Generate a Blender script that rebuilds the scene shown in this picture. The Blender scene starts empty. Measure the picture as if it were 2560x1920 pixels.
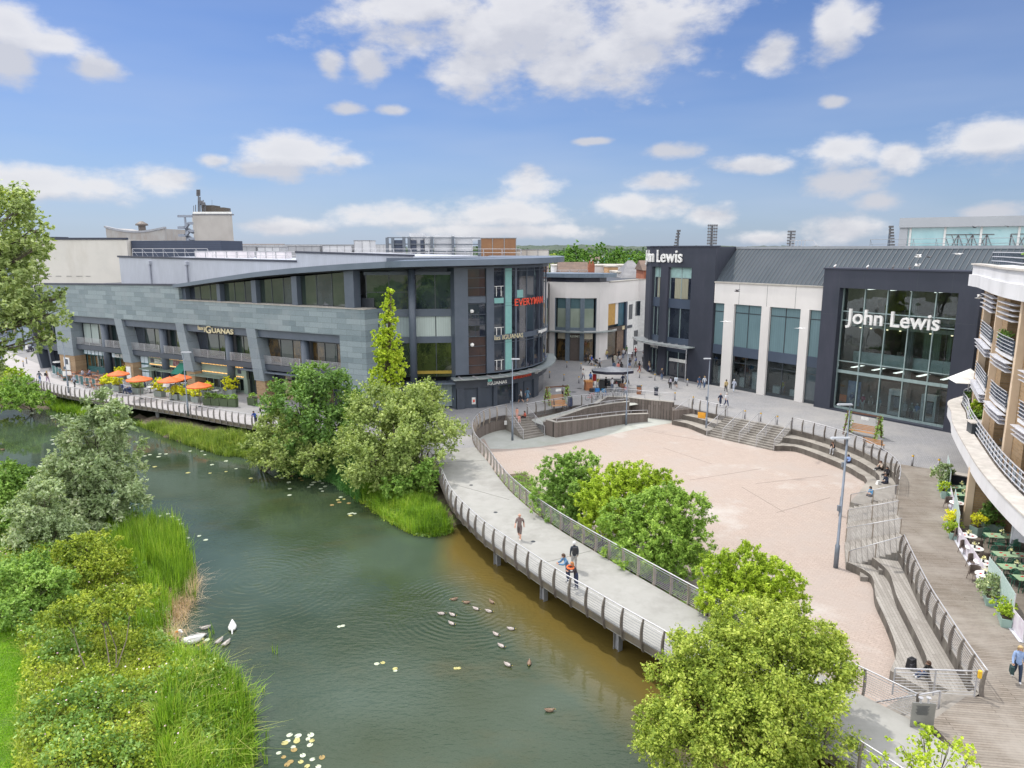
import bpy, math, random
import numpy as np
from mathutils import Vector
R=math.radians; PI=math.pi
random.seed(7); rng=np.random.default_rng(11)
scn=bpy.context.scene; COL=scn.collection
FPX=1762.6; CAMH=18.0; PITCH=R(10.78); CP,SP=math.cos(PITCH),math.sin(PITCH)
def ray(x,y):
 a=(x-1280)/FPX; b=-(y-960)/FPX
 return (a,CP+SP*b,-SP+CP*b)
def G(x,y,z=0.):
 d=ray(x,y); t=(z-CAMH)/d[2]; return (d[0]*t,d[1]*t)
def ZY(x,y,Y):
 d=ray(x,y); t=Y/d[1]; return (d[0]*t,CAMH+d[2]*t)
def crop(x0,y0,k=3.456):
 return lambda x,y,z=0.: G(x0+x/k,y0+y/k,z)
cA=crop(1100,960); cB=crop(1600,940); cC=crop(1920,1040); cD=crop(1920,1440); cE=crop(1100,1300); cL=crop(0,900)
cam=bpy.data.cameras.new('camera'); co=bpy.data.objects.new('camera',cam); COL.objects.link(co)
co.location=(0,0,CAMH); co.rotation_euler=(R(90)-PITCH,0,0)
cam.sensor_width=36; cam.lens=36*FPX/2560; cam.clip_end=9000; cam.clip_start=.1
scn.camera=co
scn.view_settings.view_transform='Standard'; scn.view_settings.look='None'; scn.view_settings.gamma=1
scn.view_settings.exposure=0.05
class MB:
 def __init__(s): s.v=[]; s.f=[]; s.m=[]; s.c=0
 def add(s,v,f):
  o=len(s.v); s.v+=[tuple(p) for p in v]; s.f+=[tuple(i+o for i in q) for q in f]; s.m+=[s.c]*len(f); return s
 def hexa(s,p):
  return s.add(p,[(3,2,1,0),(4,5,6,7),(0,1,5,4),(1,2,6,5),(2,3,7,6),(3,0,4,7)])
 def box(s,x0,x1,y0,y1,z0,z1):
  return s.hexa([(x0,y0,z0),(x1,y0,z0),(x1,y1,z0),(x0,y1,z0),(x0,y0,z1),(x1,y0,z1),(x1,y1,z1),(x0,y1,z1)])
 def ob(s,cx,cy,z0,z1,w,d,a=0.,tw=1.,td=1.):
  c,n=math.cos(a),math.sin(a); P=[]
  for z,kw,kd in ((z0,1,1),(z1,tw,td)):
   for i,j in ((-1,-1),(1,-1),(1,1),(-1,1)):
    x,y=i*w*kw/2,j*d*kd/2; P.append((cx+x*c-y*n,cy+x*n+y*c,z))
  return s.hexa(P)
 def bar(s,a,b,w,h=None):
  h=h or w; a=Vector(a); b=Vector(b); d=(b-a).normalized()
  u=d.cross(Vector((0,0,1)));
  if u.length<1e-4: u=Vector((1,0,0))
  u.normalize(); v=u.cross(d).normalized(); P=[]
  for q in (a,b):
   for i,j in ((-1,-1),(1,-1),(1,1),(-1,1)): P.append(tuple(q+u*(i*w/2)+v*(j*h/2)))
  return s.hexa(P)
 def tube(s,pts,r,n=6,cap=True):
  pts=[Vector(p) for p in pts]; rs=r if isinstance(r,(list,tuple)) else [r]*len(pts); o=len(s.v); V=[];F=[]
  for i,p in enumerate(pts):
   d=(pts[min(i+1,len(pts)-1)]-pts[max(i-1,0)]).normalized()
   u=d.cross(Vector((0,0,1)))
   if u.length<.05: u=d.cross(Vector((0,1,0)))
   u.normalize(); v=u.cross(d)
   for k in range(n):
    a=2*PI*k/n; V.append(tuple(p+u*(rs[i]*math.cos(a))+v*(rs[i]*math.sin(a))))
  for i in range(len(pts)-1):
   for k in range(n):
    a=i*n+k; b=i*n+(k+1)%n; F.append((a,b,b+n,a+n))
  if cap: F.append(tuple(range(n))[::-1]); F.append(tuple((len(pts)-1)*n+k for k in range(n)))
  return s.add(V,F)
 def lathe(s,c,prof,n=12,sx=1.,sy=1.,a0=0.):
  V=[];F=[]
  for r,z in prof:
   for k in range(n):
    a=a0+2*PI*k/n; V.append((c[0]+r*sx*math.cos(a),c[1]+r*sy*math.sin(a),c[2]+z))
  for i in range(len(prof)-1):
   for k in range(n): a=i*n+k; b=i*n+(k+1)%n; F.append((a,b,b+n,a+n))
  F.append(tuple(range(n))[::-1]); F.append(tuple((len(prof)-1)*n+k for k in range(n)))
  return s.add(V,F)
 def prism(s,poly,z0,z1):
  n=len(poly)
  from mathutils.geometry import tessellate_polygon
  T=tessellate_polygon([[Vector((p[0],p[1],0)) for p in poly]])
  V=[(p[0],p[1],z1) for p in poly]+[(p[0],p[1],z0) for p in poly]
  F=[]
  for t in T:
   a,b,c=[poly[i] for i in t]
   if (b[0]-a[0])*(c[1]-a[1])-(b[1]-a[1])*(c[0]-a[0])<0: t=t[::-1]
   F.append(tuple(t)); F.append(tuple(i+n for i in t[::-1]))
  area=sum(poly[i][0]*poly[(i+1)%n][1]-poly[(i+1)%n][0]*poly[i][1] for i in range(n))
  for i in range(n):
   j=(i+1)%n; q=(n+i,n+j,j,i); F.append(q if area>0 else q[::-1])
  return s.add(V,F)
 def quad(s,a,b,c,d): return s.add([a,b,c,d],[(0,1,2,3)])
 def build(s,name,mat,parent=None,smooth=False,origin=None):
  me=bpy.data.meshes.new(name)
  off=Vector((0,0,0)); p=parent
  while p: off+=p.location; p=p.parent
  if origin: off=Vector(origin)
  me.from_pydata([(x-off.x,y-off.y,z-off.z) for x,y,z in s.v],[],s.f)
  for m in (mat if isinstance(mat,(list,tuple)) else [mat]): me.materials.append(m)
  if isinstance(mat,(list,tuple)): me.polygons.foreach_set('material_index',s.m)
  if smooth: me.polygons.foreach_set('use_smooth',[True]*len(me.polygons))
  me.update()
  o=bpy.data.objects.new(name,me); COL.objects.link(o)
  if origin: o.location=origin
  if parent: o.parent=parent
  return o
def tag(o,label=None,cat=None,group=None,kind=None):
 if label: o['label']=label
 if cat: o['category']=cat
 if group: o['group']=group
 if kind: o['kind']=kind
 return o
def thing(name,label,cat,loc=(0,0,0),rz=0.,group=None):
 o=bpy.data.objects.new(name,None); COL.objects.link(o); o.location=loc; o.rotation_euler=(0,0,rz)
 o.empty_display_size=.3
 return tag(o,label,cat,group)
KIDS={}
def kids(o): return [c for c in COL.objects if c.parent==o]
def clone(root,loc,rz=0.,label=None,group=None,scale=None,tree=None):
 def rec(o,par):
  c=o.copy(); COL.objects.link(c); c.parent=par
  for k in TREE[o.name]: rec(k,c)
  return c
 TREE={}
 def reg(o):
  TREE[o.name]=kids(o)
  for k in TREE[o.name]: reg(k)
 if root.name in KIDS: TREE=KIDS[root.name]
 else: reg(root); KIDS[root.name]=TREE
 r=rec(root,None); r.location=loc; r.rotation_euler=(0,0,rz)
 if scale: r.scale=(scale,)*3 if not isinstance(scale,tuple) else scale
 if label: r['label']=label
 if group: r['group']=group
 return r
def npmesh(name,V,F,mat,parent=None,smooth=False,matidx=None):
 V=np.asarray(V,dtype=np.float32); F=np.asarray(F,dtype=np.int32); k=F.shape[1]
 off=Vector((0,0,0)); p=parent
 while p: off+=p.location; p=p.parent
 V=V-np.array(off,dtype=np.float32)
 me=bpy.data.meshes.new(name); me.vertices.add(len(V)); me.vertices.foreach_set('co',V.ravel())
 me.loops.add(F.size); me.loops.foreach_set('vertex_index',F.ravel())
 me.polygons.add(len(F)); me.polygons.foreach_set('loop_start',np.arange(0,F.size,k,dtype=np.int32))
 me.polygons.foreach_set('loop_total',np.full(len(F),k,dtype=np.int32))
 for m in (mat if isinstance(mat,(list,tuple)) else [mat]): me.materials.append(m)
 if matidx is not None: me.polygons.foreach_set('material_index',matidx)
 if smooth: me.polygons.foreach_set('use_smooth',[True]*len(F))
 me.update(calc_edges=True)
 o=bpy.data.objects.new(name,me); COL.objects.link(o)
 if parent: o.parent=parent
 return o
class PW:
 def __init__(s,pts):
  s.p=pts; s.l=[0]
  for a,b in zip(pts,pts[1:]): s.l.append(s.l[-1]+math.hypot(b[0]-a[0],b[1]-a[1]))
  s.n=[]
  for i in range(len(pts)):
   a=pts[max(i-1,0)]; b=pts[min(i+1,len(pts)-1)]; L=math.hypot(b[0]-a[0],b[1]-a[1])
   s.n.append((-(b[1]-a[1])/L,(b[0]-a[0])/L))
 def P(s,u,z,d=0.):
  i=0
  while i<len(s.p)-2 and u>s.l[i+1]: i+=1
  t=(u-s.l[i])/(s.l[i+1]-s.l[i]); a,b=s.p[i],s.p[i+1]; t2=min(max(t,0),1)
  nx=s.n[i][0]*(1-t2)+s.n[i+1][0]*t2; ny=s.n[i][1]*(1-t2)+s.n[i+1][1]*t2
  return (a[0]+(b[0]-a[0])*t+nx*d,a[1]+(b[1]-a[1])*t+ny*d,z)
 def cuts(s,u0,u1,step=1.2):
  L=[u0]+[l for l in s.l[1:-1] if u0+.02<l<u1-.02]+[u1]
  if len(s.p)==2: return [u0,u1]
  o=[L[0]]
  for a,b in zip(L,L[1:]):
   n=max(1,int(math.ceil((b-a)/step)))
   o+=[a+(b-a)*k/n for k in range(1,n+1)]
  return o
 def box(s,mb,u0,u1,z0,z1,d0=0.,d1=.3):         # d grows away from the viewer's side
  zz=(lambda z,u:z(u) if callable(z) else z)
  C=s.cuts(u0,u1); V=[];F=[]
  if callable(z0) or callable(z1):
   n=max(1,int((u1-u0)/1.5)); C=sorted(set(C+[u0+(u1-u0)*k/n for k in range(n+1)]))
  for u in C: V+=[s.P(u,zz(z0,u),d0),s.P(u,zz(z0,u),d1),s.P(u,zz(z1,u),d1),s.P(u,zz(z1,u),d0)]
  for i in range(len(C)-1):
   a=4*i; b=a+4
   F+=[(a,b,b+3,a+3),(a+1,a+2,b+2,b+1),(a+3,b+3,b+2,a+2),(a,a+1,b+1,b)]
  e=4*(len(C)-1); F+=[(0,3,2,1),(e,e+1,e+2,e+3)]
  return mb.add(V,F)
 def hexa(s,mb,b0,b1,t0,t1,z0,z1,d0,d1):
  return mb.hexa([s.P(b0,z0,d0),s.P(b1,z0,d0),s.P(b1,z0,d1),s.P(b0,z0,d1),s.P(t0,z1,d0),s.P(t1,z1,d0),s.P(t1,z1,d1),s.P(t0,z1,d1)])
 def ang(s,u):
  a=s.P(u-.1,0); b=s.P(u+.1,0); return math.atan2(b[1]-a[1],b[0]-a[0])
def textmb(s,size,ext=.04,bold=0.,space=1.,align='LEFT'):
 c=bpy.data.curves.new('t','FONT'); c.body=s; c.size=size; c.extrude=ext; c.offset=bold; c.space_character=space
 c.align_x=align; c.resolution_u=3
 o=bpy.data.objects.new('t',c); COL.objects.link(o)
 dg=bpy.context.evaluated_depsgraph_get(); me=bpy.data.meshes.new_from_object(o.evaluated_get(dg))
 V=[tuple(v.co) for v in me.vertices]; F=[tuple(p.vertices) for p in me.polygons]
 bpy.data.objects.remove(o); bpy.data.meshes.remove(me); bpy.data.curves.remove(c)
 return V,F
def wall_text(pw,txt,u,z,h,mat,parent,d=-.12,width=None,name='lettering',ext=.05,bold=0.,slope=0.):
 V,F=textmb(txt,h/.72,ext,bold)
 if not V: return
 x0=min(v[0] for v in V); x1=max(v[0] for v in V); k=(width/(x1-x0)) if width else 1.
 mb=MB(); mb.add([pw.P(u+(v[0]-x0)*k,z+v[1]+slope*(v[0]-x0)*k,d-v[2]) for v in V],F)
 return mb.build(name,mat,parent)
MATS={}
def nt(name):
 m=bpy.data.materials.new(name); m.use_nodes=True; t=m.node_tree; b=t.nodes['Principled BSDF']; return m,t,b
def nd(t,k,**kw):
 n=t.nodes.new(k)
 for a,v in kw.items():
  if a.startswith('i_'):
   key=a[2:]; key=int(key) if key.isdigit() else key.replace('_',' ')
   n.inputs[key].default_value=v
  else: setattr(n,a,v)
 return n
def c4(c): return (c[0],c[1],c[2],1.)
def pos(t,scale=None,loc=None,rot=None):
 g=nd(t,'ShaderNodeNewGeometry')
 m=nd(t,'ShaderNodeMapping')
 t.links.new(g.outputs['Position'],m.inputs[0])
 if scale: m.inputs['Scale'].default_value=scale
 if loc: m.inputs['Location'].default_value=loc
 if rot: m.inputs['Rotation'].default_value=rot
 return m.outputs[0]
def mixc(t,f,a,b,mode='MIX'):
 n=nd(t,'ShaderNodeMix',data_type='RGBA',blend_type=mode)
 for i,x in ((0,f),(6,a),(7,b)):
  if isinstance(x,(int,float)): n.inputs[i].default_value=x
  elif isinstance(x,tuple): n.inputs[i].default_value=c4(x)
  else: t.links.new(x,n.inputs[i])
 return n.outputs[2]
def noise(t,vec,scale,detail=4.,rough=.6,lo=.35,hi=.65):
 n=nd(t,'ShaderNodeTexNoise'); n.inputs['Scale'].default_value=scale; n.inputs['Detail'].default_value=detail
 n.inputs['Roughness'].default_value=rough
 t.links.new(vec,n.inputs['Vector'])
 r=nd(t,'ShaderNodeMapRange'); r.inputs[1].default_value=lo; r.inputs[2].default_value=hi
 t.links.new(n.outputs[0],r.inputs[0]); return r.outputs[0]
def bump(t,b,h,strength=.3,dist=.02):
 n=nd(t,'ShaderNodeBump'); n.inputs['Strength'].default_value=strength; n.inputs['Distance'].default_value=dist
 t.links.new(h,n.inputs['Height']); t.links.new(n.outputs[0],b.inputs['Normal'])
def mat(name,c,c2=None,rough=.6,metal=0.,scale=2.,bmp=0.,emit=0.,spec=None,grime=None,gs=.4):
 if name in MATS: return MATS[name]
 m,t,b=nt(name); b.inputs['Roughness'].default_value=rough; b.inputs['Metallic'].default_value=metal
 if spec is not None: b.inputs['Specular IOR Level'].default_value=spec
 c2=c2 or tuple(x*.82 for x in c)
 v=pos(t); f=noise(t,v,scale,5.); o=mixc(t,f,c,c2)
 if grime:
  f2=noise(t,pos(t,(1,1,.25)),gs,6.,.7,.48,.75); o=mixc(t,f2,o,grime)
 t.links.new(o,b.inputs['Base Color'])
 if bmp: bump(t,b,noise(t,v,scale*6,4.,.6,0,1),bmp)
 if emit: t.links.new(o,b.inputs['Emission Color']); b.inputs['Emission Strength'].default_value=emit
 MATS[name]=m; return m
def wallvec(t,dx,dy):
 g=nd(t,'ShaderNodeNewGeometry'); d=nd(t,'ShaderNodeVectorMath',operation='DOT_PRODUCT')
 d.inputs[1].default_value=(dx,dy,0); t.links.new(g.outputs['Position'],d.inputs[0])
 s=nd(t,'ShaderNodeSeparateXYZ'); t.links.new(g.outputs['Position'],s.inputs[0])
 c=nd(t,'ShaderNodeCombineXYZ'); t.links.new(d.outputs['Value'],c.inputs[0]); t.links.new(s.outputs[2],c.inputs[1])
 return c.outputs[0]
def brickmat(name,vec,c1,c2,mortar,w,h,ms=.01,rough=.8,bias=0.,off=.5,bmp=.2,grime=None,gs=.3,glo=.5,ghi=.75,spec=.3,stain2=None):
 m,t,b=nt(name); v=vec(t); br=nd(t,'ShaderNodeTexBrick'); t.links.new(v,br.inputs['Vector'])
 br.offset=off; br.inputs['Color1'].default_value=c4(c1); br.inputs['Color2'].default_value=c4(c2)
 br.inputs['Mortar'].default_value=c4(mortar); br.inputs['Scale'].default_value=1.
 br.inputs['Mortar Size'].default_value=ms; br.inputs['Brick Width'].default_value=w; br.inputs['Row Height'].default_value=h
 br.inputs['Bias'].default_value=bias; br.inputs['Mortar Smooth'].default_value=.2
 o=br.outputs[0]; p=pos(t)
 f=noise(t,p,9.,5.); o=mixc(t,f,o,mixc(t,1.,o,(.8,.8,.8),'MULTIPLY'))
 if grime: o=mixc(t,noise(t,p,gs,7.,.68,glo,ghi),o,grime)
 if stain2: o=mixc(t,noise(t,pos(t,loc=(31,7,3)),gs*.6,7.,.7,.55,.72),o,stain2)
 t.links.new(o,b.inputs['Base Color']); b.inputs['Roughness'].default_value=rough; b.inputs['Specular IOR Level'].default_value=spec
 if bmp: bump(t,b,br.outputs['Fac'],-bmp,.01)
 MATS[name]=m; return m
def leafmat(name,cols,trans=.35,cl=.5,hue=None):
 if name in MATS: return MATS[name]
 m,t,b=nt(name); g=nd(t,'ShaderNodeNewGeometry'); r=nd(t,'ShaderNodeValToRGB')
 e=r.color_ramp.elements
 while len(e)<len(cols): e.new(.5)
 for i,c in enumerate(cols): e[i].position=i/(len(cols)-1); e[i].color=c4(tuple(min(.82,x*1.85) for x in c))
 n=noise(t,pos(t),cl,3.,.6,.3,.7); ma=nd(t,'ShaderNodeMath',operation='MULTIPLY_ADD'); ma.inputs[1].default_value=.55
 t.links.new(g.outputs['Random Per Island'],ma.inputs[0]); mb=nd(t,'ShaderNodeMath',operation='MULTIPLY'); mb.inputs[1].default_value=.45
 t.links.new(n,mb.inputs[0]); t.links.new(mb.outputs[0],ma.inputs[2]); t.links.new(ma.outputs[0],r.inputs[0])
 d=t.nodes['Principled BSDF']; t.links.new(r.outputs[0],d.inputs['Base Color']); d.inputs['Roughness'].default_value=.5
 d.inputs['Specular IOR Level'].default_value=.25
 tr=nd(t,'ShaderNodeBsdfTranslucent'); t.links.new(mixc(t,1.,r.outputs[0],(1.,1.,.35),'MULTIPLY'),tr.inputs[0])
 mx=nd(t,'ShaderNodeMixShader'); mx.inputs[0].default_value=trans
 t.links.new(d.outputs[0],mx.inputs[1]); t.links.new(tr.outputs[0],mx.inputs[2])
 t.links.new(mx.outputs[0],t.nodes['Material Output'].inputs[0]); MATS[name]=m; return m
def glassmat(name,tint=(.55,.7,.66),refl=1.):
 m,t,b=nt(name); t.nodes.remove(b); tr=nd(t,'ShaderNodeBsdfTransparent'); tr.inputs[0].default_value=c4(tint)
 gl=nd(t,'ShaderNodeBsdfGlossy'); gl.inputs['Roughness'].default_value=.01
 fr=nd(t,'ShaderNodeFresnel'); fr.inputs[0].default_value=1.55
 w=nd(t,'ShaderNodeMix'); w.inputs[0].default_value=.15
 nb=nd(t,'ShaderNodeBump'); nb.inputs['Strength'].default_value=.08; nb.inputs['Distance'].default_value=.1
 nn=nd(t,'ShaderNodeTexNoise'); nn.inputs['Scale'].default_value=.7; nn.inputs['Detail'].default_value=1.
 t.links.new(pos(t),nn.inputs['Vector']); t.links.new(nn.outputs[0],nb.inputs['Height']); t.links.new(nb.outputs[0],gl.inputs['Normal'])
 mx=nd(t,'ShaderNodeMixShader'); t.links.new(fr.outputs[0],mx.inputs[0]); t.links.new(tr.outputs[0],mx.inputs[1]); t.links.new(gl.outputs[0],mx.inputs[2])
 t.links.new(mx.outputs[0],t.nodes['Material Output'].inputs[0]); MATS[name]=m; return m
def paneglass(name,c,c2,rough=.03,spec=.8,scale=.35,stripes=None):
 if name in MATS: return MATS[name]
 m,t,b=nt(name); f=noise(t,pos(t,(1,1,.6)),scale,4.,.6,.4,.62); o=mixc(t,f,c,c2)
 t.links.new(o,b.inputs['Base Color']); b.inputs['Roughness'].default_value=rough; b.inputs['Specular IOR Level'].default_value=spec
 b.inputs['Coat Weight'].default_value=.6; b.inputs['Coat Roughness'].default_value=.01
 nb=nd(t,'ShaderNodeBump'); nb.inputs['Strength'].default_value=.06; nb.inputs['Distance'].default_value=.1
 nn=nd(t,'ShaderNodeTexNoise'); nn.inputs['Scale'].default_value=.8; nn.inputs['Detail'].default_value=1.
 t.links.new(pos(t),nn.inputs['Vector']); t.links.new(nn.outputs[0],nb.inputs['Height']); t.links.new(nb.outputs[0],b.inputs['Normal']); t.links.new(nb.outputs[0],b.inputs['Coat Normal'])
 MATS[name]=m; return m
def ribmat(name,c,dx,dy,period=.3,rough=.55,horizontal=False,depth=.03,c2=None,line=.7):
 if name in MATS: return MATS[name]
 m,t,b=nt(name); v=wallvec(t,dx,dy); s=nd(t,'ShaderNodeSeparateXYZ'); t.links.new(v,s.inputs[0])
 ma=nd(t,'ShaderNodeMath',operation='MULTIPLY'); ma.inputs[1].default_value=1/period; t.links.new(s.outputs[1 if horizontal else 0],ma.inputs[0])
 fr=nd(t,'ShaderNodeMath',operation='FRACT'); t.links.new(ma.outputs[0],fr.inputs[0])
 gt=nd(t,'ShaderNodeMath',operation='LESS_THAN'); gt.inputs[1].default_value=.12; t.links.new(fr.outputs[0],gt.inputs[0])
 f=noise(t,pos(t,(1,1,.3)),.8,5.,.65); o=mixc(t,f,c,c2 or tuple(x*.86 for x in c)); o=mixc(t,gt.outputs[0],o,tuple(x*line for x in c))
 t.links.new(o,b.inputs['Base Color']); b.inputs['Roughness'].default_value=rough
 bump(t,b,gt.outputs[0],-.6,depth); MATS[name]=m; return m
SUN_AZ=math.atan2(-.72,.69); SUN_EL=R(60)
w=bpy.data.worlds.new('World'); scn.world=w; w.use_nodes=True; T=w.node_tree; N=T.nodes; Lk=T.links
bg=N['Background']; bg.inputs[1].default_value=.15
sky=nd(T,'ShaderNodeTexSky',sky_type='NISHITA'); sky.sun_disc=False; sky.sun_elevation=SUN_EL; sky.sun_rotation=SUN_AZ
sky.altitude=50; sky.air_density=1.0; sky.dust_density=.6; sky.ozone_density=2.2
tc=nd(T,'ShaderNodeTexCoord'); sp=nd(T,'ShaderNodeSeparateXYZ'); Lk.new(tc.outputs['Generated'],sp.inputs[0])
def M(op,a,b=None,c=None,clamp=False):
 n=nd(T,'ShaderNodeMath',operation=op); n.use_clamp=clamp
 for i,x in enumerate((a,b,c)):
  if x is None: continue
  if isinstance(x,(int,float)): n.inputs[i].default_value=x
  else: Lk.new(x,n.inputs[i])
 return n.outputs[0]
u=M('ARCTAN2',sp.outputs[0],sp.outputs[1]); v=M('ARCSINE',sp.outputs[2])
SKYM=(.385,.49,.70)
CL=[(1130,45,430,95),(1270,120,230,85),(880,15,170,60),(1040,150,130,65),(1400,50,160,75),(795,142,48,36),(712,140,40,28),(1668,112,62,40),(1815,60,62,62),(1860,45,50,35),
(20,55,110,45),(100,90,110,36),(200,140,75,38),(20,130,70,40),(640,335,150,46),(575,365,120,26),(465,348,42,18),(740,345,55,22),(90,395,250,42),(340,388,110,32),
(1440,325,72,20),(1145,402,72,42),(1080,462,190,40),(850,470,150,28),(620,490,100,20),(1420,392,85,22),(1390,445,120,30),(1540,465,62,26),(1810,325,105,42),(1945,335,55,38),
(1620,357,110,22),(2110,310,145,52),(1830,398,95,35),(1900,432,70,24),(1820,497,92,36),(2140,460,90,22),(1280,305,48,9),(750,236,50,15),(845,238,40,12),(1800,220,32,13),(1640,515,70,16),(1100,500,260,20)]
def density(dv,CL=CL):
 cv=nd(T,'ShaderNodeCombineXYZ'); Lk.new(u,cv.inputs[0]); Lk.new(M('ADD',v,dv) if dv else v,cv.inputs[1])
 nz=nd(T,'ShaderNodeTexNoise'); nz.inputs['Scale'].default_value=19; nz.inputs['Detail'].default_value=8; nz.inputs['Roughness'].default_value=.58
 mp=nd(T,'ShaderNodeMapping'); mp.inputs['Scale'].default_value=(.75,1.35,1); Lk.new(cv.outputs[0],mp.inputs[0]); Lk.new(mp.outputs[0],nz.inputs['Vector'])
 best=None
 for x,y,hw,hh in CL:
  d=ray(x*2560/2212,y*2560/2212); a=math.atan2(d[0],d[1]); e=math.atan2(d[2],math.hypot(d[0],d[1]))
  m=nd(T,'ShaderNodeMapping',vector_type='TEXTURE'); m.inputs['Location'].default_value=(a,e,0)
  k=1.0/math.sqrt(1+((x-1106)/1523)**2)
  m.inputs['Scale'].default_value=(hw/1523*k*k*1.12,hh/1523*k*1.15,1); Lk.new(cv.outputs[0],m.inputs[0])
  ln=nd(T,'ShaderNodeVectorMath',operation='LENGTH'); Lk.new(m.outputs[0],ln.inputs[0])
  q=M('SUBTRACT',1.,ln.outputs['Value'])
  best=q if best is None else M('SMOOTH_MAX',best,q,.12)
 hi=nd(T,'ShaderNodeTexNoise'); hi.inputs['Scale'].default_value=2.6; hi.inputs['Detail'].default_value=3; Lk.new(tc.outputs['Generated'],hi.inputs['Vector'])
 hv=M('MULTIPLY',M('SUBTRACT',hi.outputs[0],.34),6.); up=M('MULTIPLY',M('SUBTRACT',v,.42),6.,clamp=True); bk=M('MULTIPLY',M('SUBTRACT',M('ABSOLUTE',u),.85),6.,clamp=True)
 hv=M('MULTIPLY',hv,M('MAXIMUM',up,bk)); best=M('MAXIMUM',M('MAXIMUM',best,-1.2),M('SUBTRACT',hv,M('SUBTRACT',1.,M('MAXIMUM',up,bk))))
 return M('ADD',best,M('MULTIPLY',M('SUBTRACT',nz.outputs[0],.5),2.0))
up_=M('MULTIPLY',M('SUBTRACT',v,.46),5.,clamp=True); bk_=M('MULTIPLY',M('SUBTRACT',M('ABSOLUTE',u),.9),5.,clamp=True)
d0=density(0); CB=[c for c in CL if c[2]*c[3]>3600]; dA=density(0,CB); d1=density(.03,CB)
al=M('SMOOTHSTEP' if False else 'MULTIPLY_ADD',d0,1.4,.02,clamp=True)
al=M('MULTIPLY',M('MULTIPLY',al,al),M('SUBTRACT',3.,M('MULTIPLY',al,2.)))
al=M('MULTIPLY',al,.9)
lit=M('MULTIPLY_ADD',M('SUBTRACT',dA,d1),.75,.60,clamp=True)
thick=M('MULTIPLY_ADD',d0,-.28,1.08,clamp=True)
lit=M('MAXIMUM',M('MULTIPLY',lit,thick),.38)
cc=mixc(T,lit,(3.2,3.35,3.9),(5.7,5.65,5.75)); cc=mixc(T,M('MAXIMUM',up_,bk_),cc,(15.5,15.5,15.8))  # unseen clouds overhead and behind the camera, added far brighter as fill
vl=nd(T,'ShaderNodeTexNoise'); vl.inputs['Scale'].default_value=5; vl.inputs['Detail'].default_value=3; vm=nd(T,'ShaderNodeCombineXYZ'); Lk.new(M('MULTIPLY',u,.5),vm.inputs[0]); Lk.new(M('MULTIPLY',v,2.6),vm.inputs[1]); Lk.new(vm.outputs[0],vl.inputs['Vector'])
hz=M('POWER',M('SUBTRACT',1.,M('ABSOLUTE',M('MAXIMUM',v,0.))),6.,clamp=True)
skc=mixc(T,1.,sky.outputs[0],SKYM,'MULTIPLY'); vf=M('MULTIPLY',M('MULTIPLY',M('SUBTRACT',vl.outputs[0],.40),3.,clamp=True),M('POWER',M('SUBTRACT',1.,M('MAXIMUM',v,0.)),4.,clamp=True)); skc=mixc(T,M('MULTIPLY',vf,.55),skc,(3.6,4.1,5.1)); skc=mixc(T,M('MULTIPLY',hz,.5),skc,(3.4,4.05,5.3))
Lk.new(mixc(T,al,skc,cc),bg.inputs[0])
w.cycles.sampling_method='MANUAL'; w.cycles.sample_map_resolution=512
sl=bpy.data.lights.new('sun','SUN'); sl.energy=3.0; sl.angle=R(1.); sl.color=(1.,.95,.87)
so=bpy.data.objects.new('sun',sl); COL.objects.link(so)
sd=Vector((math.sin(SUN_AZ)*math.cos(SUN_EL),math.cos(SUN_AZ)*math.cos(SUN_EL),math.sin(SUN_EL)))
so.rotation_euler=sd.to_track_quat('Z','Y').to_euler(); so.location=(0,0,60)
ZA=-1.65; ZW=-1.85
def xy(t,*k): return lambda: None
def planvec(ang,sc=1.):
 return lambda t: pos(t,rot=(0,0,ang),scale=(sc,sc,sc))
m_arena=brickmat('arena paving',planvec(R(38)),(.425,.35,.305),(.39,.32,.28),(.31,.26,.225),.4,.2,.012,rough=.9,grime=(.345,.30,.272),gs=.2,glo=.46,ghi=.7,stain2=(.43,.40,.375))
m_plaza=brickmat('plaza paving',planvec(R(-54)),(.29,.29,.30),(.245,.245,.255),(.2,.2,.21),.42,.14,.012,rough=.9,grime=(.31,.30,.29),gs=.1,glo=.42,ghi=.7)
m_conc=mat('walkway concrete',(.31,.307,.29),(.28,.278,.26),rough=.9,scale=1.2,grime=(.225,.22,.205),gs=.3,bmp=.1)
m_prom=mat('promenade concrete',(.38,.365,.37),(.34,.325,.325),rough=.9,scale=1.,grime=(.35,.335,.335),gs=.12)
m_band=mat('concrete band',(.40,.41,.385),(.35,.36,.33),rough=.9,scale=1.,grime=(.29,.31,.26),gs=.2)
m_deck=brickmat('deck planks',planvec(R(7.5)),(.25,.215,.18),(.185,.158,.13),(.05,.04,.033),3.4,.145,.011,rough=.85,off=.37,grime=(.28,.255,.225),gs=.3,glo=.42,ghi=.72)
m_wood=None
def timber(name,c,c2,mort,dx=0,dy=0,w=.145,vert=True):
 def vec(t):
  v=wallvec(t,dx,dy)
  if vert:
   m=nd(t,'ShaderNodeMapping'); m.inputs['Rotation'].default_value=(0,0,R(90)); t.links.new(v,m.inputs[0]); v=m.outputs[0]
  return v
 return brickmat(name,vec,c,c2,mort,6.,w,.012,rough=.85,off=.5,gs=.9,grime=tuple(x*.72 for x in c),glo=.5,ghi=.7)
m_clad=timber('timber cladding',(.235,.20,.18),(.15,.125,.11),(.05,.045,.04),.8,.6)
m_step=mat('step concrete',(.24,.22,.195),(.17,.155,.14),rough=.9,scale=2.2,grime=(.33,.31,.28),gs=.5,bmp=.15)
m_seat=mat('terrace concrete',(.29,.27,.24),(.22,.2,.175),rough=.9,scale=1.6,grime=(.36,.335,.295),gs=.35,bmp=.15)
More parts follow.
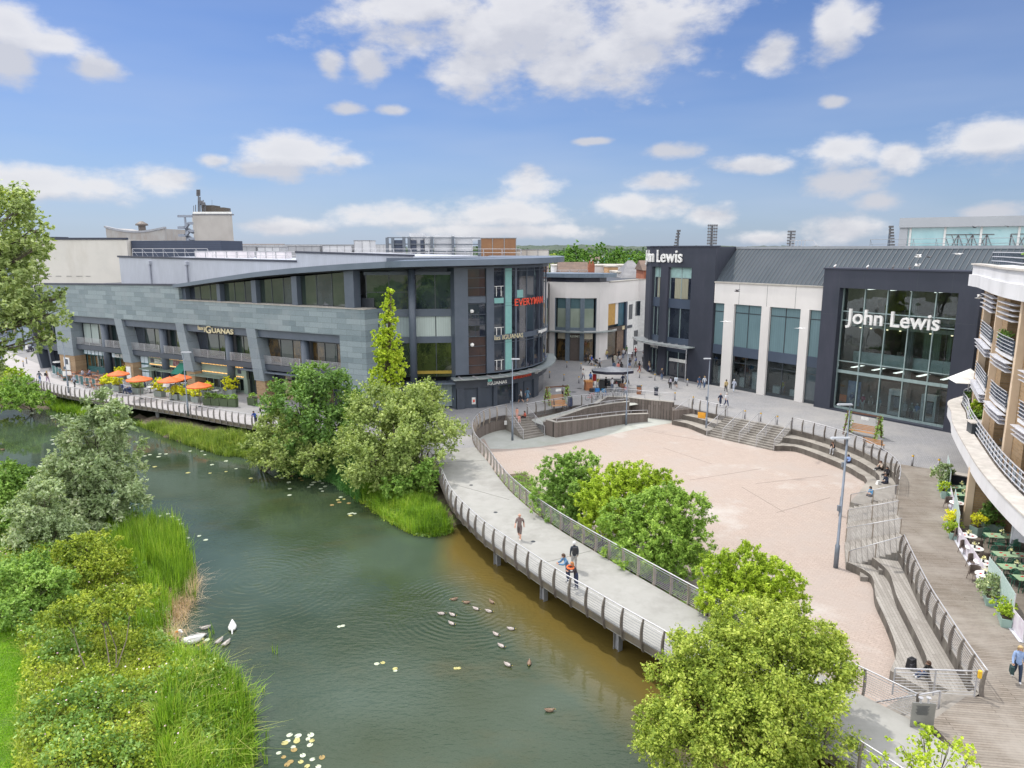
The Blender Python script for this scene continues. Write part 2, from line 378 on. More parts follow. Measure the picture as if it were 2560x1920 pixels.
m_mud=mat('bank earth',(.13,.10,.07),(.08,.065,.045),rough=.95,scale=2.)
m_dark=mat('underside',(.06,.055,.05),rough=.9)
m_grassland=mat('distant ground',(.16,.17,.10),(.10,.13,.06),rough=1.,scale=.02)
m_lawn=mat('lawn soil',(.09,.17,.02),(.06,.12,.015),rough=1.,scale=1.4)
L_edge=[(-108,128),(-92,115),(-80,105.8),(-76.0,103.1),(-72.2,100.1),(-68.0,96.5),(-65.1,94.0),(-60.7,90.1),(-55.5,86.6),(-49.4,83.5),(-42.0,80.0),(-34.7,75.9),(-28.4,72.2),(-22.5,69.3),(-17,66.6),(-12.3,64.0),(-8.9,60.8),(-6.9,57.6),(-5.8,54.2),(-5.2,51.8),(-4.5,48.9),(-3.65,46.4),(-2.65,44.1),(-1.6,41.9),(.5,38.4),(2.5,35.2),(3.8,33.4),(5.2,31.4),(6.6,29.5),(8.9,26.3),(11.3,23.2),(12.9,20.6),(14.4,17.5),(16,13.5)]
iL=[i for i,p in enumerate(L_edge) if p==(-8.9,60.8)][0]
R_edge=[(-.7,76.1),(-1.6,75.5),(-2.8,73.9),(-3.6,71.7),(-3.95,68.9),(-3.85,66.1),(-3.4,63.2),(-2.55,60.3),(-1.9,57.9),(-1.25,55.0),(-.2,51.2),(.65,48.9),(1.45,46.9),(2.9,43.9),(4.3,41.4),(5.95,38.6),(8.0,35.3),(9.6,32.7),(11.9,29.4),(14.1,26.5),(15.6,24.45)]
def smooth_line(p,n=4):
 o=[]
 for i in range(len(p)-1):
  a=p[max(i-1,0)]; b=p[i]; c=p[i+1]; d=p[min(i+2,len(p)-1)]
  for k in range(n):
   t=k/n; o.append(tuple(.5*((2*b[j])+(-a[j]+c[j])*t+(2*a[j]-5*b[j]+4*c[j]-d[j])*t*t+(-a[j]+3*b[j]-3*c[j]+d[j])*t**3) for j in range(len(b))))
 return o+[tuple(p[-1])]
def resample(p,n):
 L=[0]
 for a,b in zip(p,p[1:]): L.append(L[-1]+math.dist(a,b))
 o=[];j=0
 for k in range(n+1):
  s=L[-1]*k/n
  while j<len(L)-2 and s>L[j+1]: j+=1
  t=(s-L[j])/max(1e-9,L[j+1]-L[j]); o.append(tuple(p[j][i]+(p[j+1][i]-p[j][i])*t for i in range(len(p[0]))))
 return o
def length(p): return sum(math.dist(a,b) for a,b in zip(p,p[1:]))
def offset(p,d):
 o=[]
 for i in range(len(p)):
  a=p[max(i-1,0)]; b=p[min(i+1,len(p)-1)]; l=math.dist(a,b) or 1; o.append((p[i][0]-(b[1]-a[1])/l*d,p[i][1]+(b[0]-a[0])/l*d))
 return o
Ls=smooth_line(L_edge,3); Rs=smooth_line(R_edge,3)
stL_top=[(-.7,76.1),(1.6,76.6)]
backrail=[(1.6,76.6),(3.7,78.4),(7.9,81.3),(12.3,82.6),(16.5,82.9),(20.0,81.0)]
terA_top=[(20.0,81.0),(21.0,78.9),(22.2,77.3),(23.7,75.6)]
st_top=[(23.7,75.6),(28.7,70.1)]
terB_top=[(28.7,70.1),(30.5,66.8),(31.45,64.1),(31.95,61.4),(31.95,58.4),(31.5,55.6),(30.6,53.2),(28.5,49.6)]
stR_top=[(28.5,49.6),(23.6,39.9)]
terC_top=[(23.6,39.9),(22.3,36.2),(21.3,33.2),(20.6,30.7),(19.95,28.3),(19.4,26.0)]
terBs=smooth_line(terB_top,4); terCs=smooth_line(terC_top,3); terAs=smooth_line(terA_top,3); backs=smooth_line(backrail,4)
rim=Rs[::-1]
plz=[(-300,330)]+[(-108,128.3)]+Ls[1:iL*3+1]+[(-3.4,63.2)]+[p for p in Rs[:19]][::-1][1:]+stL_top[1:]+backs[1:]+terAs[1:]+st_top[1:]+terBs[1:21]+[(33.3,57.8),(36.9,55.3),(60,44),(160,60),(300,330)]
def slab(name,poly,z1,th,m,label=None):
 o=MB().prism(poly,z1-th,z1).build(name,m); o['kind']='structure'; return o
i0=[i for i,p in enumerate(Rs) if abs(p[0]+3.4)<.01 and abs(p[1]-63.2)<.01][0]
plz=[(-300,330),(-140,158)]+Ls[:iL*3+1]+[(-6.2,62.6)]+Rs[:i0+1][::-1]+[stL_top[1]]+backs[1:]+terAs[1:]+[st_top[1]]+terBs[1:21]+[(33.3,57.8),(36.9,55.3),(60,44),(160,60),(300,330)]
slab('plaza',plz,0.,.45,m_plaza)
walk=Ls[iL*3:]+[(22,14),(18.6,18.5),(17.4,20.6),(16.3,22.6)]+Rs[i0:][::-1]+[(-6.2,62.6)]
slab('walkway',walk,.004,.45,m_conc)
prom=Ls[:iL*3+1]+[(-9.5,62.5),(-14.5,69),(-30,76.5),(-44,84.5),(-56,91),(-66,99.5),(-72,108),(-90,125),(-140,160),(-155,150),(-125,142)]
slab('promenade',prom,.008,.02,m_prom)
deck=[(33.3,57.8),(31.9,58.6)]+terBs[17:]+stR_top[1:]+terCs[1:]+[(18.6,26.0),(16.2,24.4),(16.3,22.6),(17.4,20.6),(18.6,18.5),(22,14),(70,14),(70,44),(60,44),(36.9,55.3)]
slab('boardwalk',deck,.002,.4,m_deck)
R_in=offset(Rs,.9)
ar=[(-3,77),(1.6,80),(8,84.5),(17,85.5),(24,80),(34,66),(34,54),(24,38),(22,28),(20,25),(17,22.5)]+offset(Rs,-.55)[::-1][:-2]
slab('arena_floor',ar,ZA,.9,m_arena)
band=[cA(x,y,ZA) for x,y in [(380,470),(430,560),(620,562),(860,542),(1050,512),(1200,490),(1350,462),(1500,432),(1700,388),(1900,352),(1990,340),(2050,300)]]+[(22,83),(10,84.5),(1,79),(-3,76.5),(-3.9,71)]
o=MB().prism(band,ZA-.05,ZA+.006).build('concrete_band',m_band); o['kind']='structure'
ground=MB().quad((-5000,-800,-3),(5000,-800,-3),(5000,7000,-3),(-5000,7000,-3)).build('ground',m_grassland); ground['kind']='structure'
def watermat():
 m,t,b=nt('river water')
 p=pos(t);
 deep=(.030,.046,.022); shal=(.13,.092,.022)
 px=nd(t,'ShaderNodeSeparateXYZ'); t.links.new(p,px.inputs[0])
 def mm(op,a,b_=None,c=None,clamp=False):
  n=nd(t,'ShaderNodeMath',operation=op); n.use_clamp=clamp
  for i,x in enumerate((a,b_,c)):
   if x is None: continue
   if isinstance(x,(int,float)): n.inputs[i].default_value=x
   else: t.links.new(x,n.inputs[i])
  return n.outputs[0]
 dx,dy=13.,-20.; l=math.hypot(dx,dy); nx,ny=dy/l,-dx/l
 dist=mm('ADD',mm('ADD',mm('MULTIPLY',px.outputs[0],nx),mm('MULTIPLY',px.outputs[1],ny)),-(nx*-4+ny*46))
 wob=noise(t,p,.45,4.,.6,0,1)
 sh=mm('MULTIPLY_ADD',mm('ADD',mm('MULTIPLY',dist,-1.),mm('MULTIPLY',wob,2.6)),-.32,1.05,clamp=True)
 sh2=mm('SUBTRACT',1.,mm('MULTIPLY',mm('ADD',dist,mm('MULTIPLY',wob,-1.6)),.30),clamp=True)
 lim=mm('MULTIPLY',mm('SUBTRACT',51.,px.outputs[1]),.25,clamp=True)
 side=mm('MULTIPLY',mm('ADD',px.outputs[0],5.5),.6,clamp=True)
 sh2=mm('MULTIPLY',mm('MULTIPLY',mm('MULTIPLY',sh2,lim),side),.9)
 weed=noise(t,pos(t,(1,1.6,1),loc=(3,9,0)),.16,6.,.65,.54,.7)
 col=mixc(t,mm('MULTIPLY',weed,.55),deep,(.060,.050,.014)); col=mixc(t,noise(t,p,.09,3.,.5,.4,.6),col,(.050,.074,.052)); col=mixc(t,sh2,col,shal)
 t.links.new(col,b.inputs['Base Color']); b.inputs['Roughness'].default_value=.02; b.inputs['IOR'].default_value=1.33
 b.inputs['Specular IOR Level'].default_value=.5
 def ring(cx,cy,lam,reach,amp):
  v=nd(t,'ShaderNodeVectorMath',operation='DISTANCE'); v.inputs[1].default_value=(cx,cy,ZW); t.links.new(p,v.inputs[0])
  d=v.outputs['Value']; wd=mm('ADD',d,mm('MULTIPLY',noise(t,p,1.1,2.,.5,0,1),.22))
  s=mm('SINE',mm('MULTIPLY',wd,2*PI/lam)); e=mm('MULTIPLY',mm('SUBTRACT',reach,d),1/reach,clamp=True)
  return mm('MULTIPLY',mm('MULTIPLY',mm('MULTIPLY',s,e),noise(t,p,.55,3.,.6,.38,.66)),amp)
 a=G(640,1450,ZW); c=G(1170,1520,ZW); e=G(1290,1650,ZW)
 h=mm('ADD',mm('ADD',ring(a[0],a[1],.42,8.,.009),ring(c[0],c[1],.34,6.,.009)),ring(e[0],e[1],.5,4.,.003))
 chop=mm('MULTIPLY',mm('SUBTRACT',noise(t,pos(t,(2.6,5.4,1),rot=(0,0,.3)),1.0,3.,.55,0,1),.5),.027)
 chop2=mm('MULTIPLY',mm('SUBTRACT',noise(t,pos(t,(.9,1.7,1),rot=(0,0,-.5)),1.0,2.,.5,0,1),.5),.03)
 calm=noise(t,pos(t,loc=(5,2,0)),.12,2.,.5,.38,.6)
 far=mm('MULTIPLY',mm('SUBTRACT',62.,px.outputs[1]),.06,clamp=True)
 h=mm('ADD',h,mm('MULTIPLY',mm('ADD',chop,chop2),mm('ADD',mm('MULTIPLY',calm,.8),.2)))
 h=mm('MULTIPLY',h,mm('MULTIPLY_ADD',far,.85,.15))
 bm=nd(t,'ShaderNodeBump'); bm.inputs['Strength'].default_value=1.; bm.inputs['Distance'].default_value=1.
 t.links.new(h,bm.inputs['Height']); t.links.new(bm.outputs[0],b.inputs['Normal'])
 MATS['water']=m; return m
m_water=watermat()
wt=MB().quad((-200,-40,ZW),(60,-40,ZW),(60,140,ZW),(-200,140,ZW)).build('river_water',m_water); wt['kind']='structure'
def hmesh(name,poly_fn,x0,x1,y0,y1,n,m,mk=True):
 X=np.linspace(x0,x1,n); Y=np.linspace(y0,y1,n); V=[(x,y,poly_fn(x,y)) for y in Y for x in X]
 F=[(j*n+i,j*n+i+1,(j+1)*n+i+1,(j+1)*n+i) for j in range(n-1) for i in range(n-1)]
 o=npmesh(name,V,F,m,smooth=True); o['kind']='structure'; return o
nb=[G(x,y,ZW) for x,y in [(-400,1130),(-150,1150),(0,1172),(60,1185),(120,1235),(190,1330),(270,1352),(345,1345),(430,1365),(470,1420),(478,1480),(440,1530),(415,1580),(425,1610),(500,1640),(560,1660),(612,1730),(622,1800),(612,1870),(590,1960),(560,2050)]]
nb=smooth_line(nb,3)
def sdist(p,poly):
 best=1e9
 for a,b in zip(poly,poly[1:]):
  ex,ey=b[0]-a[0],b[1]-a[1]; t=((p[0]-a[0])*ex+(p[1]-a[1])*ey)/(ex*ex+ey*ey); t=min(max(t,0),1)
  dx,dy=p[0]-a[0]-ex*t,p[1]-a[1]-ey*t; d=math.hypot(dx,dy)
  if d<best: best=d; sg=ex*(p[1]-a[1])-ey*(p[0]-a[0])
 return best if sg<0 else -best
def inpoly(p,poly):
 x,y=p; c=False; j=len(poly)-1
 for i in range(len(poly)):
  if (poly[i][1]>y)!=(poly[j][1]>y) and x<(poly[j][0]-poly[i][0])*(y-poly[i][1])/(poly[j][1]-poly[i][1])+poly[i][0]: c=not c
  j=i
 return c
nbpoly=nb+[(-14,8),(-120,8),(-160,80)]
def bank_h(x,y):
 d=sdist((x,y),nb); d=abs(d) if inpoly((x,y),nbpoly) else -abs(d)
 return ZW+max(-.6,min(1.5,(d*.28 if d>0 else d*.8)))
hmesh('near_bank',bank_h,-60,2,10,62,80,m_mud)
fb=smooth_line([G(x,y,ZW) for x,y in [(-60,1010),(60,1022),(150,1020),(230,1015),(330,1040),(380,1075),(470,1108),(560,1135),(640,1140),(720,1175),(790,1190),(860,1210),(905,1255),(960,1290),(1030,1330),(1090,1337),(1128,1325),(1150,1290)]],3)
fbpoly=fb+[offset(Ls,1.5)[k] for k in range(iL*3+14,0,-1)]
def fb_h(x,y):
 d=min(math.dist((x,y),q) for q in fb); d=d if inpoly((x,y),fbpoly) else -d
 return ZW+max(-.5,min(.75,d*.3))
hmesh('far_bank',fb_h,-100,0,40,112,90,m_mud)
o=MB().prism(offset(Rs,-1.1)[12:]+offset(Rs,.3)[12:][::-1],-3,-.6).build('embankment',m_mud); o['kind']='structure'
o=MB().prism(offset(Rs,.35)[22:-6]+offset(Rs,3.6)[22:-6][::-1],ZA-.1,ZA+.05).build('planting_bed',m_mud); o['kind']='structure'
m_steel=mat('brushed steel',(.50,.50,.52),(.42,.42,.44),rough=.4,metal=.35,scale=3.)
m_bar=mat('rail bar',(.42,.42,.43),rough=.5)
m_rib=mat('weathered rib',(.17,.145,.125),(.11,.095,.085),rough=.75,scale=4.,grime=(.26,.24,.21),gs=2.)
m_ribp=mat('pale rib',(.36,.31,.26),(.27,.23,.19),rough=.75,scale=4.)
m_fascia=mat('deck fascia',(.15,.13,.105),(.10,.09,.07),rough=.9,scale=1.5,grime=(.22,.17,.09),gs=.7)
def zline(p,z):
 return [(q[0],q[1],z) for q in p]
def railing(label,line,h=1.18,every=1.5,out=1,rib=True,bars=8,m_post=None,under=.55,group=None,mid=True,ends=True,z=0.,rb=.008,rh=.032,bow=.15,cat='railing',name='railing',mbar=None):
 root=thing(name,label,cat,(line[0][0],line[0][1],z),group=group)
 p3=[(q[0],q[1],q[2] if len(q)>2 else z) for q in line]
 n=max(1,int(round(length(p3)/every))); st=resample(p3,n); m_post=m_post or m_rib
 fine=resample(p3,max(n*2,int(length(p3)/.6)))
 def off(L,d,dz):
  o=[]
  for i,q in enumerate(L):
   a=L[max(i-1,0)]; b=L[min(i+1,len(L)-1)]; l=math.hypot(b[0]-a[0],b[1]-a[1]) or 1
   o.append((q[0]+out*(b[1]-a[1])/l*d,q[1]-out*(b[0]-a[0])/l*d,q[2]+dz))
  return o
 O=(lambda zz:bow*(1-((zz-.45)/.85)**2)) if rib else (lambda zz:0.)
 MB().tube(off(fine,O(h),h),rh,6).build('handrail',m_steel,root,True)
 if mid: MB().tube(off(fine,O(h-.17),h-.17),rh*.6,5).build('lower_rail',m_steel,root,True)
 b=MB(); top=h-.3 if mid else h-.14
 for k in range(bars):
  zz=.08+(top-.08)*k/max(1,bars-1); b.tube(off(fine,O(zz)-.02,zz),rb,4,False)
 b.build('rail_bars',mbar or m_bar,root)
 for i,q in enumerate(st):
  a=st[max(i-1,0)]; c=st[min(i+1,len(st)-1)]; l=math.hypot(c[0]-a[0],c[1]-a[1]) or 1
  tx,ty=(c[0]-a[0])/l,(c[1]-a[1])/l; nx,ny=out*ty,-out*tx; mb=MB()
  if rib:
   zs=[-under,-under+.12,-.15,.15,.45,.75,1.0,h+.01]; V=[];F=[]
   for zz in zs:
    o=O(zz)+.03; wd=.085 if zz<.8 else .085-.045*(zz-.8)/.4
    if zz<-under+.01: wd=.03
    for sn,sw in ((-1,-1),(1,-1),(1,1),(-1,1)):
     V.append((q[0]+nx*(o+sn*wd)+tx*sw*.028,q[1]+ny*(o+sn*wd)+ty*sw*.028,q[2]+zz))
   for k in range(len(zs)-1):
    for e in range(4): a_=k*4+e; b_=k*4+(e+1)%4; F.append((a_,b_,b_+4,a_+4))
   F+=[(3,2,1,0),tuple(len(V)-4+e for e in range(4))]; mb.add(V,F)
  else:
   mb.ob(q[0],q[1],q[2]-.02,q[2]+h-.02,.05,.05,math.atan2(ty,tx))
  mb.build('post',m_post,root)
 return root
g1='curved rib railings along the river walkway'
prl=resample(Ls[6:iL*3-1],40)
railing('curved rib railing on the river side of the promenade below the restaurant terraces',Ls[5:iL*3-8],every=1.0,out=1,bars=6,rb=.010,m_post=mat('grey rib',(.30,.28,.27),(.22,.2,.19),rough=.7),under=.42)
wl=Ls[iL*3-2:]
railing('long curved rib railing on the water side of the pale walkway',wl,every=1.3,out=1,bars=7,rb=.011,m_post=m_rib,mbar=mat('dark bar',(.16,.17,.2),rough=.5))
wr=[p for p in Rs];
railing('long curved rib railing between the pale walkway and the sunken arena',wr[:-6],every=1.3,out=-1,bars=9,m_post=m_ribp,rb=.011)
railing('short straight end of the arena side railing beside the info board',[p for p in wr[-7:]],every=1.9,out=-1,bars=9,m_post=m_rib,rb=.014)
mb=MB()
for a,b in zip(Ls[3:],Ls[4:]):
 q=offset([a,b],.0); l=math.dist(a,b)
 if l>.01: mb.hexa([(a[0],a[1],-.42),(b[0],b[1],-.42),(b[0],b[1]+.001,-.42),(a[0],a[1]+.001,-.42),(a[0],a[1],-.05),(b[0],b[1],-.05),(b[0],b[1]+.001,-.05),(a[0],a[1]+.001,-.05)])
PL=PW(Ls); mb=MB(); PL.box(mb,2,PL.l[-1]-1,-.36,-.04,-.05,.2); fa=mb.build('walkway_edge_beam',m_fascia); fa['kind']='structure'
mb=MB(); PL.box(mb,2,PL.l[-1]-1,-.8,-.46,.9,1.3); PL.box(mb,40,PL.l[-1]-1,-.8,-.46,2.8,3.2); fa=mb.build('walkway_girder',m_dark); fa['kind']='structure'
m_pier=mat('pier steel',(.30,.31,.33),(.22,.23,.24),rough=.6,scale=3.,grime=(.2,.17,.13),gs=1.)
px_p=[(1220,1360),(1345,1440),(1525,1570)]
def pier_at(x,y,label):
 r=thing('bridge_pier',label,'pier',(x,y,ZW-.9),group='steel piers holding up the walkway')
 mb=MB(); a=math.atan2(-.8,.6)
 mb.ob(x,y,ZW-.9,-.62,.34,.05,a); mb.build('web',m_pier,r)
 for sgn in (-1,1):
  cx,cy=x+sgn*.17*math.cos(a),y+sgn*.17*math.sin(a); MB().ob(cx,cy,ZW-.9,-.62,.03,.3,a).build('flange',m_pier,r)
 MB().ob(x,y,-.62,-.5,.6,.5,a).build('cap_plate',m_pier,r)
lp=resample(Ls,len(Ls))
for s,lab in ((.0,''),):
 pass
def along(line,s):
 P=PW(line); return P
PLL=PW(Ls)
def s_at(px,py,zz=-.3):
 g=G(px,py,zz); return min(range(len(Ls)),key=lambda i:math.dist(Ls[i],g))
for px,py,lab in ((1210,1355,'steel pier in the water left of the man in tan clothes'),(1345,1443,'middle steel pier in the water below the leaning couple'),(1518,1556,'steel pier in the water nearest the big front bush'),(174,1010,'far steel pier under the promenade beside the lily pads'),(575,1085,'steel pier behind the reeds under the promenade'),(330,1035,'steel pier hidden half by reeds below the orange parasols')):
 i=s_at(px,py); p=PLL.P(PLL.l[i],0,.75); pier_at(p[0],p[1],lab)
m_seatc=brickmat('terrace planks',planvec(R(105)),(.36,.34,.31),(.27,.25,.225),(.15,.135,.12),2.2,.16,.008,rough=.9,grime=(.22,.2,.18),gs=.8); m_ris=mat('dark riser',(.12,.105,.09),(.075,.065,.058),rough=.9,scale=1.8,grime=(.19,.175,.15),gs=.7); m_stept=mat('step tread',(.25,.23,.205),(.18,.165,.145),rough=.9,scale=2.,grime=(.33,.31,.28),gs=.5)  # risers get a darker material than the treads
def strip(mb,F,T,prof,n=24):
 f0=len(mb.f)
 F=resample(F,n); T=resample(T,n); k=len(prof); V=[]
 for a,b in zip(F,T): V+=[(a[0]+(b[0]-a[0])*f,a[1]+(b[1]-a[1])*f,z) for f,z in prof]
 mb.add(V,[(i*k+j,i*k+j+1,(i+1)*k+j+1,(i+1)*k+j) for i in range(n) for j in range(k-1)])
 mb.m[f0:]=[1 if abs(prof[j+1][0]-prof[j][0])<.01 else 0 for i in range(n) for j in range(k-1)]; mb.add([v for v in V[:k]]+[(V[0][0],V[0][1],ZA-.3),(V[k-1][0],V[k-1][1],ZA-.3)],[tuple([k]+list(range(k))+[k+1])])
 e=V[-k:]; mb.add(e+[(e[0][0],e[0][1],ZA-.3),(e[-1][0],e[-1][1],ZA-.3)],[tuple([k+1]+list(range(k))[::-1]+[k])])
def stairprof(n,z0,z1):
 o=[];
 for i in range(n):
  z=z0+(z1-z0)*(i+1)/n; o+=[(i/n+.001,z0+(z1-z0)*i/n),(i/n+.002,z)]
 return o+[(1.,z1)]
def structure(name,mb,m):
 o=mb.build(name,m); o['kind']='structure'; return o
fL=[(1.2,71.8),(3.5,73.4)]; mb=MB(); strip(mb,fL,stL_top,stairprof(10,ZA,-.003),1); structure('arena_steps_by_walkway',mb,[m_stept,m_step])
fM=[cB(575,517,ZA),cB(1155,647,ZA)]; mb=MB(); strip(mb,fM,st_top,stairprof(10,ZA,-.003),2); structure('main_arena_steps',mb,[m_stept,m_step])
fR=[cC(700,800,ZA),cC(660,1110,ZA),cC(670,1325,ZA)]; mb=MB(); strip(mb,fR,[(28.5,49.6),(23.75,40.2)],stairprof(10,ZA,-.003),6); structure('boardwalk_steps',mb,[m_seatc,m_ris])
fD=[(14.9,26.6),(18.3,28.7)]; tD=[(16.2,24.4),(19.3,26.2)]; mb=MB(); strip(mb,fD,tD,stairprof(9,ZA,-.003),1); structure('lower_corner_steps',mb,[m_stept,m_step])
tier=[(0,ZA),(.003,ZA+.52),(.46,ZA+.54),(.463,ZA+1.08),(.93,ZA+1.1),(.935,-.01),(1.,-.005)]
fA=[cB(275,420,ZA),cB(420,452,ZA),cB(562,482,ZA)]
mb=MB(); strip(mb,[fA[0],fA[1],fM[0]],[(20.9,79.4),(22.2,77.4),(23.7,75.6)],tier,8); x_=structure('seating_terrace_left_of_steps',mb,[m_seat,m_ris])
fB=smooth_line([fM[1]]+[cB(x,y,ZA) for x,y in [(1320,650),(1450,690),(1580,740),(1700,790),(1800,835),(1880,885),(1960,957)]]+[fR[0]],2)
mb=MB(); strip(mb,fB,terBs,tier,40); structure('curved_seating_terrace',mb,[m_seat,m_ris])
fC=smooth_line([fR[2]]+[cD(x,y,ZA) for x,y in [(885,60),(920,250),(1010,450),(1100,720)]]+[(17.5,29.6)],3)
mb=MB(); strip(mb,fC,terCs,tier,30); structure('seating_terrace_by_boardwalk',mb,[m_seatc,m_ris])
for (x,y,z,lab) in ((1.,0,0,''),): pass
def seatblock(crop_,pts,z0,z1,label):
 o=MB().prism([crop_(px,py,z1) for px,py in pts],z0,z1).build('step_block',m_step); tag(o,label,'step block')
seatblock(cB,[(1215,605),(1302,628),(1330,612),(1245,590)],ZA,ZA+.27,'low block step at the foot of the curved terrace beside the steps')
seatblock(cB,[(1262,545),(1355,568),(1380,552),(1290,530)],ZA+.5,ZA+.82,'upper block step on the curved terrace beside the main steps')
seatblock(cC,[(790,1310),(875,1312),(900,1395),(800,1390)],ZA,ZA+.27,'low block step at the foot of the boardwalk steps')
seatblock(cC,[(945,1262),(1020,1262),(1040,1335),(960,1330)],ZA+.5,ZA+.82,'upper block step on the terrace beside the boardwalk steps')
o=MB().prism([(18.7,80.35),fA[0],(20.95,79.3),(20.05,81.05),(18.6,82.4)],ZA-.2,-.006).build('plaza_corner',m_clad); o['kind']='structure'
def wall(name,line,z0,z1,m,th=.25,side=1,coping=None,label=None,cat='wall'):
 P=PW(line); mb=MB(); P.box(mb,0,P.l[-1],z0,z1,0 if side>0 else -th,th if side>0 else 0)
 r=thing(name,label,cat,(line[0][0],line[0][1],0)); mb.build('cladding',m,r)
 if coping:
  mb=MB(); e=(lambda z:(lambda u:z(u)) if callable(z) else z)
  t0=(lambda u:z1(u)+.002) if callable(z1) else z1+.002; t1=(lambda u:z1(u)+.07) if callable(z1) else z1+.07
  P.box(mb,-.03,P.l[-1]+.03,t0,t1,(-.04 if side>0 else -th-.04),(th+.04 if side>0 else .04)); mb.build('coping',coping,r)
 return r
m_cop=mat('coping concrete',(.42,.40,.36),(.33,.31,.28),rough=.9,scale=2.)
wall('retaining_wall',Rs[:18],ZA-.2,-.02,m_clad,.3,-1,label='curved timber clad retaining wall beside the walkway and left steps')
backw=smooth_line([cA(x,y,ZA) for x,y in [(1440,262),(1600,268),(1800,293),(1900,303),(2010,316)]],4)
wall('retaining_wall',[(9.8,79.6)]+backw,ZA-.2,.5,m_clad,.35,1,m_cop,'tall curved timber clad wall at the back of the arena')
rf=[cA(x,y,ZA) for x,y in [(912,441),(1000,464)]]; rf2=smooth_line([cA(x,y,ZA) for x,y in [(1000,464),(1200,426),(1400,384),(1600,347),(1795,326)]],4)
l2=length(rf2)
wall('ramp_wall',rf+rf2[1:],ZA-.2,lambda u:.02-.72*max(0,u-1)/l2,m_clad,.3,1,m_cop,'long timber clad wall in front of the access ramp')
bk=offset(rf2,2.0); bk=[p for p in bk][0:-2]
P2=PW([bk[0]]+bk[1:]); mb=MB()
wall('ramp_wall',bk,ZA-.2,lambda u:-.35+.75*min(1,u/6.),m_clad,.25,1,m_cop,'timber clad wall between the two legs of the access ramp')
mb=MB(); mb.add([(p[0],p[1],ZA+.02+.85*(1-i/(len(rf2)-1))) for i,p in enumerate(offset(rf2,.25))]+[(p[0],p[1],ZA+.02+.85*(1-i/(len(rf2)-1))) for i,p in enumerate(offset(rf2,2.1))],[(i,i+1,i+1+len(rf2),i+len(rf2)) for i in range(len(rf2)-1)]); structure('lower_ramp',mb,m_band)
up=offset(rf2,2.2); up2=offset(rf2,5.0); n=len(rf2)
mb=MB(); mb.add([(p[0],p[1],-.75+.74*(i/(n-1))) for i,p in enumerate(up)]+[(p[0],p[1],-.75+.74*(i/(n-1))) for i,p in enumerate(up2)],[(i,i+1,i+1+n,i+n) for i in range(n-1)]); structure('upper_ramp',mb,m_band)
wall('retaining_wall',backs[:12],ZA-.2,-.02,m_clad,.25,1,label='concrete edge wall under the railing above the access ramp')
wall('retaining_wall',[backs[-1]]+[(p[0]-.05,p[1]) for p in terAs[1:-1]],ZA-.2,-.02,m_clad,.3,1,label='short timber clad wall beside the terrace left of the wide steps')
railing('curved rib railing on the plaza edge above the access ramp',backs[:14],every=1.35,out=1,under=.35,m_post=m_rib,bars=7)
bw=PW([(9.8,79.6)]+backw)
railing('white three bar railing on top of the tall curved arena wall',[bw.P(u,.57,.2) for u in np.linspace(2,bw.l[-1],22)],h=.95,every=1.75,rib=False,bars=1,m_post=m_steel,rh=.035,rb=.03,z=.57)
railing('handrail on the front ramp wall',[(*PW(rf2).P(u,0,.15)[:2],.1-.72*u/l2) for u in np.linspace(.2,l2,24)],h=.32,every=2.2,rib=False,bars=0,mid=False,m_post=m_steel,rh=.035)
railing('handrail on the middle ramp wall',[(*PW(bk).P(u,0,.12)[:2],-.28+.75*min(1,u/6.)) for u in np.linspace(.2,PW(bk).l[-1],24)],h=.3,every=2.2,rib=False,bars=0,mid=False,m_post=m_steel,rh=.035)
railing('curved rib railing on the seating terrace left of the main steps',[(20.9,79.4),(22.2,77.4),(23.6,75.7)],every=1.25,out=1,under=.4,bars=6)
railing('long curved rib railing round the right hand seating terrace',terBs[:-1],every=1.35,out=1,under=.45,bars=8)
railing('curved rib railing between the boardwalk and the lower terrace',terCs,every=1.25,out=1,under=.5,bars=8,rb=.009)
def slope_rail(label,a,b,top=1.0,n=3,bars=9,ext=None,group=None):
 root=thing('stair_railing',label,'railing',(a[0],a[1],a[2]),group=group)
 L=[(a[0]+(b[0]-a[0])*t,a[1]+(b[1]-a[1])*t,a[2]+(b[2]-a[2])*t) for t in np.linspace(0,1,n)]
 hp=[(L[0][0],L[0][1],L[0][2]+top),(L[-1][0],L[-1][1],L[-1][2]+top)]
 if ext: hp.append((ext[0],ext[1],L[-1][2]+top))
 MB().tube(hp,.032,6).build('handrail',m_steel,root,True)
 b_=MB()
 for k in range(bars):
  z=.14+(top-.26)*k/(bars-1); b_.tube([(p[0],p[1],p[2]+z) for p in (L[0],L[-1])],.009,4,False)
 b_.build('rail_bars',m_bar,root)
 for p in L: MB().ob(p[0],p[1],p[2]-.05,p[2]+top-.02,.055,.055).build('post',m_ribp if bars>9 else m_steel,root)
slope_rail('left sloping rail of the steps beside the walkway',(*fL[0],ZA),(*stL_top[0],0),1.05)
slope_rail('right sloping rail of the steps beside the walkway',(*fL[1],ZA),(*stL_top[1],0),1.05)
gm='sloping rails of the main arena steps'
labs=['leftmost sloping rail of the wide arena steps','second sloping rail from the left on the wide arena steps','middle sloping rail of the wide arena steps','fourth sloping rail from the left on the wide arena steps','rightmost sloping rail of the wide arena steps']
for k in range(5):
 t=k/4; a=[fM[0][i]+(fM[1][i]-fM[0][i])*t for i in (0,1)]; b=[st_top[0][i]+(st_top[1][i]-st_top[0][i])*t for i in (0,1)]
 slope_rail(labs[k],(*a,ZA+.1),(*b,0),1.05,3,9,group=gm)
gr='sloping rails of the boardwalk steps'
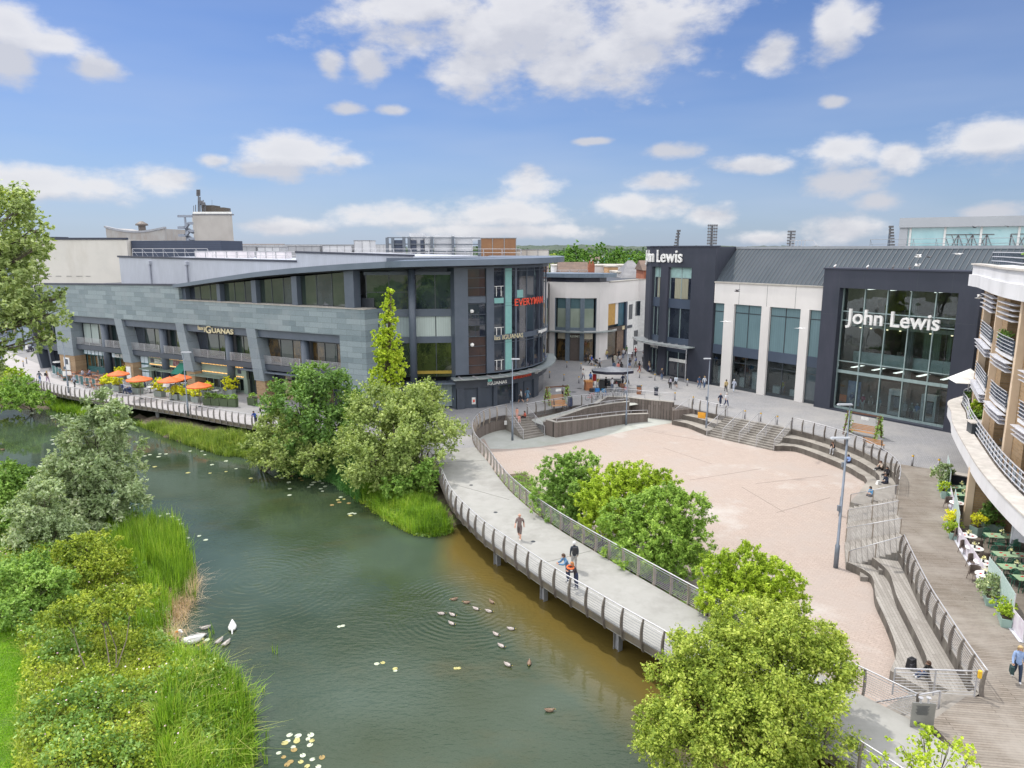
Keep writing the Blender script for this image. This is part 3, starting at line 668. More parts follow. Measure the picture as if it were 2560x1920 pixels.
rb_=[cC(705,800,ZA),cC(680,942,ZA),cC(668,1105,ZA),cC(688,1315,ZA)]; rt_=[(28.3,49.4),(26.6,46.1),(25.05,42.9),(23.7,40.1)]
labs=['farthest sloping rail of the boardwalk steps','second farthest sloping rail of the boardwalk steps','second nearest sloping rail of the boardwalk steps','nearest sloping rail of the boardwalk steps']
for a,b,l in zip(rb_,rt_,labs): slope_rail(l,(*a,ZA+.1),(*b,0),1.05,3,10,group=gr)
slope_rail('short sloping rail beside the terrace left of the main steps',(*cB(285,370,ZA+.5),ZA+.5),(20.6,80.2,0),1.0,2)
slope_rail('low handrail along the bottom corner steps',(14.9,26.6,ZA),(17.2,25.5,-.3),.9,2,3)
railing('short straight railing closing the lower terrace end',[(15.7,26.2),(17.4,26.1),(18.95,26.0)],h=1.15,every=1.6,rib=False,bars=7,m_post=m_steel,rb=.013)
m_jt=mat('joint line',(.12,.12,.11),rough=1.)
mb=MB()
for (a,b) in ((cA(0,680),cA(395,660)),(cE(840,385),cE(1310,265)),(G(1700,1640),G(1800,1560)),(cA(60,850),cA(600,1000))):
 mb.bar((a[0],a[1],.006),(b[0],b[1],.006),.035,.006)
structure('walkway_joints',mb,m_jt)
mb=MB()
for (a,b) in ((cB(880,960,ZA),cB(1250,1180,ZA)),(cB(430,900,ZA),cB(1050,800,ZA)),(cB(200,620,ZA),cB(620,760,ZA)),(cB(1000,930,ZA),cB(1620,860,ZA)),(cB(1180,1180,ZA),cB(1640,1050,ZA)),(cB(30,470,ZA),cB(560,560,ZA))):
 mb.bar((a[0],a[1],ZA+.004),(b[0],b[1],ZA+.004),.05,.006)
structure('arena_joints',mb,mat('arena joint',(.24,.20,.175),rough=1.))
FA,FB=(-72.,107.),(-16.,76.6); F_=PW([FA,FB]); fl=F_.l[-1]; fdx,fdy=(FB[0]-FA[0])/fl,(FB[1]-FA[1])/fl
m_slate=brickmat('slate panels',lambda t:wallvec(t,fdx,fdy),(.27,.33,.355),(.16,.21,.235),(.07,.09,.1),2.1,.62,.012,rough=.42,off=.37,gs=.25,grime=(.25,.285,.305),glo=.5,ghi=.8,spec=.5,bmp=.1)
m_slate2=brickmat('slate panels pier',lambda t:wallvec(t,fdx,fdy),(.25,.295,.33),(.19,.23,.265),(.09,.11,.12),3.,1.25,.012,rough=.42,off=.5,gs=.4,grime=(.24,.27,.29),bmp=.1,spec=.5)
m_anth=mat('anthracite cladding',(.085,.105,.14),(.07,.09,.12),rough=.42,scale=.8,spec=.5)
m_anth2=mat('anthracite band',(.055,.068,.09),(.045,.056,.075),rough=.45,scale=.8)
m_fin=mat('roof fin metal',(.14,.17,.215),(.11,.14,.18),rough=.35,metal=.35,scale=.25)
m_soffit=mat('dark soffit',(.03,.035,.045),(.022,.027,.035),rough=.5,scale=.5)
m_cop2=mat('navy coping',(.03,.035,.06),rough=.4)
m_gdark=paneglass('dark green glass',(.012,.022,.022),(.03,.045,.035))
m_gblue=paneglass('blue black glass',(.012,.017,.03),(.035,.045,.06))
m_ggreen=paneglass('green lit glass',(.012,.02,.01),(.04,.055,.018),scale=.6)
m_gwarm=paneglass('warm interior glass',(.03,.022,.012),(.12,.075,.025),scale=1.6)
m_blind=ribmat('pale blinds',(.40,.47,.45),fdx,fdy,.22,rough=.5,line=.75)
m_curt=ribmat('grey curtain',(.25,.31,.32),fdx,fdy,.3,rough=.6,line=.7)
m_frame=mat('window frame',(.04,.05,.06),rough=.4)
m_brickw=brickmat('yellow stock brick',lambda t:wallvec(t,fdx,fdy),(.42,.29,.17),(.32,.21,.12),(.33,.27,.2),.45,.16,.015,rough=.9,bmp=.2)
m_teal=mat('teal paint',(.035,.12,.125),(.03,.1,.105),rough=.5)
m_sage=mat('sage paint',(.22,.28,.24),(.19,.25,.21),rough=.6)
m_white=mat('white paint',(.78,.78,.76),rough=.5)
m_red=mat('red letters',(.75,.09,.045),rough=.4)
m_gold=mat('gilt letters',(.65,.58,.38),rough=.35,metal=.2)
bld=thing('restaurant_building','large slate clad restaurant and cinema building with sweeping roof fin and curved glass corner','building',(-30,90,0))
def part(name,mb,m,parent=bld,smooth=False): return mb.build(name,m,parent,smooth)
mb=MB(); F_.box(mb,2.2,33.2,8.6,lambda u:12.88+.018*u,0,.6); F_.box(mb,33.2,fl,8.6,11.6,0,.6); wallb=part('slate_wall',mb,m_slate)
mb=MB(); F_.box(mb,2.0,33.2,lambda u:12.885+.018*u,lambda u:13.1+.018*u,-.12,.7); part('coping',mb,m_cop2)
mb=MB(); F_.box(mb,33.25,fl+.1,11.603,11.68,-.1,1.9); part('sill',mb,m_cop)
mb=MB(); F_.box(mb,60.0,fl,0,8.597,0,.62); mb.hexa([F_.P(fl,0,0),F_.P(fl,0,.01),F_.P(fl+.3,0,3.),F_.P(fl+.28,0,3.),F_.P(fl,11.6,0),F_.P(fl,11.6,.01),F_.P(fl+.3,11.6,3.),F_.P(fl+.28,11.6,3.)]); part('slate_wall',mb,m_slate)
for (b0,b1,t0,t1,zb) in ((4.3,8.3,4.4,8.35,2.6),(20.2,22.,19.,20.6,2.6),(33.1,34.85,32.0,33.5,2.4),(46.0,47.7,45.1,46.65,2.3)):
 mb=MB(); F_.hexa(mb,b0,b1,t0,t1,zb,8.597,-.02,1.7); p=part('leaning_pier',mb,m_slate2)
 mb=MB(); F_.box(mb,b0+.12,b1-.02,0,zb-.003,.1,1.75); part('brick_foot',mb,m_brickw,p)
mb=MB(); F_.box(mb,61.5,fl-.3,0,1.9,-.05,.0); part('brick_foot',mb,m_brickw)
bays=[(8.35,19.2,14.9),(20.65,32.05,27.9),(33.55,45.2,40.75),(46.7,60.0,53.7)]
for bi,(a,b,cx) in enumerate(bays):
 mb=MB(); F_.box(mb,a+.05,b,7.65,8.59,.35,.9); part('lintel_band',mb,m_anth)
 mb=MB(); p=F_.P(cx,0,1.0); mb.lathe((p[0],p[1],0),[(.5,0),(.5,7.64)],16); part('round_column',mb,m_anth,smooth=True)
 for (u0,u1) in ((a+.3,cx-.6),(cx+.6,b-.1)):
  n=3; wd=MB(); F_.box(wd,u0,u1,7.3,7.64,1.6,1.75); F_.box(wd,u0,u1,4.3,4.5,1.6,1.75)
  for k in range(n+1): uu=u0+(u1-u0)*k/n; F_.box(wd,uu-.04,uu+.04,4.5,7.3,1.6,1.75)
  wo=part('window',wd,m_frame)
  for k in range(n):
   mb=MB(); F_.box(mb,u0+(u1-u0)*k/n+.045,u0+(u1-u0)*(k+1)/n-.045,4.5,7.3,1.66,1.7)
   mm=[m_gdark,m_gblue,m_ggreen][(bi*5+k*2+int(u0))%3]
   if bi==0 and u0<cx: mm=[m_blind,m_blind,m_ggreen][k]
   if bi==3: mm=m_gwarm if k!=1 else m_gdark
   part('pane',mb,mm,wo)
  rl=MB()
  for k in range(8): z=4.42+.92*k/7; F_.box(rl,u0-.15,u1+.15,z-.02,z+.02,.55,.6)
  for uu in (u0,(u0+u1)/2,u1): F_.box(rl,uu-.03,uu+.03,4.3,5.3,.61,.66)
  part('balcony_rail',rl,m_steel)
 mb=MB(); F_.box(mb,a,b,3.62,4.3,.5,1.55); part('storey_band',mb,m_anth2)
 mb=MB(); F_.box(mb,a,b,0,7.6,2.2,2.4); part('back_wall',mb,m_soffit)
def shopfront(u0,u1,z0,z1,mf,mg,n,head=None,d=1.7,tr=None):
 f=MB(); F_.box(f,u0,u1,z1-.12,z1,d,d+.15); F_.box(f,u0,u1,z0,z0+.25,d,d+.15)
 for k in range(n+1): uu=u0+(u1-u0)*k/n; F_.box(f,uu-.06,uu+.06,z0+.25,z1-.12,d,d+.15)
 if tr: F_.box(f,u0+.06,u1-.06,tr-.05,tr+.05,d+.02,d+.13)
 wo=part('shop_front',f,mf)
 for k in range(n):
  mb=MB(); F_.box(mb,u0+(u1-u0)*k/n+.065,u0+(u1-u0)*(k+1)/n-.065,z0+.26,z1-.13,d+.05,d+.08); part('pane',mb,mg if not isinstance(mg,list) else mg[k%len(mg)],wo)
 return wo
m_poster=mat('window poster',(.62,.70,.76),(.5,.6,.68),rough=.6)
mb=MB(); F_.box(mb,8.6,14.3,2.75,3.6,1.3,1.7); F_.box(mb,15.5,20.0,2.75,3.6,1.3,1.7); tl=part('shop_fascia',mb,m_teal)
for k in range(6): mb=MB(); F_.box(mb,8.9+k*.9,9.6+k*.9,2.85,3.4,1.24,1.29); part('poster',mb,m_poster,tl)
wall_text(F_,'ASK ITALIAN',16.4,2.85,.5,m_white,bld,d=1.2,width=3.5,name='shop_lettering',bold=.01)
mb=MB(); F_.box(mb,15.7,16.3,2.8,3.4,1.2,1.29); part('poster',mb,m_poster,tl)
shopfront(8.7,14.3,.7,2.72,m_teal,[m_gwarm,m_gdark],6); mb=MB(); F_.box(mb,8.7,14.3,0,.69,1.6,1.8); part('stall_riser',mb,m_teal)
shopfront(15.5,20.2,0,2.72,m_teal,[m_gdark,m_gwarm],4)
mb=MB(); F_.box(mb,22.1,23.8,.1,3.6,1.3,1.6); pl=part('poster_panel',mb,m_teal)
for k in range(2):
 for z in (.3,1.35,2.5): mb=MB(); F_.box(mb,22.2+.8*k,22.9+.8*k,z,z+.9,1.24,1.29); part('poster',mb,m_poster,pl)
mb=MB(); F_.box(mb,23.9,32.9,2.3,3.6,1.2,1.6); F_.box(mb,34.9,43.2,1.9,3.6,1.2,1.6); F_.box(mb,42.6,43.3,0,1.9,1.2,1.6); F_.box(mb,23.9,24.3,0,2.3,1.2,1.6); part('shop_fascia',mb,m_sage)
m_bulb=mat('fairy bulbs',(1.,.72,.2),(1.,.35,.12),rough=.4,emit=1.6,scale=9.)
for (a,b,z) in ((24.2,27.2,3.52),(24.2,27.2,2.5),(28.5,32.7,3.5),(28.5,30.6,2.5),(35.,40.1,3.45),(35.,40.1,2.4),(41.4,42.8,3.4),(41.4,42.8,2.2)):
 mb=MB(); n=int((b-a)/.26)
 for k in range(n): p=F_.P(a+(b-a)*(k+.5)/n,z,1.12); mb.lathe((p[0],p[1],p[2]),[(.03,-.06),(.065,0),(.03,.06)],6)
 part('string_lights',mb,m_bulb)
for a,b in ((24.45,2.75),(41.7,2.6)): mb=MB(); F_.box(mb,a,a+.6,b,b+.55,1.14,1.19); part('round_emblem',mb,m_cop2)
wall_text(F_,'HOTEL &',25.4,3.05,.2,m_white,bld,d=1.12,width=1.3,name='shop_lettering'); wall_text(F_,'COFFEE BAR',25.4,2.78,.17,m_white,bld,d=1.12,width=1.6,name='shop_lettering')
m_mural=mat('mural figures',(.16,.03,.035),(.25,.2,.2),rough=.7,scale=4.)
mb=MB(); F_.box(mb,29.2,30.5,2.55,3.35,1.14,1.18); part('mural',mb,m_mural)
shopfront(24.4,32.6,0,2.2,m_sage,[m_gblue,m_gdark],7,d=1.8); shopfront(35.,42.4,0,1.85,m_sage,[m_gblue,m_gdark],6,d=1.8)
for (a,b) in ((23.9,27.2),(27.6,30.7),(34.3,40.2)):
 mb=MB(); F_.hexa(mb,a,b,a,b,1.9,1.98,-.3,1.25) if False else None
 for k in range(int((b-a)/.3)): F_.box(mb,a+k*.3,a+k*.3+.09,2.0,2.06,-.3,1.2)
 for dd in (-.3,.2,.7): F_.box(mb,a,b,1.94,1.995,dd,dd+.08)
 part('pergola_canopy',mb,m_sage)
mb=MB(); mb.hexa([F_.P(30.5,1.85,-.35),F_.P(32.5,1.85,-.35),F_.P(32.5,1.85,1.2),F_.P(30.5,1.85,1.2),F_.P(30.7,3.1,1.05),F_.P(32.4,3.1,1.05),F_.P(32.4,3.1,1.2),F_.P(30.7,3.1,1.2)]); part('awning',mb,mat('green awning',(.01,.16,.11),rough=.8))
shopfront(43.3,45.9,.0,3.3,m_frame,[m_gdark],3); shopfront(47.9,53.2,0,3.3,m_frame,[m_gblue,m_gwarm],4,tr=2.4); shopfront(54.3,60,0,3.3,m_frame,[m_gblue,m_gwarm],4,tr=2.4)
mb=MB(); F_.box(mb,43.3,45.6,3.3,3.5,.2,1.7); F_.box(mb,47.6,53.0,3.28,3.45,.1,1.7); part('entrance_canopy',mb,m_fin)
m_moon=mat('crescent lamp',(1.,.45,.1),emit=2.5)
mb=MB(); pts=[F_.P(45.3+.35*math.cos(a),1.4+.45*math.sin(a),1.55) for a in np.linspace(-1.4,1.4,12)]; mb.tube(pts,[.02,.05,.07,.08,.09,.09,.09,.09,.08,.07,.05,.02],6); part('crescent_light',mb,m_moon)
m_bamboo=ribmat('bamboo screen',(.42,.33,.2),fdx,fdy,.12,line=.15); mb=MB(); F_.box(mb,49.5,53,0,2.3,1.5,1.6); part('bamboo_screen',mb,m_bamboo)
wall_text(F_,'las',36.1,7.98,.5,m_gold,bld,d=.22,width=.95,name='sign_lettering',bold=.01); wall_text(F_,'I',37.25,7.75,.62,m_gold,bld,d=.22,width=.12,name='sign_lettering',bold=.02)
wall_text(F_,'G',37.5,7.62,.95,m_gold,bld,d=.22,width=1.05,name='sign_lettering',bold=.02); wall_text(F_,'UANAS',38.7,7.72,.62,m_gold,bld,d=.22,width=3.9,name='sign_lettering',bold=.02)
mb=MB(); F_.box(mb,-3.0,4.3,3.2,12.6,1.6,1.8); part('end_glazing',mb,m_gdark)
mb=MB(); F_.box(mb,-3.0,4.3,0,3.1,2.2,2.4); part('end_glazing',mb,m_gblue)
mb=MB(); F_.hexa(mb,-1.2,-.5,-4.9,-4.0,0,12.9,.1,1.9); F_.hexa(mb,.9,1.3,-.8,-.4,0,12.8,.6,1.2); F_.box(mb,-1.6,4.3,2.9,4.0,.7,1.6); part('end_frame',mb,m_anth2)
m_orange=mat('orange panel',(.85,.35,.04),(.7,.2,.03),rough=.5,scale=3.)
mb=MB(); F_.box(mb,-1.6,-.7,4.2,7.2,1.4,1.55); F_.box(mb,.3,.6,4.2,5.6,1.4,1.55); part('orange_panel',mb,m_orange)
mb=MB(); p=F_.P(3.4,2.0,.4); mb.lathe((p[0],p[1],1.3),[(.75,-.05),(.75,.05)],20);
o=mb.build('round_sign',m_white,bld)
mb=MB(); F_.box(mb,5.6,7.0,.35,2.2,-.03,.09); part('menu_board',mb,m_white); mb=MB(); F_.box(mb,5.9,6.7,1.2,2.0,-.06,-.031); part('menu_emblem',mb,m_anth2)
mb=MB(); F_.box(mb,20.6,21.5,.3,2.0,-.03,.09); part('menu_board',mb,m_white)
for (a,b) in ((33.9,39.7),(40.4,45.85),(46.75,52.5),(53.45,60.5)):
 wo=MB(); n=3
 for k in range(n+1): uu=a+(b-a)*k/n; F_.box(wo,uu-.04,uu+.04,11.7,lambda u:13.2+.085*(u-33.2),1.15,1.3)
 w_=part('window',wo,m_frame)
 for k in range(n):
  mb=MB(); F_.box(mb,a+(b-a)*k/n+.045,a+(b-a)*(k+1)/n-.045,11.7,lambda u:13.25+.085*(u-33.2),1.2,1.25); part('pane',mb,m_gdark if (k+int(a))%3 else m_gblue,w_)
for a,b in ((33.2,33.85),(39.75,40.35),(45.9,46.7),(52.55,53.4),(60.55,61.9)): mb=MB(); F_.box(mb,a,b,11.69,lambda u:13.2+.09*(u-33.2),.5,1.6); part('strip_column',mb,m_anth)
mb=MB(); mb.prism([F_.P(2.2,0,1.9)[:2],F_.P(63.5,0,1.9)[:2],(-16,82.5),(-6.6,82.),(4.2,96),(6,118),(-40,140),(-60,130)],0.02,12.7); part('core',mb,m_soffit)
Q=PW([(-15.5,79.),(-6.4,79.8)])
for (z0,z1) in ((10.62,11.45),(7.62,8.35),(15.25,15.6)): mb=MB(); Q.box(mb,-.9,9.1,z0,z1,-.15,.5); part('storey_band',mb,m_anth)
for (z0,z1,ms) in ((11.45,15.25,(m_gdark,m_gblue,m_gblue,m_gblue)),(8.35,10.62,(m_blind,m_curt,m_blind,m_blind)),(3.7,7.62,(m_gdark,m_gdark,m_ggreen,m_ggreen)),(0.2,3.2,(m_gdark,m_gblue,m_ggreen,m_curt))):
 fr=MB(); us=(-.7,1.8,4.1,6.9,9.0)
 for uu in us: Q.box(fr,uu-.05,uu+.05,z0,z1,.0,.12)
 if z0>11: Q.box(fr,-.7,4.0,13.3,13.4,.0,.1)
 w_=part('window',fr,m_frame)
 for k in range(4): mb=MB(); Q.box(mb,us[k]+.055,us[k+1]-.055,z0,z1,.03,.08); part('pane',mb,ms[k],w_)
mb=MB(); Q.box(mb,4.1,8.8,4.05,4.4,-.02,.02); part('bench_seat',mb,mat('mustard seat',(.34,.24,.03),rough=.6))
p=Q.P(4.35,0,-.9); mb=MB(); mb.lathe((p[0],p[1],3.3),[(.4,0),(.4,12.6)],16); part('round_column',mb,m_anth,smooth=True)
mb=MB(); Q.box(mb,3.4,9.0,3.0,3.2,-1.3,.2); part('canopy',mb,m_fin)
U=PW([(-6.4,78.8),(-3.6,79.7),(-1.2,81.0),(0.9,82.9),(2.6,85.2),(3.8,88.),(4.5,91.),(4.8,94.),(4.6,98)]); ul=U.l[-1]
mb=MB(); U.box(mb,0,ul,15.95,16.4,0,.5); U.box(mb,0,1.55,4.0,15.949,-.02,.5); U.box(mb,3.75,4.65,4.0,15.949,-.02,.5); part('clad_frame',mb,m_anth)
mb=MB(); U.box(mb,1.56,3.74,12.1,12.8,.1,.4); U.box(mb,4.66,ul,7.75,8.35,-.02,.45); U.box(mb,4.66,ul,4.0,4.12,-.02,.45); part('storey_band',mb,m_anth)
mb=MB(); mb.hexa([U.P(0,0.0,0),U.P(0,0.,.4),(-7.6,81.5,0),(-7.7,81.2,0),U.P(0,16.2,0),U.P(0,16.2,.4),(-7.6,81.5,16.2),(-7.7,81.2,16.2)]); part('clad_frame',mb,m_anth)
m_brown=mat('brown reflecting panel',(.055,.032,.028),(.035,.028,.03),rough=.15,scale=.8)
fr=MB()
for z in (4.0,5.0,6.1,7.2,8.3,9.6,10.8,12.0,12.85,13.8,14.9,15.9): U.box(fr,1.58,3.72,z-.03,z+.03,.12,.2)
w_=part('window',fr,m_anth2)
for (z0,z1,mm) in ((4.03,8.27,m_brown),(8.33,12.05,m_gblue),(12.88,15.87,m_brown)): mb=MB(); U.box(mb,1.6,3.7,z0,z1,.2,.25); part('pane',mb,mm,w_)
m_g3=paneglass('corner glass',(.010,.014,.022),(.05,.055,.07),scale=.5)
m_mint=mat('mint stair wall',(.20,.40,.38),(.17,.36,.35),rough=.3)
for (z0,z1) in ((4.12,7.75),(8.35,12.0),(12.0,15.95)):
 us=[4.66,6.1,7.9,9.9,11.5,13.3,14.9,16.6,ul]
 fr=MB()
 for k,uu in enumerate(us): w2=.13 if k in (2,) else .045; U.box(fr,uu-w2,uu+w2,z0,z1,-.03,.12)
 U.box(fr,4.7,ul,z1-.34,z1-.3,-.01,.1)
 w_=part('window',fr,m_anth)
 for k in range(len(us)-1):
  mb=MB(); U.box(mb,us[k]+.05,us[k+1]-.05,z0,z1,.04,.08); part('pane',mb,m_g3 if k%3 else m_gblue,w_)
 mb=MB(); U.box(mb,6.25,7.25,z0+.05,z1-.02,.0,.03); part('mint_panel',mb,m_mint)
for q in ((4.75,6.0,12.0,12.6,-.01,.03),(6.25,7.2,12.0,12.6,-.02,-.001),(8.1,9.2,12.5,13.4,.0,.03)): mb=MB(); U.box(mb,*q); part('mint_panel',mb,m_mint)
mb=MB()
for z in (5.4,9.2,13.9):
 U.box(mb,4.75,6.05,z,z+.05,.0,.035)
 for uu in (5.0,5.6): U.box(mb,uu,uu+.06,z-1.1,z,.0,.034)
part('stair_rail',mb,m_white)
for z in (11.2,7.4): mb=MB(); q=U.P(2.0,z,.05); mb.lathe((q[0],q[1],z),[(.02,-.22),(.17,-.16),(.23,0),(.17,.16),(.02,.22)],12); part('round_emblem',mb,m_white)
wall_text(U,'EVERYMAN',7.5,11.6,.85,m_red,bld,d=-.25,width=6.2,name='sign_lettering',ext=.03,bold=.008)
wall_text(U,'las IGUANAS',4.6,7.85,.55,m_gold,bld,d=-.3,width=4.2,name='sign_lettering',ext=.03,bold=.0)
wall_text(U,'wagamama',12.2,8.0,.45,m_white,bld,d=-.3,width=3.4,name='sign_lettering',ext=.05,bold=.02)
mb=MB(); U.box(mb,-.5,ul,3.55,3.72,-1.15,.3); part('canopy',mb,mat('canopy metal',(.34,.38,.38),(.27,.31,.31),rough=.4,metal=.4,scale=.8))
for k in range(7): mb=MB(); U.box(mb,.3+k*1.7,.5+k*1.7,3.73,3.8,-1.5,.2); part('canopy_bracket',mb,m_steel)
mb=MB(); U.box(mb,0,ul,2.4,3.54,.02,.6); part('shop_fascia',mb,m_anth2)
m_door=ribmat('ribbed door panels',(.06,.075,.10),.95,.3,.16,line=.85)
for a,b in ((0.1,1.0),(2.6,3.7),(4.6,5.1),(8.3,9.3),(11.7,13.2)): mb=MB(); U.box(mb,a,b,0,2.39,.0,.7); part('ground_pier',mb,m_anth2)
for a,b in ((1.01,2.59),(3.71,4.59),(9.9,11.69)): mb=MB(); U.box(mb,a,b,0,2.39,.3,.6); part('service_door',mb,m_door)
mb=MB(); U.box(mb,5.11,8.29,0,2.39,.45,.5); U.box(mb,9.31,9.89,0,2.39,.45,.5); U.box(mb,13.21,ul,0,2.39,.45,.5); part('entrance_glass',mb,m_gblue)
mb=MB(); U.box(mb,1.95,2.4,.45,1.25,.24,.29); part('notice_box',mb,m_white); mb=MB(); U.box(mb,2.07,2.28,.7,1.0,.2,.235); part('notice_red',mb,m_red)
wall_text(U,'las',3.85,3.05,.34,mat('mint letters',(.3,.85,.75),rough=.4),bld,d=-.06,width=.5,name='sign_lettering',bold=.02)
wall_text(U,'IGUANAS',3.8,2.62,.38,m_white,bld,d=-.06,width=2.6,name='sign_lettering',bold=.01)
wall_text(U,'EVERYMAN',7.5,2.95,.42,m_red,bld,d=-.06,width=3.3,name='sign_lettering',bold=.02)
wall_text(U,'wagamama',11.8,3.0,.34,m_white,bld,d=-.06,width=2.4,name='sign_lettering',bold=.02)
ctl=[(443,709,33.1),(560,694,None),(721,671.4,None),(863,660,None),(1040,649.7,None)]
fin=[];
for u_,zt in ((32.6,13.62),(36,14.02),(40,14.52),(44,15.0),(48,15.45),(52.8,15.88),(57,16.2),(61.3,16.48),(65,16.68),(68,16.83)):
 p=F_.P(u_,0,-.35); fin.append((p[0],p[1],zt))
fin+=[(-9.6,74.6,16.9),(-6.6,75.6,16.95),(-3.2,76.9,17.0),(.0,78.9,17.05),(2.6,81.4,17.08),(4.6,84.2,17.12),(5.9,87.2,17.15),(6.6,90.4,17.18),(6.7,94,17.2),(6.2,99,17.2)]
fs=[tuple(p) for p in smooth_line(fin,3)]; n=len(fs); V=[]; inn=offset([(p[0],p[1]) for p in fs],1.)
IN=PW([(p[0],p[1]) for p in fs])
for i,p in enumerate(fs):
 th=.42+.22*min(1,i/18); q=IN.P(IN.l[i],0,2.4); q2=IN.P(IN.l[i],0,9.5)
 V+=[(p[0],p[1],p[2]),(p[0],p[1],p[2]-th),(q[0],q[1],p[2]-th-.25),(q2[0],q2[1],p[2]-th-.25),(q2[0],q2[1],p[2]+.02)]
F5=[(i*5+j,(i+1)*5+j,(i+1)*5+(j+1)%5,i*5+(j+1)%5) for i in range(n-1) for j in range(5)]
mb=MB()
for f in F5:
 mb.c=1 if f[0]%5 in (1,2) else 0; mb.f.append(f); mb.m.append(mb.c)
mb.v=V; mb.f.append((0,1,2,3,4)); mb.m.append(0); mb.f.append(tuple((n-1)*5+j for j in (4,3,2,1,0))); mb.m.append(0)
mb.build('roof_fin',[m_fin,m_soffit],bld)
mb=MB(); mb.prism([(-14,80),(-7,80.5),(-1.4,82.6),(1.4,86),(3.2,91),(3.5,100),(-8,104),(-16,90)],15.21,17.1); part('roof_body',mb,m_anth)
m_gclad=ribmat('pale grey cladding',(.42,.445,.505),fdx,fdy,.33,rough=.5,line=.85)
m_cream=mat('cream render',(.60,.575,.53),(.55,.53,.49),rough=.85,scale=.3,grime=(.48,.45,.4),gs=.25)
m_navy=ribmat('navy louvre cladding',(.045,.06,.1),fdx,fdy,.35,horizontal=True,line=.6)
m_lou=ribmat('grey louvre cladding',(.23,.29,.36),1,0,.4,horizontal=True,line=.35)
rb2=thing('shopping_centre_roof','long pale grey ribbed metal roof block with galvanised edge rails behind the slate wall','building',(-45,105,0))
W2=PW([F_.P(8,0,6.)[:2],F_.P(66,0,6.)[:2]])
z_at=lambda px,py,Pw:None
mb=MB(); W2.box(mb,4.2,40.0,11,lambda u:16.95-.012*u,0,20); W2.box(mb,40.0,58.,11,lambda u:17.62-.02*(u-40),0,14); w_=mb.build('wall',m_gclad,rb2)
mb=MB(); W2.box(mb,4.,40.1,lambda u:16.955-.012*u,lambda u:17.2-.012*u,-.15,.3); W2.box(mb,40.,58.,lambda u:17.625-.02*(u-40),lambda u:17.84-.02*(u-40),-.15,.3); mb.build('coping',m_cop2,rb2)
mb=MB()
for u_ in (11.3,19.3): p=W2.P(u_,0,-.2); mb.lathe((p[0],p[1],12),[(.18,0),(.18,3.9)],8); mb.ob(p[0],p[1],15.9,16.4,.7,.4,math.atan2(fdy,fdx))
mb.build('downpipe',m_gclad,rb2)
def roof_rail(root,P,u0,u1,z,d=.6,h=1.1,every=2.1):
 mb=MB(); n=max(2,int((u1-u0)/every));
 for hh in (h,h*.52): mb.tube([P.P(u,z+hh,d) for u in np.linspace(u0,u1,n+1)],.03,5)
 for u in np.linspace(u0,u1,n+1): a=P.P(u,z,d); b=P.P(u,z+h,d); mb.tube([a,b],.03,5); mb.tube([P.P(u,z,d+.8),b],.02,4)
 return mb.build('guard_rail',m_steel,root)
roof_rail(rb2,W2,6,22.5,17.05,1.0); roof_rail(rb2,W2,23.5,39.5,16.7,1.0)
cb=thing('cream_rendered_building','cream rendered wall with faded lettering marks behind the pale roof block','building',(-75,120,0))
C2=PW([(-87.5,128),(-50,126)])
mb=MB(); C2.box(mb,0,19.5,8,19.75,0,12); mb.build('wall',m_cream,cb); mb=MB(); C2.box(mb,-.1,19.6,19.752,20.1,-.15,.4); mb.build('coping',m_cop2,cb)
mb=MB()
for k,(a,b) in enumerate(((3.6,5.0),(5.8,6.8),(7.8,8.7),(9.6,10.7),(11.4,12.2))): C2.box(mb,a,b,13.3,13.42,-.06,-.001)
mb.build('faded_lettering',mat('faded mark',(.3,.29,.28)),cb)
nb_=thing('louvred_plant_block','dark navy louvred plant block behind the roof rails','building',(-55,128,0))
mb=MB(); C2.box(mb,19.7,36.,9,19.6,1,10); mb.build('wall',m_navy,nb_)
lb=thing('louvred_building','blue grey building with horizontal louvres partly hidden by the overhanging tree','building',(-110,140,0))
mb=MB(); mb.hexa([(-130,141,0),(-91.5,134,0),(-91.5,150,0),(-130,160,0),(-130,141,23),(-95.,134,20.5),(-93,150,20.5),(-130,160,23)]); mb.build('wall',m_lou,lb)
mb=MB(); mb.hexa([(-91.5,133.8,0),(-90.4,133.6,0),(-90,150,0),(-91.4,150,0),(-95.0,133.8,20.6),(-93.6,133.6,20.6),(-93,150,20.6),(-93,151,20.6)]); mb.build('corner_trim',m_cop2,lb)
kb=thing('corrugated_roof_block','rust streaked corrugated metal block with dished top and a small vent','building',(-95,190,0))
X0,_=ZY(267,600,190); X1,_=ZY(425,600,190)
C3=PW([(X0,190),(X1,187)]); zt=lambda px,py:ZY(px,py,190)[1]
za,zb,zc=zt(267,570),zt(340,576),zt(425,573)
mb=MB(); C3.box(mb,0,C3.l[-1],8,lambda u:za+(zc-za)*u/C3.l[-1]-1.1*math.sin(PI*u/C3.l[-1]),0,10)
m_corr=ribmat('rusty corrugated cladding',(.33,.325,.32),1,0,.55,c2=(.27,.24,.22),line=.85); mb.build('wall',m_corr,kb)
mb=MB(); C3.box(mb,-.3,C3.l[-1]+.3,lambda u:za+.01+(zc-za)*u/C3.l[-1]-1.1*math.sin(PI*u/C3.l[-1]),lambda u:za+.5+(zc-za)*u/C3.l[-1]-1.1*math.sin(PI*u/C3.l[-1]),-.2,.8); mb.build('coping',mat('grey coping',(.3,.31,.34)),kb)
p=C3.P(C3.l[-1]*.5,0,3); MB().lathe((p[0],p[1],za-1.),[(.9,0),(.9,1.6),(1.6,1.7),(1.5,2.1),(.3,2.8)],10).build('vent',mat('vent metal',(.12,.10,.09)),kb)
tw=thing('concrete_tower','square concrete tower with zigzag fire stair and rooftop aerials','building',(-72,165,0)); Y=165.
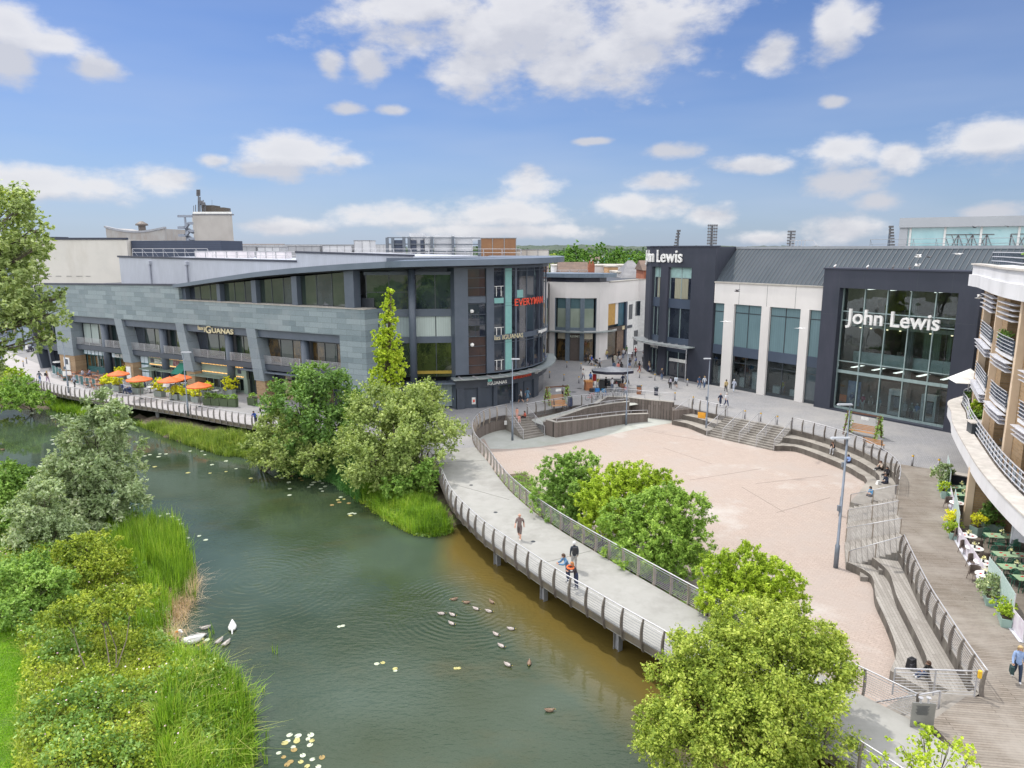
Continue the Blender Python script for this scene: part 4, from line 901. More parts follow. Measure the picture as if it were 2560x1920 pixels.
x0,z1=ZY(482,538,Y); x1,_=ZY(580,540,Y);
m_ctow=mat('tower concrete',(.41,.39,.37),(.36,.34,.32),rough=.9,scale=.25,grime=(.30,.285,.27),gs=.35)
q_=1.07; mb=MB(); mb.hexa([(x0,Y,8),(x1,Y,8),(x1*q_,Y+11,8),(x0*q_,Y+11,8),(x0,Y,z1),(x1,Y,z1),(x1*q_,Y+11,z1),(x0*q_,Y+11,z1)]); mb.build('wall',m_ctow,tw)
mb=MB(); mb.box(x0-.1,x1+.1,Y-.1,Y+1,z1+.01,z1+.3); mb.build('parapet',mat('tower parapet',(.2,.2,.22)),tw)
mb=MB(); mb.box(x0+.1,x1,Y-.2,Y,z1+.31,z1+.75); mb.build('cornice',m_white,tw)
m_ant=mat('aerial grey',(.10,.10,.11),rough=.5)
mb=MB(); mb.box(x0+.8,x0+3.6,Y+3,Y+7,z1+.4,z1+2.4); mb.box(x0+3.6,x0+6,Y+3,Y+7,z1+.4,z1+1.9); mb.build('plant_room',mat('plant room brown',(.10,.085,.07),rough=.9),tw)
mb=MB()
def rod(px,py0,py1,r=.12):
 a=ZY(px,py0,Y+2); b=ZY(px,py1,Y+2); mb.tube([(a[0],Y+2,a[1]),(b[0],Y+2,b[1])],r,5)
rod(496,535,474,.14); rod(493,490,474,.2); rod(499,490,474,.2); rod(500,532,492,.16); rod(508,530,500,.12); rod(513,528,511,.2); rod(484,534,514,.07); rod(489,534,512,.09); rod(530,534,500,.03); rod(574,536,524,.16); rod(571,536,531,.25); rod(577,536,531,.2); rod(538,532,520,.05)
for px,py in ((505,507),(510,510)): a=ZY(px,py,Y+2); mb.lathe((a[0],Y+1.6,a[1]),[(.1,-.5),(.5,-.3),(.5,.3),(.1,.5)],8)
mb.build('aerials',m_ant,tw)
mb=MB(); zl=[ZY(455,y,Y)[1] for y in (540,569,588,611,632)]
xl=ZY(452,560,Y)[0]; xr=x0
xs=[xr,xl+.3,xr-.6,xl+.3,xr-.6]
mb.bar((xl-1,Y+1,zl[0]),(xr,Y+1,zl[0]),.5,.5); mb.bar((xl+.6,Y+1,zl[0]),(xl+.9,Y+1,8),.35)
zz=[ZY(460,y,Y)[1] for y in (558,569,581,588,599,610,618)]
pts=[(xr,zz[0]),(xr-1.2,zz[0]),(xl+.8,zz[1]),(xl-.6,zz[1])]
for k in range(3):
 dz=-(zz[1]-zz[3])*k*1.02
 mb.bar((xr,Y+.4,zz[0]+dz),(xr-1.3,Y+.4,zz[0]+dz),.9,.55); mb.bar((xr-1.3,Y+.4,zz[0]+dz),(xl+.8,Y+.4,zz[1]+dz),.9,.55); mb.bar((xl+.8,Y+.4,zz[1]+dz),(xl-.8,Y+.4,zz[1]+dz),.9,.6)
 mb.bar((xl+.5,Y+1.6,zz[1]+dz),(xr-1.0,Y+1.6,zz[2]+dz),.9,.5); mb.bar((xr-1.0,Y+1.6,zz[2]+dz),(xr,Y+1.6,zz[2]+dz),.9,.5)
mb.build('fire_stair',mat('stair steel',(.24,.27,.33),rough=.5),tw)
m_wht=mat('white sheeting',(.72,.68,.69),(.62,.58,.6),rough=.7,scale=.7); m_pl=mat('plant unit grey',(.42,.43,.45),(.33,.34,.36),rough=.6,scale=.5); m_plw=mat('white plant unit',(.63,.64,.66),(.5,.51,.54),rough=.6,scale=.4)
def proof(name,label,cat,px0,px1,py0,py1,Y,m,dep=4.,grp=None,base=None,extra=None):
 x0,zt_=ZY(px0,py0,Y); x1,zb_=ZY(px1,py1,Y); zb_=base if base is not None else zb_
 r=thing(name,label,cat,((x0+x1)/2,Y,zb_),group=grp); MB().box(x0,x1,Y,Y+dep,zb_,zt_).build('casing',m,r)
 mb=MB(); n=max(1,int((x1-x0)/1.5))
 for k in range(n+1): x=x0+(x1-x0)*k/n; mb.box(x-.05,x+.05,Y-.06,Y,zb_,zt_)
 mb.box(x0-.1,x1+.1,Y-.1,Y+dep+.1,zt_+.002,zt_+.12); mb.build('frame',mat('plant frame',(.3,.31,.33)),r)
 return r
proof('sheeted_plant','long white sheeted plant enclosure on the roof beside the tower','roof plant',487,620,629,650,112,m_wht,3,base=16.4)
proof('sheeted_plant','white sheeted plant enclosure right of the ladder on the roof','roof plant',640,715,630,652,110,m_wht,3,base=16.4)
units=[('rooftop unit low and grey just right of the tower',594,640,617,634,150,m_pl),('pale long rooftop unit behind the sheeting',644,700,618,634,150,m_plw),('rooftop unit with dark gaps in the middle of the roofscape',720,800,616,632,150,m_pl),('flat rooftop block near the middle of the skyline',806,880,614,632,150,m_plw),('tall plain white rooftop box standing on the skyline',885,926,602,632,150,m_plw),('long low flat roof behind the rooftop boxes',560,980,612,618,260,m_pl)]
for l,a,b,c,d,Y_,m in units: proof('rooftop_unit',l,'roof plant',a,b,c,d,Y_,m,6 if Y_<200 else 30,grp='units on the shopping centre roof',base=14.)
ch=thing('chiller_compound','large silver chiller units inside a steel frame on the roof','roof plant',(-17,104,16)); Y=104.
mb=MB()
for a,b,c,d in ((1022,1055,583,640),(1060,1072,590,640),(1083,1130,587,628),(1137,1178,591,632)):
 x0_,zt_=ZY(a,c,Y); x1_,_=ZY(b,c,Y); mb.box(x0_,x1_,Y+.6,Y+4,16.9,zt_)
mb.build('chiller_unit',m_plw,ch)
mb=MB()
for px,py in ((967,594),(981,594),(1009,592),(1022,592),(1079,592),(1132,591),(1198,599)): x_,zt_=ZY(px,py,Y); mb.box(x_-.2,x_+.2,Y,Y+.4,15.5,zt_)
for py in (594,610,628): a=ZY(967,py,Y); b=ZY(1200,py+1,Y); mb.bar((a[0],Y+.2,a[1]),(b[0],Y+.2,b[1]),.14)
mb.build('frame',mat('compound frame',(.13,.15,.18),rough=.5),ch)
mb=MB()
for a,b in ((985,1005),(1026,1040),(1050,1058)): x0_,zt_=ZY(a,600,Y); x1_,_=ZY(b,600,Y); mb.box(x0_,x1_,Y+.3,Y+.5,16.9,zt_)
mb.build('louvre',m_navy,ch)
b_=proof('brick_plant_room','orange brown brick rooftop room on the skyline right of the chillers','building',1202,1290,596,640,118,mat('orange brown brick',(.30,.16,.08),(.25,.13,.07),rough=.9,scale=.5),8,base=12.)
proof('cream_rooftop_block','small cream rooftop block between the brick room and the roof tip','building',1290,1372,625,642,125,m_cream,6,base=12.)
rr=thing('roof_guard_rail','galvanised guard rail along the cinema roof edge','railing',(-6,92,17.2)); PP=PW([(-26,100),(2.,93)]); roof_rail(rr,PP,0,28,17.1,0,1.,2.4)
J=PW([(26.8,93.9),(44.3,69.3)]); jl=J.l[-1]; jdx,jdy=(44.3-26.8)/jl,(69.3-93.9)/jl
m_plum=mat('plum grey render',(.046,.052,.070),(.040,.046,.062),spec=.2,rough=.7,scale=.3,grime=(.065,.066,.09),gs=.2)
m_stone=mat('pale stone panel',(.68,.66,.64),(.63,.61,.59),rough=.75,scale=.3,grime=(.57,.55,.53),gs=.25)
m_zinc=mat('zinc roof',(.075,.09,.105),(.06,.075,.09),rough=.8,scale=.3,spec=.1)
m_blue=mat('slate blue spandrel',(.065,.085,.125),(.055,.075,.11),rough=.4,scale=.5)
m_bl=ribmat('teal blinds',(.15,.235,.26),jdx,jdy,.3,rough=.25,line=.8)
m_glassc=glassmat('clear shop glass',(.70,.77,.79))
m_mull=mat('pale green mullion',(.34,.44,.44),rough=.35,metal=.3)
m_inter=mat('shop interior wall',(.24,.22,.20),(.13,.12,.11),rough=.9,scale=.4)
m_ifloor=mat('shop floor',(.30,.28,.27),rough=.5)
m_post0=mat('dull galvanised',(.25,.27,.3),rough=.6); st=thing('department_store','dark plum and pale stone department store with zinc roof and big glazed frame','building',(36,82,0))
def sp(name,mb,m,parent=st,smooth=False): return mb.build(name,m,parent,smooth)
mb=MB(); J.box(mb,0,15.8,11.1,13.72,0,.5); sp('stone_wall',mb,m_stone)
mb=MB(); J.box(mb,0,15.8,13.725,13.9,-.12,.8); sp('coping',mb,m_cop)
mb=MB()
for u_ in (3.9,8.0,11.9): J.box(mb,u_-.02,u_+.02,11.1,13.72,-.004,-.001)
sp('panel_joint',mb,m_frame)
for a,b in ((1.7,3.25),(7.35,8.5),(12.7,13.82)): mb=MB(); J.box(mb,a,b,0,11.099,-.02,.6); sp('stone_pier',mb,m_stone)
for a,b,n in ((0.0,1.69,1),(3.26,7.34,2),(8.51,12.69,2),(13.83,15.79,1)):
 fr=MB();
 for k in range(n+1): uu=a+(b-a)*k/n; J.box(fr,max(a,uu-.05),min(b,uu+.05),5.6,11.09,.3,.42)
 J.box(fr,a,b,9.95,10.05,.3,.41); w_=sp('window',fr,m_frame)
 for k in range(n):
  u0,u1=a+(b-a)*k/n+.05,a+(b-a)*(k+1)/n-.05
  mb=MB(); J.box(mb,u0,u1,5.6,11.09,.34,.38); sp('pane',mb,m_bl,w_)
 mb=MB(); J.box(mb,a,b,4.35,5.599,.25,.6); sp('spandrel',mb,m_blue)
 fr=MB()
 for k in range(n+1): uu=a+(b-a)*k/n; J.box(fr,max(a,uu-.05),min(b,uu+.05),.1,4.34,.3,.42)
 J.box(fr,a,b,3.5,3.58,.3,.41); J.box(fr,a,b,0,.35,.28,.45); w_=sp('shop_window',fr,m_frame)
 if a<13:
  mb=MB(); J.box(mb,a+.05,b-.05,.36,4.34,.34,.36); sp('pane',mb,m_glassc,w_)
 else:
  mb=MB(); J.box(mb,a+.05,b-.05,.36,4.34,.34,.38); sp('pane',mb,paneglass('grey film glass',(.05,.075,.09),(.08,.10,.11)),w_)
mb=MB(); J.box(mb,0.1,13,.3,4.3,3.2,3.4); sp('display_back',mb,m_inter); mb=MB(); J.box(mb,0.1,13,.02,.3,.5,3.2); sp('display_floor',mb,m_ifloor)
mb=MB(); J.box(mb,0,15.8,4.36,4.5,.6,8); sp('floor_slab',mb,m_inter)
mb=MB()
for u_,w2,h2 in ((.5,.8,2.3),(4.0,.7,1.2),(5.9,1.2,2.2),(9.0,1.0,.9),(11.4,1.0,.8)): J.box(mb,u_,u_+w2,.301,.3+h2,1.0,1.5)
sp('display_cabinet',mb,m_white)
mb=MB()
for u_,w2,h2 in ((4.2,.1,3.2),(4.9,.1,3.),(9.8,.5,1.5),(1.2,.3,2.)): J.box(mb,u_,u_+w2,.301,.3+h2,1.7,1.8)
sp('display_goods',mb,mat('display goods',(.45,.25,.08),(.2,.15,.25),scale=5))
mb=MB(); J.box(mb,15.82,17.8,0,15.86,-.9,6); J.box(mb,29.95,31.9,0,15.86,-.9,6); J.box(mb,17.801,29.949,13.85,15.86,-.9,6); J.box(mb,17.801,29.949,0,.18,-.9,0.6); sp('portal_frame',mb,m_plum)
mb=MB(); J.box(mb,15.7,32.0,15.865,16.02,-1.0,6.1); sp('coping',mb,m_cop2)
mb=MB()
for u_ in (17.7,20.4,26.0,29.3): J.box(mb,u_-.012,u_+.012,13.9 if 18<u_<29 else .3,15.8,-.903,-.9005)
J.box(mb,15.9,17.7,10.9,10.93,-.903,-.9005); J.box(mb,30.,31.8,10.9,10.93,-.903,-.9005); sp('panel_joint',mb,m_frame)
fr=MB(); us=(17.85,20.3,22.75,25.15,27.6,29.9)
for uu in us: J.box(fr,uu-.05,uu+.05,.25,13.84,-.1,.2)
for z in (11.25,5.65,10.25): J.box(fr,17.9,29.9,z-.05,z+.05,-.08,.15)
J.box(fr,17.9,29.9,4.3,4.62,-.12,.2); J.box(fr,17.9,29.9,.18,.42,-.12,.2); sp('glazing_bars',fr,m_mull)
for k in range(5): mb=MB(); J.box(mb,us[k]+.055,us[k+1]-.055,.43,13.83,.02,.04); sp('pane',mb,m_glassc)
mb=MB(); J.box(mb,17.81,29.94,0.02,.3,.25,14); J.box(mb,17.81,29.94,4.9,5.2,3.2,14); J.box(mb,17.81,29.94,10.2,10.5,2.2,14); sp('floor_slab',mb,m_ifloor)
mb=MB(); J.box(mb,17.7,30.0,.1,13.8,13.9,14.1); J.box(mb,17.801,17.9,.3,13.8,.3,13.9); J.box(mb,29.85,29.949,.3,13.8,.3,13.9); J.box(mb,17.9,29.85,.301,3.2,4.5,4.6); sp('interior_wall',mb,m_inter)
mb=MB(); J.box(mb,17.9,29.84,5.201,6.5,3.0,3.1); sp('white_balustrade',mb,mat('balustrade glass white',(.50,.60,.58),rough=.3))
mb=MB(); p=J.P(24.4,0,2.6); mb.lathe((p[0],p[1],.3),[(.3,0),(.3,13.5)],12); sp('interior_column',mb,mat('column grey',(.25,.25,.24)))
mb=MB()
for a,b in ((25.2,25.9),(26.1,26.9),(27.6,28.0),(28.2,28.6)): J.box(mb,a,b,5.6,9.6,3.6,3.65)
sp('hanging_curtains',mb,ribmat('green curtains',(.22,.27,.2),jdx,jdy,.25,line=.5))
mb=MB(); J.box(mb,17.9,29.9,9.5,9.9,1.2,1.4); sp('sign_beam',mb,mat('cream beam',(.5,.5,.42)))
mb=MB()
for a,h in ((18.6,1.2),(19.4,2.),(20.9,1.),(22.1,1.5),(23.1,1.2),(26.6,1.3),(28.4,.9)): J.box(mb,a,a+.5,10.501 if h>1.8 else 5.21,10.5+h if h>1.8 else 5.2+h,4.5,4.7)
sp('interior_fittings',mb,mat('fitting',(.35,.27,.2),(.1,.1,.1),scale=3))
mb=MB()
for u_ in (19.,20.2,22.,23.4,26.5,28.6): p=J.P(u_,13.,2.); mb.lathe((p[0],p[1],9.3),[(.06,0),(.14,.05),(.06,.15)],6)
sp('shop_lamps',mb,mat('lamp glow',(1,.8,.5),emit=3.))
for a in (18.6,21.,23.4,25.8,28.2):
 for z in (4.84,10.14,13.6): mb=MB(); J.box(mb,a,a+.35,z-.06,z,1.4 if z<5 else 3.4,10.); sp('added_fill_strip',mb,mat('added fill glow',(1,.95,.85),emit=2.5))  # glowing strips added to brighten the store interior
mb=MB(); J.box(mb,18.6,20.1,.5,3.3,1.2,1.25); sp('display_poster',mb,mat('blue poster',(.35,.45,.6),(.2,.25,.4),scale=1.2))
mb=MB(); J.box(mb,18.1,18.9,.9,1.7,.5,.54); sp('display_poster',mb,mat('orange poster',(.8,.2,.05)))
for a in (23.4,26.8):
 mb=MB(); J.box(mb,a,a+.25,.3,3.1,.9,1.7); J.box(mb,a+1.25,a+1.5,.3,3.1,.9,1.7); J.box(mb,a+.251,a+1.249,2.5,3.1,.9,1.7); J.box(mb,a+.251,a+1.249,.3,.7,.9,1.7); sp('display_frame',mb,m_white)
 mb=MB(); J.box(mb,a+.45,a+1.05,1.1,2.3,1.2,1.5); sp('hanging_garment',mb,mat('grey garment',(.12,.13,.16),(.3,.3,.32),scale=5))
wall_text(J,'John Lewis',18.95,10.08,1.62,m_white,st,d=-1.05,width=9.7,name='sign_lettering',ext=.14,bold=.03)
mb=MB(); J.box(mb,31.91,34.5,0,11,2.,5); sp('side_wall',mb,m_soffit); mb=MB(); J.box(mb,32.,33.2,8.4,13.5,1.,5); sp('stone_wall',mb,m_stone)
RZ=18.1
mb=MB(); sl_=[J.P(-1.5,13.9,.3),J.P(41,13.9,.3),J.P(41,RZ,4.8),J.P(-1.5,RZ,4.8)]
J.box(mb,-2,40,.05,13.7,.62 if False else 14.2,16); mb=MB()
for f in (0,): mb.hexa([J.P(-.5,13.5,.3),J.P(44,13.5,.3),J.P(44,13.5,20),J.P(-.5,13.5,20),J.P(-.5,13.9,.3),J.P(44,13.9,.3),J.P(44,RZ,4.8),J.P(-.5,RZ,4.8)])
mb.v[-8:]=[J.P(-.5,13.5,.35),J.P(44,13.5,.35),J.P(44,13.5,20),J.P(-.5,13.5,20),J.P(-.5,13.92,.35),J.P(44,13.92,.35),J.P(44,RZ,20),J.P(-.5,RZ,20)]
mb=MB(); mb.add([J.P(-.5,13.9,.35),J.P(44,13.9,.35),J.P(44,RZ,4.8),J.P(-.5,RZ,4.8),J.P(44,RZ,20),J.P(-.5,RZ,20),J.P(44,13.9,20),J.P(-.5,13.9,20)],[(0,1,2,3),(3,2,4,5),(1,6,4,2),(0,3,5,7)]); rf_=sp('zinc_roof',mb,m_zinc)
mb=MB(); u_=-.3
while u_<43.5:
 a=J.P(u_,13.95,.37); b=J.P(u_,RZ+.02,4.78); mb.bar(a,b,.045,.09); u_+=.56
sp('standing_seam',mb,mat('zinc seam',(.075,.09,.11),rough=.5),rf_)
mb=MB(); J.box(mb,-.6,44.2,RZ+.01,RZ+.32,4.7,5.6); sp('ridge_flashing',mb,mat('ridge flashing',(.30,.32,.35),rough=.5,metal=.3),rf_)
TP=PW([(24.3,114.),(22.3,111.),(21.0,107.6),(20.75,104.5),(21.4,101.4),(22.9,99.0),(26.8,93.55)])
TP=PW([(21.3,112.),(20.3,108.),(20.3,104.6),(21.3,101.65),(26.75,94.0)])
tl_=TP.l[-1]; k3=TP.l[3]
tw2=thing('store_corner_tower','rounded plum grey corner tower of the department store with canopy over its doors','building',(23,100,0))
def tp(name,mb,m,parent=tw2): return mb.build(name,m,parent)
us=[0,TP.l[1]+.6,TP.l[2]-.2,TP.l[2]+.5,k3-.2,k3+1.25,k3+5.45,tl_]
mb=MB()
TP.box(mb,0,tl_,15.6,18.4,0,.6); TP.box(mb,us[4],us[5],0,15.599,0,.6); TP.box(mb,us[6],tl_,0,15.599,0,.6); TP.box(mb,0,us[3],0,15.599,0,.6)
mb.hexa([TP.P(tl_,0,0),TP.P(tl_,0,.01),(36.5,103.,0),(36.5,102.9,0),TP.P(tl_,18.4,0),TP.P(tl_,18.4,.01),(36.5,103.,18.4),(36.5,102.9,18.4)])
tp('tower_wall',mb,m_plum); mb=MB(); TP.box(mb,-.1,tl_+.1,18.405,18.55,-.12,.8); mb.prism([TP.P(0,0,.3)[:2],TP.P(TP.l[1],0,.3)[:2],TP.P(TP.l[2],0,.3)[:2],TP.P(k3,0,.3)[:2],TP.P(tl_,0,.3)[:2],(36.5,103)],18.2,18.41); tp('coping',mb,m_cop2)
for a,b in ((us[3],us[4]),(us[5],us[6])):
 fr=MB(); m_=(a+b)/2
 for uu in (a+.06,m_,b-.06): TP.box(fr,uu-.06,uu+.06,11.2,15.59,.45,.6); TP.box(fr,uu-.06,uu+.06,5.7,9.9,.45,.6); TP.box(fr,uu-.06,uu+.06,.1,3.7,.45,.6)
 TP.box(fr,a+.1,b-.1,14.1,14.2,.5,.6); w_=tp('window',fr,m_mull)
 mb=MB(); TP.box(mb,a+.12,b-.12,14.2,15.59,.52,.56); tp('pane',mb,mat('mint blind',(.33,.50,.48),rough=.4),w_)
 mb=MB(); TP.box(mb,a+.12,b-.12,11.2,14.1,.52,.56); tp('pane',mb,m_gblue,w_)
 mb=MB(); TP.box(mb,a+.9,b-.9 if b-a>2 else b-.3,11.25,14.05,.48,.515); tp('curtain',mb,ribmat('cream curtain',(.34,.33,.24),jdx,jdy,.28,line=.45) if b-a>2 else m_white,w_)
 mb=MB(); TP.box(mb,a+.12,b-.12,5.7,9.9,.52,.56); tp('pane',mb,m_gblue,w_)
 mb=MB(); TP.box(mb,a,b,9.901,11.199,.3,.62); tp('spandrel',mb,m_blue); mb=MB(); TP.box(mb,a,b,3.7,5.699,.3,.62); tp('spandrel',mb,m_blue)
 mb=MB(); TP.box(mb,a+.12,b-.12,.1,3.69,.52,.56); tp('door_pane',mb,m_gblue,w_)
mb=MB(); TP.box(mb,us[5]+.5,us[6]-.5,2.3,2.75,.38,.44); tp('door_counter',mb,m_white)
mb=MB(); TP.box(mb,TP.l[1],us[6]+1.2,4.7,4.82,-1.7,.1); tp('canopy',mb,MATS['canopy metal'])
mb=MB()
for k in range(9): u_=TP.l[1]+.5+k*1.35; TP.box(mb,u_,u_+.16,4.83,4.93,-1.9,.0)
TP.box(mb,TP.l[1],us[6]+1.2,4.6,4.69,-1.75,-1.6); tp('canopy_bracket',mb,m_steel)
for u_ in (TP.l[1]+.2,us[6]+1.1): mb=MB(); p=TP.P(u_,0,-1.55); mb.lathe((p[0],p[1],0),[(.06,0),(.06,4.6)],8); tp('canopy_post',mb,m_steel)
wall_text(TP,'John Lewis',k3-6.15,16.3,1.75,m_white,tw2,d=-.16,width=10.,name='sign_lettering',ext=.1,bold=.03)
wall_text(TP,'John Lewis',us[3]-.2,3.85,.6,m_white,tw2,d=.2,width=3.3,name='sign_lettering',ext=.03,bold=.02)
gx=thing('upper_glass_block','pale upper storey block with a long band of glazing above the zinc roof','building',(75,105,17))
m_lg=mat('light grey metal',(.40,.42,.45),(.36,.38,.41),rough=.5,scale=.2)
g0=ZY(2256,548,100.); g1=ZY(2640,540,100.)
G2=PW([(g0[0],100.),(g1[0]+14,78.)]); gL=G2.l[-1]
mb=MB(); G2.box(mb,-.3,gL,21.0,22.3,-.4,14); G2.box(mb,-.2,.8,12,20.99,-.1,14); G2.box(mb,0.81,gL,12,18.0,0,.5); mb.build('wall',m_lg,gx)
m_sk=paneglass('aqua glass',(.20,.42,.46),(.28,.50,.53),rough=.05)
mb=MB(); G2.box(mb,.81,gL,18.001,20.99,.3,.4); mb.build('glazing',m_sk,gx)
mb=MB()
for k in range(12): G2.box(mb,1.+k*4.1,1.25+k*4.1,18.01,20.98,.1,.29)
mb.build('mullion',m_white,gx)
mb=MB()
for s0 in (5.2,12.6):
 for k in range(7): a=G2.P(s0+k*.8,18.1,.22); b=G2.P(s0+k*.8+(.8 if k%2 else -.0),20.,.22); mb.bar(a,b,.09); mb.bar(G2.P(s0+k*.8,20,.22),G2.P(s0+k*.8+.8,18.1,.22),.07)
 mb.bar(G2.P(s0,20,.22),G2.P(s0+5.6,20,.22),.1)
mb.build('lattice_truss',m_ant,gx)
rr=thing('roof_guard_rail','thin guard rail in front of the aqua glazing above the zinc roof','railing',(60,90,18.4)); m_k=m_steel; m_steel=m_post0; roof_rail(rr,PW([J.P(16,0,8)[:2],J.P(44,0,8)[:2]]),0,27,18.1,0,1.1,2.4); m_steel=m_k
rr=thing('roof_access_frame','small access frame on the ridge of the zinc roof','roof plant',(33,95,18.3)); mb=MB(); P4=PW([J.P(5,0,8)[:2],J.P(9,0,8)[:2]]); z=18.1
for u_ in (0.5,1,1.5,2.,2.5): mb.bar(P4.P(u_,z,0),P4.P(u_,z+1.1,0),.06)
mb.bar(P4.P(0.3,z+1.1,0),P4.P(3.6,z+1.1,0),.07); mb.bar(P4.P(3.6,z+1.1,0),P4.P(4.6,z,0),.06); mb.build('frame',m_steel,rr)
S=PW([(4.8,119.5),(6.2,116.4),(8.7,115.0),(11.6,114.4),(14.3,114.7),(15.9,116.6),(20.4,123.3),(22.6,126.6),(25.2,126.2),(30,125)]); sL=S.l
sh=thing('corner_shop_building','pale curved corner jeweller building with dark roof overhang and tall windows','building',(10,118,0))
def hp(name,mb,m,parent=sh): return mb.build(name,m,parent)
m_st2=mat('pale panel',(.70,.67,.65),(.64,.62,.60),rough=.7,scale=.2,grime=(.6,.57,.55),gs=.2)
a0,a1=sL[1]+.9,sL[4]-.55
mb=MB(); S.box(mb,0,sL[5],10.3,12.85,0,.5); S.box(mb,0,a0,0,10.299,0,.5); S.box(mb,a1,sL[5],0,10.299,0,.5); S.box(mb,sL[5],sL[9],9.2,12.7,0,.5); S.box(mb,a0,a1,4.75,4.95,0,.5); hp('pale_wall',mb,m_st2)
mb=MB(); S.box(mb,.2,sL[5]-.3,12.86,13.6,.3,4); hp('roof_band',mb,m_cop2)
mb=MB(); S.box(mb,-.5,sL[5]+1.,13.61,14.25,-.9,6); hp('roof_overhang',mb,mat('overhang metal',(.15,.19,.24),(.12,.16,.2),rough=.4,metal=.3))
mb=MB(); S.box(mb,sL[5],sL[9],12.71,12.9,-.1,.7); hp('coping',mb,m_cop)
n=3
m_olive=paneglass('pale green blind glass',(.24,.29,.23),(.30,.35,.29));
fr=MB()
for k in range(n+1): uu=a0+(a1-a0)*k/n; S.box(fr,uu-(.35 if 0<k<n else .06),uu+(.35 if 0<k<n else .06),0,10.29,.0 if 0<k<n else .1,.4)
S.box(fr,a0,a1,4.95,5.5,.2,.4); w_=hp('window',fr,mat('column blue grey',(.13,.17,.21),rough=.4))
for k in range(n):
 u0,u1=a0+(a1-a0)*k/n+.36,a0+(a1-a0)*(k+1)/n-.36
 mb=MB(); S.box(mb,u0,u1,5.5,8.6,.35,.39); hp('pane',mb,m_olive,w_); mb=MB(); S.box(mb,u0,u1,8.6,10.29,.35,.39); hp('pane',mb,mat('teal blind top',(.09,.16,.18),rough=.2),w_)
 mb=MB(); S.box(mb,u0,u1,0,4.74,.45,.5); hp('shop_front',mb,m_gwarm if k!=1 else mat('brown shopfront',(.10,.08,.07),rough=.5),w_)
 if k!=1: mb=MB(); S.box(mb,u0+.1,u1-.1,3.6,4.5,.38,.44); hp('shop_blind',mb,mat('cream blind',(.6,.55,.42)),w_)
wall_text(S,'GOLDSMITHS',(a0+a1)/2-1.4,3.9,.34,mat('pale gold letters',(.7,.72,.6)),sh,d=.3,width=2.8,bold=.01)
mb=MB(); S.box(mb,.5,sL[5]+1,4.75,4.9,-1.0,-.02); hp('canopy',mb,MATS['canopy metal'])
b0=sL[5]
for (u0,u1,z0,z1,m) in ((b0+.4,b0+3.0,5.6,9.15,mat('ochre curtain',(.50,.29,.06),(.4,.22,.05),scale=2)),(b0+3.1,b0+4.2,5.6,9.15,m_st2),(b0+4.3,b0+6.4,5.2,9.15,mat('blue poster dark',(.02,.11,.16),(.01,.05,.08),rough=.3,scale=1.)),(b0+.4,b0+3.3,.5,4.4,m_gwarm),(b0+4.0,b0+6.6,0,4.4,mat('brown front',(.22,.15,.1),(.12,.08,.06),rough=.6)),):
 mb=MB(); S.box(mb,u0,u1,z0,z1,.2,.6); hp('street_window',mb,m)
mb=MB(); S.box(mb,b0+.1,b0+7.,4.4,5.15,-.1,.3); hp('shop_fascia',mb,mat('brown fascia',(.07,.05,.04))); mb=MB(); S.box(mb,b0+6.7,b0+7.3,0,9.19,-.1,.4); hp('dark_post',mb,m_blue)
wall_text(S,'GOLDSMITHS',b0+.6,4.6,.3,m_white,sh,d=-.12,width=2.5); mb=MB(); S.box(mb,b0+5.3,b0+6.2,4.5,5.1,-.16,-.101); hp('shop_plaque',mb,m_gold)
mb=MB(); S.box(mb,b0+7.3,sL[9],0,9.19,.02,.5); hp('pale_wall',mb,m_white)
for (u0,z0) in ((b0+8.1,6.0),(b0+10.9,6.4),(b0+10.6,1.2)): mb=MB(); S.box(mb,u0,u0+1.5,z0,z0+2.6,-.01,.1); hp('street_window',mb,m_gblue)
mb=MB(); S.box(mb,b0+7.6,b0+9.6,4.5,5.0,-.06,.0); hp('shop_sign',mb,m_anth2)
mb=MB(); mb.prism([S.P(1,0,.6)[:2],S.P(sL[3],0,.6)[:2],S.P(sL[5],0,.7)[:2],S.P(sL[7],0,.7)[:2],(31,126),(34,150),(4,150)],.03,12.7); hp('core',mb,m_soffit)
rr=thing('roof_guard_rail','white guard rail on the flat roof of the corner shop building','railing',(8,122,13.5)); roof_rail(rr,PW([(5,121),(13,122)]),0,8,13.4,0,1.2,1.6)
